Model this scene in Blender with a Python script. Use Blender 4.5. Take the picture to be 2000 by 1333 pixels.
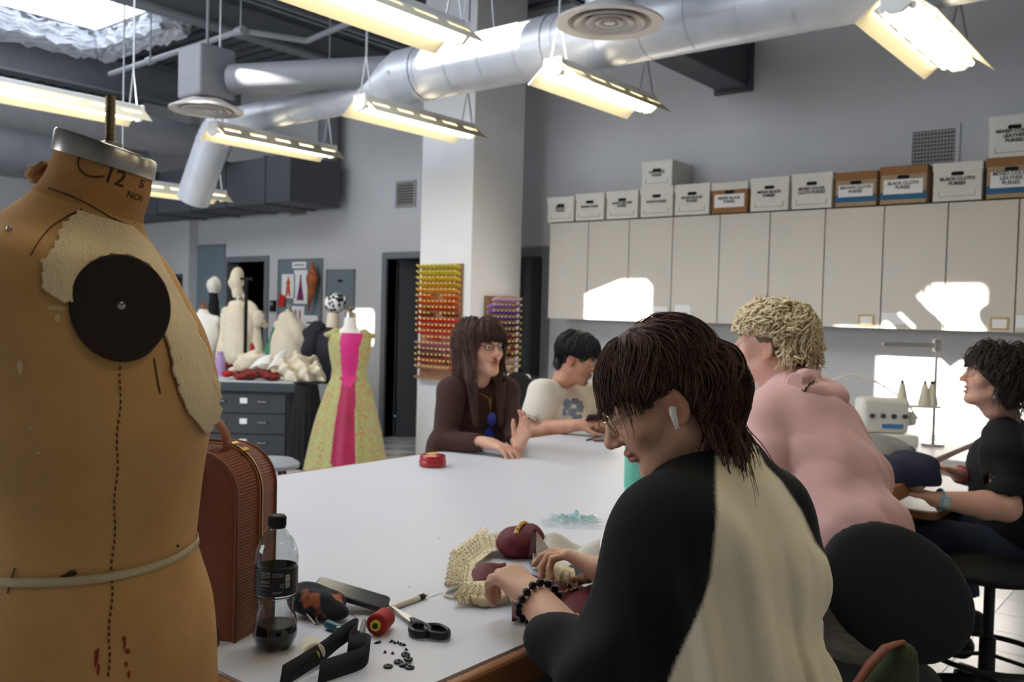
import bpy, bmesh, math, random
import numpy as np
from mathutils import Vector, Matrix
for _o in list(bpy.data.objects): bpy.data.objects.remove(_o)
SC = bpy.context.scene
COL = SC.collection
random.seed(7); RNG = np.random.default_rng(7)

# ------------------------------------------------------------------ camera
CAMZ = 1.5
_f = 1751.66
def _nrm(v): v = np.asarray(v, float); return v/np.linalg.norm(v)
_ax = _nrm([1420.0, -15.5, _f]); _ay = _nrm([-2162.0, -111.5, _f]); _az = np.cross(_ax, _ay)
RW = np.stack([_ax, _ay, _az])            # camera (right, down, forward) -> world
cam_d = bpy.data.cameras.new('camera'); cam = bpy.data.objects.new('camera', cam_d); COL.objects.link(cam)
_m = Matrix.Identity(4)
for i in range(3):
    _m[i][0] = RW[i, 0]; _m[i][1] = -RW[i, 1]; _m[i][2] = -RW[i, 2]
_m[2][3] = CAMZ
cam.matrix_world = _m
cam_d.sensor_width = 36.0; cam_d.lens = _f*36/2000
cam_d.clip_start = 0.05; cam_d.clip_end = 100
cam_d.dof.use_dof = True; cam_d.dof.focus_distance = 1.42; cam_d.dof.aperture_fstop = 7.5
SC.camera = cam
def _D(u, v): return RW @ np.array([(u-1000)/_f, (v-666.5)/_f, 1.0])
def at_z(u, v, z): d = _D(u, v); t = (z-CAMZ)/d[2]; return Vector((d[0]*t, d[1]*t, z))
def at_x(u, v, x): d = _D(u, v); t = x/d[0]; return Vector((x, d[1]*t, CAMZ+d[2]*t))
def at_y(u, v, y): d = _D(u, v); t = y/d[1]; return Vector((d[0]*t, y, CAMZ+d[2]*t))
def at_d(u, v, t): d = _D(u, v)*t; return Vector((d[0], d[1], d[2]+CAMZ))

# ------------------------------------------------------------------ light and exposure
W = bpy.data.worlds.new('sky'); SC.world = W; W.use_nodes = True
_bg = W.node_tree.nodes['Background']; _bg.inputs[0].default_value = (0.62, 0.78, 1.0, 1); _bg.inputs[1].default_value = 1.5
sun_d = bpy.data.lights.new('sun', 'SUN'); sun = bpy.data.objects.new('sun', sun_d); COL.objects.link(sun)
SUN_DIR = Vector((1.0, -0.65, -0.62)).normalized()
sun.rotation_euler = SUN_DIR.to_track_quat('-Z', 'Y').to_euler(); sun.location = (-4, 8, 9)
sun_d.energy = 60.0; sun_d.angle = math.radians(0.5); sun_d.color = (1.0, 0.93, 0.82)
SC.view_settings.view_transform = 'Standard'; SC.view_settings.look = 'None'
SC.view_settings.gamma = 1.0; SC.view_settings.exposure = 0.04; SC.view_settings.use_curve_mapping = False
SC.cycles.use_denoising = True
SC.cycles.max_bounces = 10; SC.cycles.diffuse_bounces = 4; SC.cycles.sample_clamp_indirect = 6.0
def area_light(name, loc, direction, sx, sy, power, color):
    d = bpy.data.lights.new(name, 'AREA'); d.shape = 'RECTANGLE'; d.size = sx; d.size_y = sy; d.energy = power; d.color = color
    o = bpy.data.objects.new(name, d); COL.objects.link(o); o.location = loc
    o.rotation_euler = Vector(direction).to_track_quat('-Z', 'Y').to_euler(); return o
# daylight of the window band in the wall behind the camera and of the skylights overhead
area_light('skylight_daylight', (1.9, 2.0, 4.5), (0, 0, -1), 1.3, 1.5, 34, (0.66, 0.80, 1.0))
area_light('window_daylight', (-2.85, 7.0, 2.3), (1, 0, -0.1), 7.0, 1.5, 190, (0.88, 0.93, 1.0))
for sy in (5.2, 7.6, 10.0):
    area_light('skylight_daylight', (1.9, sy, 4.52), (0.2, 0, -1), 2.4, 2.0, 75, (0.88, 0.93, 1.0))

# ------------------------------------------------------------------ materials
def lin(c):
    return tuple(((x/255)/12.92 if x/255 <= 0.04045 else ((x/255+0.055)/1.055)**2.4) for x in c)
MATS = {}
def mat(name, rgb, rough=0.6, metal=0.0, var=0.0, vscale=8.0, bump=0.0, bscale=60.0, emit=0.0, trans=0.0, alpha=1.0, sheen=0.0, coat=0.0, ior=1.45, stretch=None, sss=0.0, rgb2=None, attr=False, detail=3.0, bias=0.0):
    if name in MATS: return MATS[name]
    m = bpy.data.materials.new(name); m.use_nodes = True; nt = m.node_tree; N = nt.nodes; L = nt.links
    b = N['Principled BSDF']; c = lin(rgb)+(1.0,)
    b.inputs['Base Color'].default_value = c; b.inputs['Roughness'].default_value = rough; b.inputs['Metallic'].default_value = metal
    b.inputs['IOR'].default_value = ior
    if trans: b.inputs['Transmission Weight'].default_value = trans
    if alpha < 1: b.inputs['Alpha'].default_value = alpha
    if sheen: b.inputs['Sheen Weight'].default_value = sheen; b.inputs['Sheen Roughness'].default_value = 0.5
    if coat: b.inputs['Coat Weight'].default_value = coat; b.inputs['Coat Roughness'].default_value = 0.15
    if emit: b.inputs['Emission Color'].default_value = c; b.inputs['Emission Strength'].default_value = emit
    if sss: b.inputs['Subsurface Weight'].default_value = sss; b.inputs['Subsurface Radius'].default_value = (0.01, 0.004, 0.002)
    src = None
    if attr:
        a = N.new('ShaderNodeAttribute'); a.attribute_name = 'Col'; src = a.outputs['Color']; L.new(src, b.inputs['Base Color'])
    if var or bump:
        tc = N.new('ShaderNodeTexCoord'); mp = N.new('ShaderNodeMapping'); L.new(tc.outputs['Object'], mp.inputs[0])
        if stretch: mp.inputs['Scale'].default_value = stretch
    if var:
        n = N.new('ShaderNodeTexNoise'); n.inputs['Scale'].default_value = vscale; n.inputs['Detail'].default_value = detail; L.new(mp.outputs[0], n.inputs['Vector'])
        if rgb2 is None:
            hs = N.new('ShaderNodeHueSaturation'); hs.inputs['Color'].default_value = c
            if src: L.new(src, hs.inputs['Color'])
            mr = N.new('ShaderNodeMapRange'); mr.inputs[3].default_value = 1-var; mr.inputs[4].default_value = 1+var
            mr.inputs[1].default_value = 0.3; mr.inputs[2].default_value = 0.7
            L.new(n.outputs[0], mr.inputs[0]); L.new(mr.outputs[0], hs.inputs['Value']); L.new(hs.outputs[0], b.inputs['Base Color'])
        else:
            mx = N.new('ShaderNodeMix'); mx.data_type = 'RGBA'; mx.inputs[6].default_value = c; mx.inputs[7].default_value = lin(rgb2)+(1,)
            mr = N.new('ShaderNodeMapRange'); mr.inputs[1].default_value = 0.5-0.5*(1-var)+bias; mr.inputs[2].default_value = 0.5+0.5*(1-var)+bias
            L.new(n.outputs[0], mr.inputs[0]); L.new(mr.outputs[0], mx.inputs[0]); L.new(mx.outputs[2], b.inputs['Base Color'])
    if bump:
        n2 = N.new('ShaderNodeTexNoise'); n2.inputs['Scale'].default_value = bscale; n2.inputs['Detail'].default_value = 2; L.new(mp.outputs[0], n2.inputs['Vector'])
        bp = N.new('ShaderNodeBump'); bp.inputs['Strength'].default_value = bump; bp.inputs['Distance'].default_value = 0.004
        L.new(n2.outputs[0], bp.inputs['Height']); L.new(bp.outputs[0], b.inputs['Normal'])
    MATS[name] = m; return m

# ------------------------------------------------------------------ mesh builder
def thing(name, label, cat, loc=(0, 0, 0), rotz=0.0, group=None, kind=None):
    o = bpy.data.objects.new(name, None); COL.objects.link(o); o.empty_display_size = 0.05
    o.location = loc; o.rotation_euler = (0, 0, rotz)
    o['label'] = label; o['category'] = cat
    if group: o['group'] = group
    if kind: o['kind'] = kind
    return o
def tag(o, label=None, cat=None, group=None, kind=None):
    if label: o['label'] = label
    if cat: o['category'] = cat
    if group: o['group'] = group
    if kind: o['kind'] = kind
    return o
def basis(o):
    return Matrix.Translation(o.location) @ o.rotation_euler.to_matrix().to_4x4()
def rot_to(d, up=(0, 0, 1)):
    """3x3 whose Z column is d"""
    z = Vector(d).normalized(); u = Vector(up)
    if abs(z.dot(u)) > 0.98: u = Vector((1, 0, 0))
    x = u.cross(z).normalized(); y = z.cross(x)
    return Matrix((x, y, z)).transposed()
class MB:
    def __init__(s): s.v = []; s.f = []; s.m = []
    def add(s, vs, fs, mi=0):
        o = len(s.v); s.v += [tuple(p) for p in vs]; s.f += [tuple(i+o for i in f) for f in fs]; s.m += [mi]*len(fs); return s
    def box(s, c, d, mi=0, M=None):
        x, y, z = d[0]/2, d[1]/2, d[2]/2
        vs = [Vector((sx*x, sy*y, sz*z)) for sx in (-1, 1) for sy in (-1, 1) for sz in (-1, 1)]
        if M is not None: vs = [M @ p for p in vs]
        vs = [p+Vector(c) for p in vs]
        return s.add(vs, [(0, 1, 3, 2), (4, 6, 7, 5), (0, 4, 5, 1), (2, 3, 7, 6), (0, 2, 6, 4), (1, 5, 7, 3)], mi)
    def bb(s, lo, hi, mi=0):
        return s.box([(a+b)/2 for a, b in zip(lo, hi)], [b-a for a, b in zip(lo, hi)], mi)
    def cyl(s, a, b, r, r2=None, n=16, mi=0, caps=True):
        return s.tube([a, b], [r, r if r2 is None else r2], n, mi, caps=caps)
    def tube(s, pts, r, n=8, mi=0, closed=False, caps=True, flat=None, up=None):
        pts = [Vector(p) for p in pts]; k = len(pts)
        if not hasattr(r, '__len__'): r = [r]*k
        vs = []; prev = None
        for i, p in enumerate(pts):
            if closed: t = pts[(i+1) % k]-pts[i-1]
            else: t = pts[min(i+1, k-1)]-pts[max(i-1, 0)]
            if t.length < 1e-9: t = Vector((0, 0, 1))
            t.normalize()
            if up is not None:
                x = Vector(up).cross(t)
                if x.length < 1e-5: x = Vector((1, 0, 0)).cross(t)
                x.normalize()
            elif prev is None:
                x = Vector((0, 0, 1)).cross(t)
                if x.length < 0.05: x = Vector((1, 0, 0)).cross(t)
                x.normalize()
            else:
                x = (prev-t*prev.dot(t)); x.normalize()
            prev = x; y = t.cross(x)
            for j in range(n):
                a = 2*math.pi*j/n
                vs.append(p+x*(r[i]*math.cos(a))+y*(r[i]*math.sin(a)*(flat if flat else 1)))
        fs = []
        for i in range(k if closed else k-1):
            for j in range(n):
                a = i*n+j; b = i*n+(j+1) % n; c = ((i+1) % k)*n+(j+1) % n; d = ((i+1) % k)*n+j
                fs.append((a, b, c, d))
        if caps and not closed:
            fs.append(tuple(range(n-1, -1, -1))); fs.append(tuple((k-1)*n+j for j in range(n)))
        return s.add(vs, fs, mi)
    def lathe(s, prof, n=24, M=None, o=(0, 0, 0), mi=0, mis=None):
        vs = []; fs = []; k = len(prof); o = Vector(o)
        for (r, z) in prof:
            for j in range(n):
                a = 2*math.pi*j/n; p = Vector((r*math.cos(a), r*math.sin(a), z))
                if M is not None: p = M @ p
                vs.append(p+o)
        base = len(s.v); s.v += [tuple(p) for p in vs]
        for i in range(k-1):
            for j in range(n):
                s.f.append((base+i*n+j, base+i*n+(j+1) % n, base+(i+1)*n+(j+1) % n, base+(i+1)*n+j)); s.m.append(mis[i] if mis else mi)
        return s
    def prism(s, poly, z0, z1, M=None, o=(0, 0, 0), mi=0):
        n = len(poly); o = Vector(o)
        vs = [Vector((x, y, z0)) for x, y in poly]+[Vector((x, y, z1)) for x, y in poly]
        if M is not None: vs = [M @ p for p in vs]
        vs = [p+o for p in vs]
        fs = [tuple(range(n-1, -1, -1)), tuple(range(n, 2*n))]+[(i, (i+1) % n, n+(i+1) % n, n+i) for i in range(n)]
        return s.add(vs, fs, mi)
    def grid(s, fn, nu, nv, mi=0, cu=False, thick=None):
        vs = [Vector(fn(i/(nu if cu else nu-1), j/(nv-1))) for j in range(nv) for i in range(nu)]
        fs = []
        for j in range(nv-1):
            for i in range(nu if cu else nu-1):
                a = j*nu+i; b = j*nu+(i+1) % nu; fs.append((a, b, b+nu, a+nu))
        return s.add(vs, fs, mi)
    def build(s, name, m, parent=None, world=False, smooth=False, bevel=0.0, solid=0.0, sub=0, ang=40, segs=2, col=None):
        me = bpy.data.meshes.new(name); me.from_pydata(s.v, [], s.f); me.validate()
        ms = m if isinstance(m, (list, tuple)) else [m]
        for x in ms: me.materials.append(MATS[x] if isinstance(x, str) else x)
        if len(ms) > 1 and len(me.polygons) == len(s.m): me.polygons.foreach_set('material_index', s.m)
        if smooth:
            me.polygons.foreach_set('use_smooth', [True]*len(me.polygons))
            if ang: me.set_sharp_from_angle(angle=math.radians(ang))
        me.update()
        return obj_of(name, me, parent, world, bevel, solid, sub, segs)
def obj_of(name, me, parent=None, world=False, bevel=0, solid=0, sub=0, segs=2):
    o = bpy.data.objects.new(name, me); COL.objects.link(o)
    if parent is not None:
        o.parent = parent
        if world and parent.type == 'EMPTY': o.matrix_parent_inverse = basis(parent).inverted()
    if solid:
        md = o.modifiers.new('solid', 'SOLIDIFY'); md.thickness = solid; md.offset = 0
    if sub:
        md = o.modifiers.new('sub', 'SUBSURF'); md.levels = sub; md.render_levels = sub
    if bevel:
        md = o.modifiers.new('bevel', 'BEVEL'); md.width = bevel; md.segments = segs; md.limit_method = 'ANGLE'; md.angle_limit = math.radians(35)
    return o
def copy_tree(o, parent=None):
    c = o.copy(); COL.objects.link(c)
    if parent is not None: c.parent = parent; c.matrix_parent_inverse = o.matrix_parent_inverse.copy()
    for ch in list(o.children): copy_tree(ch, c)
    return c
def rects_minus(u0, u1, v0, v1, holes):
    us = sorted({u0, u1, *[x for h in holes for x in h[:2] if u0 < x < u1]}); vs = sorted({v0, v1, *[x for h in holes for x in h[2:] if v0 < x < v1]})
    out = []
    for i in range(len(us)-1):
        j = 0; run = None
        for j in range(len(vs)-1):
            cu = (us[i]+us[i+1])/2; cv = (vs[j]+vs[j+1])/2
            hole = any(h[0] < cu < h[1] and h[2] < cv < h[3] for h in holes)
            if not hole:
                run = [us[i], us[i+1], vs[j], vs[j+1]] if run is None else run[:3]+[vs[j+1]]
            if hole and run: out.append(run); run = None
        if run: out.append(run)
    return out
_txt = {}
def text_mesh(s, size, align='CENTER', bold=0.0):
    key = (s, size, align, bold)
    if key in _txt: return _txt[key]
    cu = bpy.data.curves.new('lettering', 'FONT'); cu.body = s; cu.size = size; cu.align_x = align; cu.align_y = 'CENTER'; cu.fill_mode = 'FRONT'
    cu.offset = bold; cu.resolution_u = 3; cu.space_line = 0.95
    t = bpy.data.objects.new('lettering', cu); COL.objects.link(t)
    dg = bpy.context.evaluated_depsgraph_get(); dg.update()
    me = bpy.data.meshes.new_from_object(t.evaluated_get(dg)); bpy.data.objects.remove(t); bpy.data.curves.remove(cu)
    _txt[key] = me; return me
def text_obj(s, size, m, M, parent=None, name='lettering', bold=0.0, align='CENTER'):
    me = text_mesh(s, size, align, bold).copy(); me.transform(M); me.materials.clear(); me.materials.append(MATS[m])
    return obj_of(name, me, parent)
# ------------------------------------------------------------------ room
mat('wall_paint', (196, 196, 198), 0.75, var=0.02, vscale=3, bump=0.08, bscale=90)
mat('column_paint', (226, 227, 230), 0.7, var=0.02, vscale=3)
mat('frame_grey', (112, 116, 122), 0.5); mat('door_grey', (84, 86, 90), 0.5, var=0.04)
mat('dark_room', (40, 40, 42), 0.8); mat('deck_grey', (92, 95, 102), 0.6, var=0.08, vscale=4)
mat('beam_grey', (118, 122, 130), 0.55, var=0.06); mat('duct_metal', (196, 200, 208), 0.38, 0.35, var=0.05, vscale=5)
mat('duct_paint', (118, 120, 126), 0.55, var=0.05); mat('soffit_dark', (74, 76, 82), 0.6)
mat('board_blue', (112, 126, 134), 0.7, var=0.05, vscale=20); mat('grille', (150, 148, 144), 0.5); mat('grille_dark', (40, 40, 44), 0.7)
mat('tile_white', (208, 208, 206), 0.3, var=0.05, vscale=25); mat('tile_grey', (150, 152, 156), 0.3, var=0.05, vscale=25); mat('grout', (120, 118, 114), 0.8)
mat('glass', (235, 240, 240), 0.05, trans=1.0, alpha=0.35); mat('pane_white', (240, 244, 250), 0.5, trans=0.6, rgb2=None)
mat('pane_lit', (236, 242, 250), 0.6, emit=2.5); mat('insulation', (205, 210, 220), 0.95, var=0.12, vscale=30, bump=0.8, bscale=40)
XW = 7.25; ZC = 4.6; Y0 = -3.0; Y1 = 14.0; XB = -3.0
MON = (0.5, 3.3, 4.0, 13.2); SKY_G = (1.2, 2.6, 1.2, 2.8); HOLES = [MON, SKY_G]
SKY_E = (3.6, 5.0, 9.0, 10.3)
b = MB()
for (a, c, d, e) in rects_minus(XB, XW+1.6, Y0, Y1, HOLES+[SKY_E]): b.bb((a, d, ZC), (c, e, ZC+0.12))
x = XB                                                    # corrugated deck ribs under the slab
ribs = []
while x < XW:
    for (a, c, d, e) in rects_minus(x, x+0.09, Y0, Y1, HOLES+[SKY_E]): b.bb((a, d, ZC-0.05), (c, e, ZC))
    x += 0.18
tag(b.build('ceiling', 'deck_grey'), kind='structure', label='dark grey corrugated metal roof deck with skylights')
# added, unseen roof monitor; its -X openings are shaped to throw the sun patches
b = MB(); sun_openings = [(8.20, 8.93, 4.68, 5.84), (5.55, 6.62, 4.72, 5.80), (5.40, 5.45, 4.72, 5.77), (5.18, 5.22, 4.72, 5.77), (12.40, 12.80, 5.28, 5.73), (6.56, 7.56, 5.9, 6.2)]
for (a, c, d, e) in rects_minus(MON[2], MON[3], ZC+0.12, 6.5, sun_openings): b.bb((MON[0]-0.1, a, d), (MON[0], c, e))
b.bb((MON[1], MON[2]-0.1, ZC+0.12), (MON[1]+0.1, MON[3]+0.1, 6.5)); b.bb((MON[0], MON[2]-0.1, ZC+0.12), (MON[1], MON[2], 6.5)); b.bb((MON[0], MON[3], ZC+0.12), (MON[1], MON[3]+0.1, 6.5)); b.bb((MON[0]-0.1, MON[2]-0.1, 6.5), (MON[1]+0.1, MON[3]+0.1, 6.6))
b.prism([(6.25, 5.45), (5.82, 5.84), (6.7, 5.84), (6.7, 5.45)], -0.05, 0.0, M=Matrix(((0, 0, 1), (1, 0, 0), (0, 1, 0))), o=(MON[0], 0, 0))  # plate added only to cut one sun patch along a diagonal
tag(b.build('ceiling_added_monitor', 'wall_paint'), kind='structure', label='unseen white roof monitor, added with openings shaped for the sun patches')
# walls
door1 = [at_x(447, 505, XW).y, at_x(520, 505, XW).y]; door2 = [at_x(758, 505, XW).y, at_x(815, 505, XW).y-0.35]
win_y = [at_x(1060, 600, XW).y, at_x(1060, 600, XW).y+0.62]; win_z = (0.86, 2.09)
dz1 = at_x(480, 512, XW).z; dz2 = at_x(760, 506, XW).z
holes = [(door1[1], door1[0], 0, dz1), (door2[1], door2[0], 0, dz2), (win_y[0], win_y[1], *win_z)]
b = MB()
for (a, c, d, e) in rects_minus(Y0, Y1, 0, ZC, holes): b.bb((XW, a, d), (XW+0.14, c, e))
tag(b.build('wall_back', 'wall_paint'), kind='structure', label='grey white back wall with doors, window and vents')
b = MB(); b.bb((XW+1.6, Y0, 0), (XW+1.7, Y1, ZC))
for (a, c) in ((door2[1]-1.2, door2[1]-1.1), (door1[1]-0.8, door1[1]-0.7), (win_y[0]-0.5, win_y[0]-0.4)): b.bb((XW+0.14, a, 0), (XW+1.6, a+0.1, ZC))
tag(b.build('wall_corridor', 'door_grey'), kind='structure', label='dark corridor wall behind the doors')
tag(MB().bb((XB, Y1, 0), (XW+1.6, Y1+0.14, ZC)).build('wall_left', 'wall_paint'), kind='structure', label='far left wall of the workroom')
tag(MB().bb((XB, Y0-0.14, 0), (XW+1.6, Y0, ZC)).build('wall_right', 'wall_paint'), kind='structure', label='right wall of the workroom')
b = MB()
for (a, c, d, e) in rects_minus(Y0, Y1, 0, ZC, [(3.4, 10.6, 1.5, 3.1)]): b.bb((XB-0.14, a, d), (XB, c, e))
tag(b.build('wall_front', 'wall_paint'), kind='structure', label='wall with the window band behind the viewer')
mat('added_blind', (228, 232, 236), 0.8)
tag(MB().bb((XB-0.1, 3.4, 1.5), (XB-0.06, 10.6, 3.1)).build('window_3', 'added_blind'), kind='structure', label='window band behind the viewer, closed by pale blinds added against the sun')  # unseen blind, added to keep the sun off the foreground
# left pier in front of the back wall
pe = at_x(369, 480, 7.1)
tag(MB().bb((7.1, pe.y, 0), (XW, Y1, ZC)).build('wall_pier', 'wall_paint'), kind='structure', label='grey wall pier left of the tall blue panel')
# floor with tiles
_fm = mat('floor_vinyl', (196, 196, 194), 0.35); _nt = _fm.node_tree
_ck = _nt.nodes.new('ShaderNodeTexChecker'); _tc = _nt.nodes.new('ShaderNodeTexCoord'); _mp = _nt.nodes.new('ShaderNodeMapping'); _mp.inputs['Location'].default_value = (0.013, 0.02, 0.05)
_nt.links.new(_tc.outputs['Object'], _mp.inputs[0]); _nt.links.new(_mp.outputs[0], _ck.inputs['Vector']); _ck.inputs['Scale'].default_value = 1/0.305
_ck.inputs['Color1'].default_value = lin((208, 208, 206))+(1,); _ck.inputs['Color2'].default_value = lin((176, 178, 180))+(1,); _nt.links.new(_ck.outputs['Color'], _nt.nodes['Principled BSDF'].inputs['Base Color'])
fl = MB().bb((XB, Y0, -0.1), (XW+1.6, Y1, -0.004)).build('floor', 'floor_vinyl'); tag(fl, kind='structure', label='white and grey vinyl tile floor')
T = 0.305
tm = bpy.data.meshes.new('floor_tile'); _b = MB().bb((0.002, 0.002, -0.008), (T-0.002, T-0.002, 0.0)); tm.from_pydata(_b.v, [], _b.f)
tms = []
for k in ('tile_white', 'tile_grey'):
    t2 = tm.copy(); t2.materials.append(MATS[k]); tms.append(t2)
for i in range(40):
    for j in range(60):
        x = XB+i*T; y = -1.2+j*T
        c = Vector((x+T/2, y+T/2, -CAMZ)); q = RW.T @ np.array(c)
        if q[2] < 1.0: continue
        u = 1000+_f*q[0]/q[2]; v = 666.5+_f*q[1]/q[2]
        if (1560 < u < 2120 and 1000 < v < 1420 and x > 2.2) or (690 < u < 880 and 840 < v < 960 and x < XW-0.3):
            stripe = (int(round(y/T)) % 2 == 0) if u > 1500 else ((i+j) % 2 == 0)
            o = bpy.data.objects.new('floor_tile', tms[1 if stripe else 0]); COL.objects.link(o); o.location = (x, y, 0.002); o.parent = fl
# column
xc = 6.1
tag(MB().bb((xc, 0.892*xc, 0), (1.119*xc, 0.9995*xc, ZC)).build('column', 'column_paint', bevel=0.006), kind='structure', label='white square column carrying the thread racks')
# door frames and doors
def frame(name, label, ya, yb, zt, w=0.075):
    t = MB(); ya, yb = min(ya, yb), max(ya, yb)
    t.bb((XW-0.03, ya-w, 0), (XW+0.16, ya, zt+w)); t.bb((XW-0.03, yb, 0), (XW+0.16, yb+w, zt+w)); t.bb((XW-0.03, ya, zt), (XW+0.16, yb, zt+w))
    return tag(t.build(name, 'frame_grey', bevel=0.004), kind='structure', label=label)
d1 = frame('door_1', 'grey frame of the dark doorway behind the draped jacket', *door1, dz1)
d2 = frame('door_2', 'grey frame of the doorway beside the white column', *door2, dz2)
yb = door2[0]
m = MB(); M = Matrix.Rotation(math.radians(62), 3, 'Z'); m.box(Vector((XW+0.16, yb-0.03, dz2/2))+M @ Vector((0, -0.42, 0)), (0.045, 0.84, dz2-0.01), M=M)
m.build('door_leaf', 'door_grey', d2); 
m = MB(); m.cyl((XW+0.5, yb-0.12, 1.02), (XW+0.5, yb-0.2, 1.02), 0.012); m.build('door_handle', 'duct_metal', d2)
# window beside column
w1 = MB(); ya, yb2 = win_y; za, zb = win_z
w1.bb((XW-0.03, ya-0.09, za-0.08), (XW+0.1, ya, zb+0.09)); w1.bb((XW-0.03, yb2, za-0.08), (XW+0.1, yb2+0.09, zb+0.09)); w1.bb((XW-0.03, ya, zb), (XW+0.1, yb2, zb+0.09)); w1.bb((XW-0.03, ya, za-0.08), (XW+0.1, yb2, za))
win = tag(w1.build('window_1', 'frame_grey', bevel=0.004), kind='structure', label='grey framed interior window right of the column')
MB().bb((XW+0.03, ya, za), (XW+0.036, yb2, zb)).build('pane', 'glass', win)
# things dimly seen through that window
mat('store_tan', (150, 130, 96), 0.8, var=0.2, vscale=6)
mat('store_olive', (104, 100, 78), 0.8, var=0.2, vscale=6)
_sh = thing('storage_shelf', 'dim storage shelf with tan bins seen through the interior window', 'shelf', (XW+0.9, win_y[0]+0.3, 0))
MB().bb((-0.25, -0.5, 1.62), (0.25, 0.6, 1.65)).bb((-0.25, -0.5, 1.1), (0.25, 0.6, 1.13)).bb((-0.25, 0.6, 0), (0.25, 0.63, 2.2)).bb((-0.25, -0.53, 0), (0.25, -0.5, 2.2)).bb((-0.25, -0.5, 0.1), (0.25, 0.6, 0.13)).build('rack', 'frame_grey', _sh)
for k, (y, z, w, h, m_) in enumerate(((-0.3, 1.66, 0.3, 0.3, 'store_tan'), (0.1, 1.66, 0.34, 0.42, 'store_olive'), (-0.25, 1.14, 0.36, 0.34, 'store_olive'), (0.2, 1.14, 0.3, 0.26, 'store_tan'))):
    MB().bb((-0.22, y-w/2, z), (0.2, y+w/2, z+h)).build('bin', m_, _sh, bevel=0.01)
# baseboard
tag(MB().bb((XW-0.012, win_y[1]+0.2, 0), (XW, door2[1]-0.1, 0.1)).bb((XW-0.012, door2[0]+0.1, 0), (XW, door1[1]-0.1, 0.1)).build('baseboard_back', 'soffit_dark'), kind='structure', label='dark baseboard along the back wall')
# skylight in view with frosted pane and insulation round its well
sk = MB().bb((SKY_E[0]-0.02, SKY_E[2]-0.02, ZC+0.02), (SKY_E[1]+0.02, SKY_E[3]+0.02, ZC+0.05)).build('window_2', 'pane_lit'); tag(sk, kind='structure', label='frosted skylight pane in the roof deck at top left')
tag(MB().bb((SKY_G[0]-0.02, SKY_G[2]-0.02, ZC+0.3), (SKY_G[1]+0.02, SKY_G[3]+0.02, ZC+0.33)).build('window_4', 'pane_white'), kind='structure', label='frosted skylight pane above the white table')
def fluffy(lo, hi, name, parent):
    bm = bmesh.new(); bmesh.ops.create_cube(bm, size=1)
    for v in bm.verts: v.co = Vector([(lo[i]+hi[i])/2+v.co[i]*(hi[i]-lo[i]) for i in range(3)])
    bmesh.ops.subdivide_edges(bm, edges=bm.edges[:], cuts=14, use_grid_fill=True)
    for v in bm.verts:
        q = v.co*9; v.co += Vector((math.sin(q.y*3+q.z*2), math.sin(q.z*3.3+q.x*2.1), math.sin(q.x*2.7+q.y*2.3)))*0.022+Vector((random.gauss(0, .008), random.gauss(0, .008), random.gauss(0, .008)))
    me = bpy.data.meshes.new(name); bm.to_mesh(me); bm.free(); me.materials.append(MATS['insulation']); return obj_of(name, me, parent)
a, c, d, e = SKY_E
fluffy((c, d-0.1, ZC-0.2), (c+0.35, e+0.4, ZC+0.0), 'insulation_batt', sk); fluffy((a-0.6, e, ZC-0.22), (c, e+0.45, ZC+0.0), 'insulation_batt', sk)
fluffy((a-0.5, d, ZC-0.12), (a, e, ZC+0.02), 'insulation_batt', sk)
# beams
for k, (u, v, z, h, w) in enumerate(((440, 62, 4.2, 0.26, 0.18), (640, 50, 4.3, 0.24, 0.16), (60, 150, 4.05, 0.4, 0.2), (1010, -60, 4.3, 0.24, 0.16))):
    p = at_z(u, v, z)
    bm_ = MB().bb((3.42, p.y-w/2, z+h-0.03), (XW, p.y+w/2, z+h)).bb((3.42, p.y-w/2, z), (XW, p.y+w/2, z+0.03)).bb((3.42, p.y-0.02, z), (XW, p.y+0.02, z+h)).bb((3.42, p.y-0.05, z+h), (XW, p.y+0.05, ZC-0.06))
    tag(bm_.build('trim_%d' % (k+1), 'beam_grey'), kind='structure', label='grey steel roof beam')
# ------------------------------------------------------------------ ducts
def seams(pts, r, every, parent, m='duct_metal'):
    pass
DX = 4.9
p0 = at_x(950, 117, DX); DZ = p0.z; DR = 0.205
ye = at_x(452, 240, DX).y; ym = at_x(790, 150, DX).y; R2 = 0.125; DZ2 = DZ-0.085
dm = thing('round_duct', 'large silver spiral duct crossing below the ceiling', 'duct', (DX, 3.0, DZ))
MB().tube([(DX, y, DZ) for y in np.arange(-2.9, ym, 0.09)], DR, 28).build('duct_run', 'duct_metal', dm, world=True, smooth=True)
MB().tube([(DX, ym-0.05, DZ), (DX, ym, DZ), (DX, ym+0.4, DZ2), (DX, ym+0.45, DZ2)], [DR, DR, R2, R2], 28).build('reducer', 'duct_metal', dm, world=True, smooth=True)
MB().tube([(DX, y, DZ2) for y in np.arange(ym+0.42, ye+0.01, 0.09)]+[(DX, ye, DZ2)], R2, 28).build('duct_run', 'duct_metal', dm, world=True, smooth=True)
for y in np.arange(1.0, ye, 0.32):
    r_, z_ = (DR, DZ) if y < ym else (R2, DZ2)
    if ym < y < ym+0.45: continue
    MB().tube([(DX, y-0.006, z_), (DX, y+0.006, z_)], r_+0.003, 28, caps=False).build('seam', 'duct_metal', dm, world=True, smooth=True)
for y in (at_x(830, 120, DX).y, at_x(1085, 60, DX).y):
    MB().tube([(DX, y-0.02, DZ), (DX, y+0.02, DZ)], DR+0.007, 28, caps=False).build('joint_band', 'duct_metal', dm, world=True, smooth=True)
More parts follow.
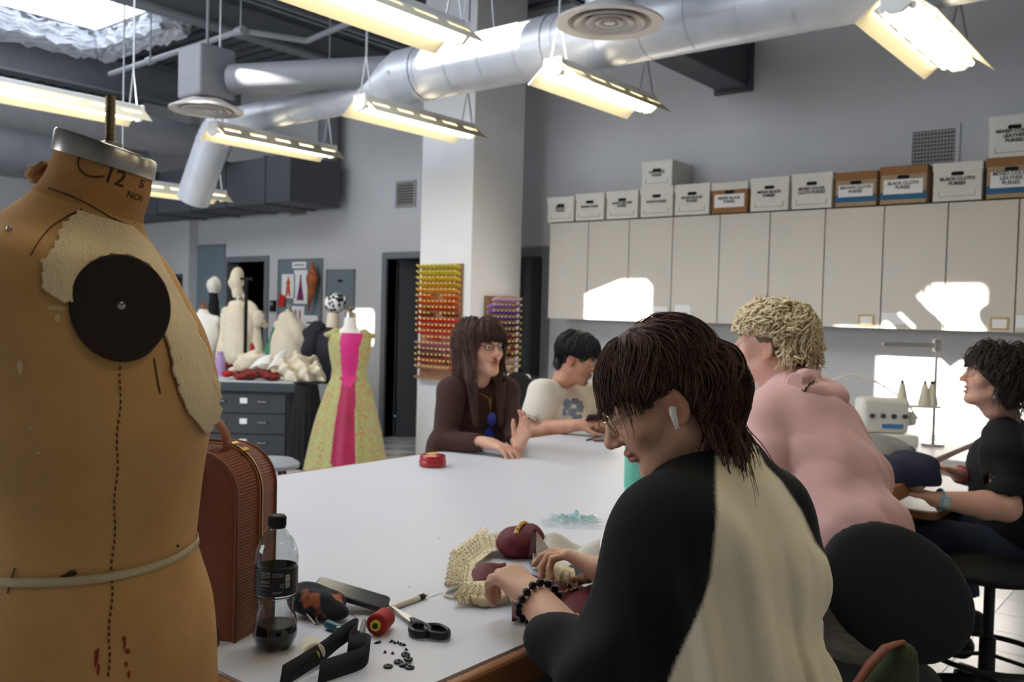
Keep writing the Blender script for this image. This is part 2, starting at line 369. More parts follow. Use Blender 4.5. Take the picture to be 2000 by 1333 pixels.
# elbow going down
a_ = np.linspace(0, math.radians(58), 7); RR = 0.36; R3 = 0.16
ep = [(DX, ye+RR*math.sin(t), DZ2-RR*(1-math.cos(t))) for t in a_]
dirv = Vector((0, math.cos(a_[-1]), -math.sin(a_[-1])))
ep.append(tuple(Vector(ep[-1])+dirv*0.62))
MB().tube([(DX, ye-0.12, DZ2)]+ep, [R2]+[R3]*8, 24).build('elbow', 'duct_metal', dm, world=True, smooth=True)
for k in (0, 3, 6): MB().tube([Vector(ep[k])-dirv*0.015, Vector(ep[k])+dirv*0.015], R3+0.004, 24, caps=False).build('joint_band', 'duct_metal', dm, world=True, smooth=True)
for y in (2.2, 4.35):
    mm = MB()
    for s_ in (-1, 1): mm.tube([(DX+s_*0.02, y, ZC-0.06), (DX+s_*DR, y, DZ+0.02)], 0.006, 6)
    mm.build('hanger', 'duct_metal', dm, world=True)
# diagonal grey branch with box and diffuser
df2 = at_d(403, 217, 7.5)
q0 = at_d(455, 155, 7.45); q1 = Vector((DX, ym+0.12, DZ+0.06))
bd = thing('branch_duct', 'grey branch duct leading to the far round diffuser', 'duct', tuple(q0))
MB().tube([q0, q0.lerp(q1, 0.5), q1], 0.122, 24).build('duct_run', 'duct_paint', bd, world=True, smooth=True)
MB().box(df2+Vector((0, 0, 0.30)), (0.34, 0.34, 0.42)).build('plenum_box', 'duct_paint', bd, world=True, bevel=0.02)
MB().tube([df2+Vector((0, 0, 0.5)), Vector((df2.x, df2.y, ZC))], 0.012, 6).build('hanger', 'duct_paint', bd, world=True)
def diffuser(name, label, c, r, neck, m='white_diff'):
    t = thing(name, label, 'air diffuser', tuple(c))
    MB().lathe([(r*0.30, 0.12), (r, 0.012), (r, 0.0), (r*0.78, 0.008), (r*0.72, 0.03), (r*0.5, 0.06)], 40).build('flange', m, t, smooth=True)
    for k, (a, b2, z) in enumerate(((0.66, 0.5, -0.004), (0.44, 0.3, 0.0), (0.25, 0.12, 0.0))):
        MB().lathe([(r*b2*0.9, z+0.06), (r*a, z+0.012), (r*a, z), (r*(a-0.05), z+0.004), (r*b2*0.8, z+0.05)], 36).build('ring', m, t, smooth=True)
    MB().lathe([(0.001, 0.0), (r*0.11, 0.003), (r*0.10, 0.03), (0.001, 0.032)], 20).build('hub', m, t, smooth=True)
    MB().lathe([(r*0.46, 0.06), (r*0.46, neck)], 32).build('neck', 'duct_metal', t, smooth=True)
    MB().lathe([(0.001, 0.1), (r*0.46, 0.1)], 24).build('damper', 'soffit_dark', t)
    return t
mat('white_diff', (188, 182, 178), 0.5)
df1 = at_d(1190, 47, 5.0)
diffuser('ceiling_diffuser', 'large round air diffuser hanging in front of the silver duct', df1, 0.30, 1.2)
diffuser('ceiling_diffuser', 'smaller looking round air diffuser above the bent duct elbow', df2, 0.30, 0.12)
# grey rectangular duct into back wall, right of centre
ra = at_x(1465, 172, XW); rb_ = at_x(1405, 183, XW); rt = at_x(1465, 105, XW)
rdz = ra.z
t = thing('rectangular_duct', 'dark grey rectangular duct running from the silver duct into the wall', 'duct', (DX+1.2, (ra.y+rb_.y)/2, rdz))
MB().bb((DX+0.27, ra.y, rdz), (XW-0.05, rb_.y, rt.z+0.1)).build('duct_run', 'soffit_dark', t, world=True, bevel=0.01)
MB().bb((XW-0.05, ra.y-0.03, rdz-0.03), (XW, rb_.y+0.03, rt.z+0.13)).build('flange', 'soffit_dark', t, world=True)
# dark soffit duct on the left
xs = 6.35; sa = at_x(565, 393, xs); sb = at_x(565, 300, xs)
t = thing('rectangular_duct', 'wide dark soffit duct high on the wall at left', 'duct', (xs+0.4, sa.y+1, sa.z))
MB().bb((xs, sa.y, sa.z), (7.09, pe.y+2.2, sb.z)).build('duct_run', 'soffit_dark', t, world=True, bevel=0.01)
for k in range(4): MB().bb((xs-0.015, sa.y+0.45+k*0.8, sa.z-0.015), (7.09, sa.y+0.48+k*0.8, sb.z+0.015)).build('seam', 'soffit_dark', t, world=True)
# vertical round drop on the wall
va = at_x(638, 398, 7.05)
t = thing('duct_drop', 'grey vertical duct drop with rounded bottom between the two small vents', 'duct', (7.05, va.y, va.z))
MB().lathe([(0.001, 0), (0.07, 0.015), (0.11, 0.06), (0.12, 0.12), (0.12, ZC-va.z)], 24).build('duct_run', 'duct_paint', t, smooth=True)
MB().cyl((-0.10, 0, 0.14), (-0.13, 0, 0.14), 0.05).build('port', 'soffit_dark', t)
# long grey ducts along the left
for (u, v, y, r, lab) in ((150, 236, 9.6, 0.2, 'long grey round duct behind the left lamp'), (40, 300, 11.5, 0.3, 'pale large duct far at the left edge')):
    p = at_y(u, v, y); t = thing('side_duct', lab, 'duct', (p.x, y, p.z))
    MB().tube([(xx, y, p.z) for xx in np.linspace(-2.5, 6.2, 12)], r, 24).build('duct_run', 'duct_paint', t, world=True, smooth=True)
    for xx in np.arange(1, 6, 1.2): MB().tube([(xx, y, p.z), (xx+0.03, y, p.z)], r+0.006, 24, caps=False).build('joint_band', 'duct_paint', t, world=True, smooth=True)
# conduit pipes
mat('pipe_grey', (150, 153, 160), 0.45, 0.2)
c0 = at_z(215, 145, 4.0); c1 = at_z(470, 60, 4.0); c2 = at_z(705, 35, 4.0)
t = thing('sprinkler_pipe', 'pale sprinkler pipe slanting below the roof deck', 'pipe', tuple(c0))
MB().tube([c0, c1, at_z(600, 80, 4.0), c2], 0.028, 10).build('pipe_run', 'pipe_grey', t, world=True, smooth=True)
for q in (c0.lerp(c1, 0.35), c1):
    MB().tube([q-Vector((0, 0.05, 0)), q+Vector((0, 0.05, 0))], 0.042, 10).build('coupling', 'pipe_grey', t, world=True, smooth=True)
    MB().tube([q, (q.x, q.y, ZC)], 0.008, 6).build('hanger', 'pipe_grey', t, world=True)
# ------------------------------------------------------------------ fluorescent fixtures
mat('enamel', (236, 226, 196), 0.45); mat('housing', (214, 216, 220), 0.4, 0.1); mat('chain', (176, 178, 182), 0.4, 0.6); mat('socket', (235, 235, 232), 0.4)
tube_m = mat('tube_light', (255, 240, 205), 0.4, emit=11.0)
def fixture(label, x0, x1, y, z, tubes=2):
    L_ = x1-x0; t = thing('fluorescent_light', label, 'light fixture', (x0, y, z), 0, 'hanging fluorescent lights')
    MB().bb((0.012, -0.063, 0.075), (L_-0.012, 0.063, 0.135)).build('housing', 'housing', t, bevel=0.006)
    hw = 0.185
    for s_ in (-1, 1):
        m = MB(); A = Vector((0, s_*0.062, 0.10)); B = Vector((0, s_*hw, 0.0)); n = (B-A).normalized(); nn = Vector((0, n.z, -n.y))*0.002
        def strip(xa, xb, ta, tb):
            q = [A.lerp(B, ta), A.lerp(B, tb)]
            vs = [Vector((xx, 0, 0))+qq+o_ for xx in (xa, xb) for qq in q for o_ in (nn, -nn)]
            m.add(vs, [(0, 1, 3, 2), (4, 6, 7, 5), (0, 4, 5, 1), (2, 3, 7, 6), (0, 2, 6, 4), (1, 5, 7, 3)])
        strip(0, L_, 0.42, 1.0); strip(0, L_, 0.0, 0.16); ns = 5; gap = 0.16; step = L_/ns
        strip(0, (step-gap)/2, 0.16, 0.42)
        for k in range(ns): strip(k*step+(step+gap)/2, min((k+1)*step+(step-gap)/2, L_), 0.16, 0.42)
        m.build('reflector', 'enamel', t)
    m = MB()
    for xx in (0.010, L_-0.010):
        m = MB(); m.prism([(-0.066, 0.138), (0.066, 0.138), (0.07, 0.05), (0.03, 0.018), (-0.03, 0.018), (-0.07, 0.05)], -0.012, 0.012, M=Matrix(((0, 0, 1), (1, 0, 0), (0, 1, 0))), o=(xx, 0, 0)); m.build('end_plate', 'socket', t, bevel=0.003)
    ys = [(-0.055, 0.055), (-0.07, 0.0, 0.07)][tubes-2]
    for yy in ys:
        tb = MB().cyl((0.035, yy, 0.048), (L_-0.035, yy, 0.048), 0.0165, n=10).build('tube', 'tube_light', t, smooth=True)
        for xx in (0.022, L_-0.036): MB().cyl((xx, yy, 0.048), (xx+0.014, yy, 0.048), 0.0175, n=10).build('tube_cap', 'socket', tb)
    for xx in (0.06, L_-0.06):
        m = MB(); top = Vector((xx, 0, 0.42)); 
        for s_ in (-1, 1): m.tube([(xx, s_*0.06, 0.13), top], 0.006, 5)
        m.build('hanger_chain', 'chain', t); MB().tube([top, (xx, 0, ZC-z)], 0.008, 5).build('drop_chain', 'chain', t)
    return t
FZ = 1.43+CAMZ
fixture('fluorescent light in front of the white column', 3.065*1.43, 3.925*1.43, 3.525*1.43, FZ)
fixture('fluorescent light below the large round diffuser', 3.09*1.43, 3.9*1.43, 2.32*1.43, FZ)
fixture('three tube fluorescent light at the top right', 3.055*1.43, 3.91*1.43, 0.91*1.43, FZ, 3)
fixture('fluorescent light right of the bent duct elbow', 3.03*1.43, 3.94*1.43, 4.79*1.43, FZ)
fixture('big fluorescent light cut by the top edge', 2.53*1.43-1.23, 2.53*1.43, 2.34*1.43, FZ)
fixture('fluorescent light behind the screw of the near dress form', 2.585*1.43-1.23, 2.585*1.43, 4.8*1.43, FZ)
fixture('low fluorescent light just right of the near dress form neck', 4.0*1.12-0.05, 5.03*1.12, 7.74*1.12, CAMZ+1.12)
fixture('fluorescent light overhead above the near edge of the table', 2.53*1.43-1.23, 2.53*1.43-.02, 1.30, FZ)
fixture('fluorescent light overhead above the near dress form', 0.4, 1.62, 1.30, FZ)
fixture('fluorescent light overhead above the table corner', 0.4, 1.62, 3.34, FZ)
fixture('fluorescent light overhead behind the near person', 0.4, 1.62, -0.7, FZ)
fixture('fluorescent light overhead above the empty drafting chair', 2.53*1.43-1.23, 2.53*1.43-.02, -0.7, FZ)
# ------------------------------------------------------------------ implicit modelling for soft shapes
class SDF:
    def __init__(s, lo, hi, h):
        s.lo = np.array(lo, float); s.h = h
        s.n = np.ceil((np.array(hi, float)-s.lo)/h).astype(int)+1
        s.F = np.full(s.n, 0.5, np.float32)
        s.ax = [s.lo[i]+h*np.arange(s.n[i]) for i in range(3)]
    def _sl(s, lo, hi):
        a = np.maximum(np.floor((np.array(lo)-s.lo)/s.h).astype(int), 0); b = np.minimum(np.ceil((np.array(hi)-s.lo)/s.h).astype(int)+1, s.n)
        if np.any(b <= a): return None
        return tuple(slice(int(a[i]), int(b[i])) for i in range(3))
    def _pts(s, sl):
        return np.meshgrid(*[s.ax[i][sl[i]].astype(np.float32) for i in range(3)], indexing='ij', sparse=True)
    def _mix(s, sl, d, k, op):
        a = s.F[sl]
        if op == 'u':
            h = np.clip(0.5+0.5*(a-d)/k, 0, 1); s.F[sl] = a*(1-h)+d*h-k*h*(1-h)
        else:
            h = np.clip(0.5-0.5*(a+d)/k, 0, 1); s.F[sl] = a*(1-h)-d*h+k*h*(1-h)
    def cap(s, a, b, ra, rb=None, k=0.012, op='u', flat=None):
        rb = ra if rb is None else rb; a = np.array(a, float); b = np.array(b, float); m = max(ra, rb)+k*1.5+2*s.h
        sl = s._sl(np.minimum(a, b)-m, np.maximum(a, b)+m)
        if sl is None: return s
        X, Y, Z = s._pts(sl); ab = b-a; L = max(ab @ ab, 1e-12)
        t = np.clip(((X-a[0])*ab[0]+(Y-a[1])*ab[1]+(Z-a[2])*ab[2])/L, 0, 1)
        dx = X-a[0]-t*ab[0]; dy = Y-a[1]-t*ab[1]; dz = Z-a[2]-t*ab[2]
        if flat is not None:                    # flat=(normal, factor): squash across normal
            n, fac = flat; n = np.array(n, float); n /= np.linalg.norm(n); q = dx*n[0]+dy*n[1]+dz*n[2]; e = (1/fac-1)
            dx = dx+q*e*n[0]; dy = dy+q*e*n[1]; dz = dz+q*e*n[2]
            d = (np.sqrt(dx*dx+dy*dy+dz*dz)-(ra+(rb-ra)*t))*(0.5+0.5*fac)
        else: d = np.sqrt(dx*dx+dy*dy+dz*dz)-(ra+(rb-ra)*t)
        s._mix(sl, d.astype(np.float32), k, op); return s
    def chain(s, pts, rs, k=0.012, op='u', flat=None):
        for i in range(len(pts)-1): s.cap(pts[i], pts[i+1], rs[i], rs[i+1], k, op, flat)
        return s
    def ell(s, c, r, M=None, k=0.012, op='u'):
        c = np.array(c, float); r = np.array(r, float); m = r.max()+k*1.5+2*s.h
        sl = s._sl(c-m, c+m)
        if sl is None: return s
        X, Y, Z = s._pts(sl); x, y, z = X-c[0], Y-c[1], Z-c[2]
        if M is not None:
            M = np.array(M, float)
            x, y, z = x*M[0, 0]+y*M[1, 0]+z*M[2, 0], x*M[0, 1]+y*M[1, 1]+z*M[2, 1], x*M[0, 2]+y*M[1, 2]+z*M[2, 2]
        k0 = np.sqrt((x/r[0])**2+(y/r[1])**2+(z/r[2])**2)+1e-6; k1 = np.sqrt((x/r[0]**2)**2+(y/r[1]**2)**2+(z/r[2]**2)**2)+1e-6
        s._mix(sl, (k0*(k0-1)/k1).astype(np.float32), k, op); return s
    def add(s, fn, lo=None, hi=None):
        sl = tuple(slice(0, n) for n in s.n) if lo is None else s._sl(lo, hi)
        X, Y, Z = s._pts(sl); s.F[sl] += fn(X, Y, Z).astype(np.float32); return s
    def clip(s, p, n, k=0.004):                # keep the side where (x-p).n < 0
        n = _nrm(n); X, Y, Z = s._pts(tuple(slice(0, q) for q in s.n))
        d = (X-p[0])*n[0]+(Y-p[1])*n[1]+(Z-p[2])*n[2]
        s.F = np.maximum(s.F, d.astype(np.float32)); return s
    def mesh(s):
        F = s.F.copy(); F[0] = F[-1] = 1; F[:, 0] = F[:, -1] = 1; F[:, :, 0] = F[:, :, -1] = 1
        S = F < 0; nx, ny, nz = F.shape
        c = np.zeros((nx-1, ny-1, nz-1), np.int8)
        for i in (0, 1):
            for j in (0, 1):
                for k in (0, 1): c += S[i:nx-1+i, j:ny-1+j, k:nz-1+k]
        act = (c > 0) & (c < 8); idx = np.full(act.shape, -1, np.int64); I = np.argwhere(act); idx[act] = np.arange(len(I))
        P = np.zeros((len(I), 3)); cnt = np.zeros(len(I))
        for ax in range(3):
            o = [a for a in range(3) if a != ax]
            for p in (0, 1):
                for q in (0, 1):
                    A = I.copy(); A[:, o[0]] += p; A[:, o[1]] += q; B = A.copy(); B[:, ax] += 1
                    fa = F[A[:, 0], A[:, 1], A[:, 2]]; fb = F[B[:, 0], B[:, 1], B[:, 2]]
                    x = (fa < 0) != (fb < 0); t = np.where(x, fa/(fa-fb+1e-12), 0)
                    pt = A.astype(float); pt[:, ax] += t; P[x] += pt[x]; cnt[x] += 1
        P = P/cnt[:, None]*s.h+s.lo
        Q = []
        for ax in range(3):
            o1, o2 = (ax+1) % 3, (ax+2) % 3
            sa = [slice(None)]*3; sb = [slice(None)]*3; sa[ax] = slice(0, -1); sb[ax] = slice(1, None)
            E = S[tuple(sa)] != S[tuple(sb)]; J = np.argwhere(E)
            J = J[(J[:, o1] > 0) & (J[:, o2] > 0) & (J[:, o1] < F.shape[o1]-1) & (J[:, o2] < F.shape[o2]-1)]
            ins = S[J[:, 0], J[:, 1], J[:, 2]]
            def cell(d1, d2):
                K = J.copy(); K[:, o1] += d1; K[:, o2] += d2; return idx[K[:, 0], K[:, 1], K[:, 2]]
            a, b_, c_, d = cell(-1, -1), cell(0, -1), cell(0, 0), cell(-1, 0)
            q = np.stack([a, b_, c_, d], 1); q[~ins] = q[~ins][:, ::-1]; Q.append(q)
        return P, np.concatenate(Q)
def relax(P, Q, it=1, f=0.5):
    for _ in range(it):
        A = np.zeros_like(P); C = np.zeros(len(P))
        for i in range(4):
            for j in (1, 3):
                np.add.at(A, Q[:, i], P[Q[:, (i+j) % 4]]); np.add.at(C, Q[:, i], 1)
        P = P*(1-f)+f*A/np.maximum(C, 1)[:, None]
    return P
def mesh_np(name, P, Q, mats, parent=None, world=True, col=None, mi=None, smooth=True):
    me = bpy.data.meshes.new(name); nq = len(Q); k = Q.shape[1]
    me.vertices.add(len(P)); me.vertices.foreach_set('co', np.asarray(P, np.float32).ravel())
    me.loops.add(nq*k); me.loops.foreach_set('vertex_index', Q.ravel().astype(np.int32))
    me.polygons.add(nq); me.polygons.foreach_set('loop_start', np.arange(0, nq*k, k, dtype=np.int32))
    for x in (mats if isinstance(mats, (list, tuple)) else [mats]): me.materials.append(MATS[x] if isinstance(x, str) else x)
    if mi is not None: me.polygons.foreach_set('material_index', np.asarray(mi, np.int32))
    me.update(calc_edges=True); me.validate()
    if smooth: me.polygons.foreach_set('use_smooth', np.ones(nq, bool))
    if col is not None:
        at = me.attributes.new('Col', 'FLOAT_COLOR', 'POINT'); c4 = np.ones((len(P), 4), np.float32); c4[:, :3] = col; at.data.foreach_set('color', c4.ravel())
    return obj_of(name, me, parent, world)
def join_np(parts):
    Ps, Qs, o = [], [], 0
    for P, Q in parts: Ps.append(P); Qs.append(Q+o); o += len(P)
    return np.concatenate(Ps), np.concatenate(Qs)
def sdf_obj(s, name, mats, parent=None, rel=1, **kw):
    P, Q = s.mesh(); P = relax(P, Q, rel) if rel else P
    return mesh_np(name, P, Q, mats, parent, **kw)
def wav(X, Y, Z, seed, freq):
    r = np.random.default_rng(seed); o = 0
    for _ in range(5):
        d = r.normal(size=3)*freq; o = o+np.sin(X*d[0]+Y*d[1]+Z*d[2]+r.uniform(0, 6.28))
    return o/5*1.4
def folds(d, freq, amp, seed, warp=1.6, wf=9.0):
    d = _nrm(d)*freq
    return lambda X, Y, Z: amp*np.sin(X*d[0]+Y*d[1]+Z*d[2]+warp*wav(X, Y, Z, seed, wf))*(0.6+0.6*wav(X, Y, Z, seed+5, wf*0.6))
# ------------------------------------------------------------------ wall cabinets and storage boxes
mat('cabinet', (206, 200, 190), 0.42, var=0.02, vscale=3); mat('cabinet_gap', (66, 62, 58), 0.8)
mat('card_white', (222, 220, 212), 0.8, var=0.03, vscale=12); mat('card_brown', (150, 108, 70), 0.85, var=0.06, vscale=14); mat('card_tan', (168, 146, 116), 0.85, var=0.05, vscale=14)
mat('paper', (236, 236, 236), 0.75); mat('ink', (36, 36, 38), 0.8); mat('box_blue', (40, 98, 138), 0.7); mat('hole_dark', (22, 20, 19), 0.9); mat('label_red', (205, 90, 70), 0.8)
CX = 6.9; CZ0 = 1.465; CZ1 = 2.382
ys = [0.7475*CX, 0.6828*CX, 0.6189*CX, 0.5555*CX, 0.4916*CX, 0.4284*CX, 0.364*CX, 0.3006*CX, 0.2372*CX, 0.1726*CX, 0.109*CX, 0.045*CX]
cabs = []
plates = {3: ('near the left end, marked by a small white card', 1), 4: ('second one with a white card low on its door', 1)}
ordn = ['leftmost grey wall cabinet with the sunlit lower door', 'second grey wall cabinet from the left', 'third grey wall cabinet from the left with a white card', 'fourth grey wall cabinet from the left with a white card', 'fifth grey wall cabinet from the left above the near head', 'grey wall cabinet above the bleached curly head', 'grey wall cabinet with a gold framed card right of the curly head', 'grey wall cabinet with a diagonal patch of sun', 'grey wall cabinet with gold framed card at the right', 'grey wall cabinet cut by the right edge of the picture', 'grey wall cabinet beyond the right edge']
mat('gold_frame', (186, 150, 90), 0.5, 0.3)
for i in range(len(ys)-1):
    ya, yb = ys[i+1], ys[i]
    t = thing('wall_cabinet', ordn[i], 'cabinet', (CX, (ya+yb)/2, CZ0), 0, 'row of wall cabinets')
    w = yb-ya
    MB().bb((0.02, -w/2, 0), (XW-CX, w/2, CZ1-CZ0)).build('body', 'cabinet_gap', t)
    MB().bb((0.0, -w/2+0.004, 0.0), (0.022, w/2-0.004, CZ1-CZ0-0.012)).build('door', 'cabinet', t, bevel=0.002)
    if i in (2, 3):
        yy = -w/2+0.1 if i == 2 else w/2-0.12
        p = MB().bb((-0.003, yy-0.075, 0.03), (0.0, yy+0.075, 0.13 if i == 2 else 0.15)).build('card', 'paper', t)
        MB().bb((-0.004, yy-0.05, 0.075), (-0.003, yy+0.05, 0.085)).build('print', 'frame_grey', p)
    if i in (6, 8):
        yy = -w/2+0.1 if i == 6 else -w/2+0.09
        p = MB().bb((-0.006, yy-0.058, 0.012), (0.0, yy+0.058, 0.1)).build('card_frame', 'gold_frame', t)
        MB().bb((-0.008, yy-0.045, 0.024), (-0.004, yy+0.045, 0.086)).build('card', 'paper', p)
    if i in (7, 9):
        p = MB().bb((-0.003, w/2-0.17, 0.03), (0.0, w/2-0.01, 0.115)).build('card', 'paper', t)
def bbox(label, u0, u1, hgt, style, lines, z=CZ1, x=None, tsize=0.034, dep=0.38, lid=None):
    x = CX-0.01 if x is None else x
    ya = at_x(u1, 390, x).y+0.004; yb = at_x(u0, 390, x).y-0.004; w = yb-ya
    body = {'w': 'card_white', 'b': 'card_brown', 't': 'card_tan'}[style]; lid = lid or {'w': 'card_white', 'b': 'card_white', 't': 'card_brown'}[style]
    t = thing('storage_box', label, 'box', (x, (ya+yb)/2, z), 0, 'cardboard storage boxes on the wall cabinets')
    MB().bb((0.006, -w/2+0.006, 0), (dep-0.006, w/2-0.006, hgt-0.01)).build('body', body, t, bevel=0.003)
    MB().bb((0.0, -w/2, hgt-0.062), (dep, w/2, hgt)).build('lid', lid, t, bevel=0.004)
    hz = hgt-0.082; pts = []
    for a in np.linspace(0, 2*math.pi, 16, endpoint=False):
        c = math.cos(a); sgn = 1 if c > 0 else -1
        pts.append((sgn*0.028+0.014*c, 0.014*math.sin(a)))
    MB().prism(pts, 0, 0.004, M=Matrix(((0, 0, 1), (1, 0, 0), (0, 1, 0))), o=(0.003, 0, hz)).build('handle_hole', 'hole_dark', t)
    my = 0.0; cz = hgt*0.42
    if style != 'w':
        lb = MB().bb((0.002, -w/2+0.03, 0.045 if style == 'b' else 0.07), (0.0045, w/2-0.03, hgt-0.098)).build('label_sheet', 'paper', t)
        if style == 't': MB().bb((0.003, -w/2+0.006, 0.03), (0.0055, w/2-0.006, 0.085)).build('blue_band', 'box_blue', t); cz = hgt*0.48
    else:
        MB().bb((0.0035, -w/2+0.045, 0.03), (0.0055, w/2-0.045, 0.033)).bb((0.0035, -w/2+0.045, 0.03), (0.0055, -w/2+0.048, 0.07)).bb((0.0035, w/2-0.048, 0.03), (0.0055, w/2-0.045, 0.07)).build('printed_border', 'frame_grey', t)
        cz = hgt*0.50
    M4 = Matrix(((0, 0, 1, -0.0005), (-1, 0, 0, 0), (0, 1, 0, cz), (0, 0, 0, 1)))
    text_obj('\n'.join(lines), tsize, 'ink', M4, t, bold=0.0008)
    return t
HB = 0.262
bbox('small white storage box at the left end of the row', 1068, 1122, 0.235, 'w', ['BEADED', 'PURSES'], tsize=0.03)
bbox('white storage box second from the left end', 1123, 1181, 0.25, 'w', ['BEADED PURSES'], tsize=0.026)
bbox('white storage box reading WHITE LEATHER PURSES', 1183, 1247, 0.25, 'w', ['WHITE LEATHER', 'PURSES'], tsize=0.028)
bbox('white storage box reading WHITE PURSES under another box', 1249, 1315, HB, 'w', ['WHITE PURSES'], tsize=0.03)
bbox('white storage box on top of the WHITE PURSES box', 1250, 1312, 0.225, 'w', ['NAVY BLUE', 'PURSES'], z=CZ1+HB, tsize=0.03)
bbox('white storage box left of the brown front box', 1316, 1387, HB, 'w', ['MIXED BLACK', 'PURSES'], tsize=0.031)
bbox('brown fronted storage box with a white lid', 1388, 1461, 0.252, 'b', ['MIXED BLACK', 'PURSES'], tsize=0.031)
bbox('white storage box right of the brown front box', 1463, 1541, 0.268, 'w', ['MIXED BLACK', 'PURSES'], tsize=0.031)
bbox('white storage box reading MIXED COLOR CLOTH PURSES', 1543, 1626, 0.275, 'w', ['MIXED COLOR', 'CLOTH PURSES'], tsize=0.031)
bbox('tan storage box reading BROWN CLOTH PURSES', 1628, 1713, 0.258, 't', ['BROWN CLOTH', 'PURSES'], tsize=0.031)
bbox('tan storage box with brown lid reading BLACK CLOTH PURSES', 1715, 1811, 0.275, 't', ['BLACK CLOTH', 'PURSES'], tsize=0.032)
bbox('white storage box with brown text reading BLACK CLOTH PURSES', 1818, 1919, 0.272, 'w', ['BLACK CLOTH', 'PURSES'], tsize=0.034)
bbox('tan storage box at the right edge reading MIXED COLOR LEATHER PURSES', 1922, 2026, 0.278, 't', ['MIXED COLOR', 'LEATHER', 'PURSES'], tsize=0.034)
bbox('white storage box stacked highest at the right edge', 1923, 2030, 0.285, 'w', ['MIXED COLOR', 'LEATHER', 'PURSES'], z=CZ1+0.278, tsize=0.034)
# ------------------------------------------------------------------ wall vents
def vent(label, u0, v0, u1, v1, nx, nz):
    a = at_x(u0, v0, XW); c = at_x(u1, v1, XW); w = a.y-c.y; h = a.z-c.z
    t = thing('wall_vent', label, 'vent', (XW, (a.y+c.y)/2, c.z), 0, 'wall vents')
    MB().bb((-0.004, -w/2, 0), (0, w/2, h)).build('backing', 'grille_dark', t)
    f_ = 0.03; MB().bb((-0.016, -w/2-f_, -f_), (0, -w/2, h+f_)).bb((-0.016, w/2, -f_), (0, w/2+f_, h+f_)).bb((-0.016, -w/2, h), (0, w/2, h+f_)).bb((-0.016, -w/2, -f_), (0, w/2, 0)).build('frame', 'wall_paint' if nx > 3 else 'grille', t)
    for k in range(nz): MB().bb((-0.014, -w/2, (k+0.5)*h/nz-0.006), (-0.004, w/2, (k+0.5)*h/nz+0.006)).build('slat', 'grille', t)
    for k in range(nx): MB().bb((-0.013, -w/2+(k+0.5)*w/nx-0.004, 0), (-0.005, -w/2+(k+0.5)*w/nx+0.004, h)).build('bar', 'grille', t)
vent('small grey wall vent left of the white column', 778, 360, 809, 399, 0, 8)
vent('small grey wall vent near the vertical duct drop', 571, 381, 596, 416, 0, 8)
vent('dark square grid vent above the storage boxes', 1784, 259, 1865, 318, 13, 9)
# ------------------------------------------------------------------ noticeboards on the back wall
def board(label, u0, v0, u1, v1, m='board_blue', x=XW, edge='frame_grey'):
    a = at_x(u0, v0, x); c = at_x(u1, v1, x); w = a.y-c.y; h = a.z-c.z
    t = thing('notice_board', label, 'notice board', (x, (a.y+c.y)/2, c.z))
    MB().bb((-0.015, -w/2, 0), (0, w/2, h)).build('panel', m, t)
    e = 0.02; MB().bb((-0.022, -w/2-e, -e), (0, -w/2, h+e)).bb((-0.022, w/2, -e), (0, w/2+e, h+e)).bb((-0.022, -w/2, h), (0, w/2, h+e)).bb((-0.022, -w/2, -e), (0, w/2, 0)).build('frame', edge, t)
    return t, w, h
board('tall blue grey panel on the wall at the left', 371, 483, 437, 640)
nb, nw, nh = board('blue grey noticeboard pinned with costume sketches', 547, 510, 627, 645)
pt, pw, ph = board('plain grey metal panel between noticeboard and door', 641, 530, 691, 602)
MB().bb((-0.03, -0.05, ph*0.7), (-0.015, 0.03, ph*0.76)).build('latch', 'hole_dark', pt)
mat('pin_orange', (196, 84, 36), 0.8); mat('pin_purple', (120, 40, 90), 0.8); mat('pin_red', (190, 40, 34), 0.8); mat('pin_brown', (110, 66, 40), 0.8); mat('skin_paint', (214, 160, 120), 0.8)
def sheet(label, u0, v0, u1, v1, fig=None, name='costume_sketch', cat='paper'):
    x = XW-0.024; a = at_x(u0, v0, x); c = at_x(u1, v1, x); w = a.y-c.y; h = a.z-c.z
    t = thing(name, label, cat, (x, (a.y+c.y)/2, c.z), 0, 'papers pinned on the noticeboard')
    p = MB().bb((-0.003, -w/2, 0), (0, w/2, h)).build('sheet', 'paper', t)
    M = Matrix(((0, 0, -1), (-1, 0, 0), (0, 1, 0)))
    if fig:
        for (poly, m_) in fig:
            MB().prism([(q[0]*w/2, q[1]*h) for q in poly], 0.003, 0.0045, M=M).build('drawing', m_, t)
    return t
def oval(cx, cy, rx, ry, n=12): return [(cx+rx*math.cos(a), cy+ry*math.sin(a)) for a in np.linspace(0, 2*math.pi, n, endpoint=False)]
sheet('white title card at the top of the noticeboard', 571, 512, 598, 524, [([(-.7, .4), (.7, .4), (.7, .6), (-.7, .6)], 'frame_grey')], 'title_card')
sheet('pinned sketch of an orange costume figure', 551, 536, 576, 583, [(oval(0, .86, .14, .06), 'skin_paint'), ([(-.12, .8), (.12, .8), (.34, .62), (.2, .56), (.3, .36), (.4, .1), (.12, .06), (0, .3), (-.12, .06), (-.4, .1), (-.3, .36), (-.2, .56), (-.34, .62)], 'pin_orange')])
sheet('pinned sketch of a purple gown', 575, 528, 600, 594, [(oval(0, .82, .13, .05), 'pin_brown'), ([(-.12, .77), (.12, .77), (.18, .55), (.55, .1), (-.55, .1), (-.18, .55)], 'pin_purple')])
sheet('small pinned sketch of two figures at the board bottom', 570, 598, 594, 632, [(oval(-.35, .5, .16, .32), 'pin_purple'), (oval(.35, .5, .14, .3), 'pin_red')])
sheet('pinned white note at the lower right of the board', 594, 616, 620, 640, [([(-.6, .3), (.5, .3), (.5, .45), (-.6, .45)], 'ink')], 'pinned_note')
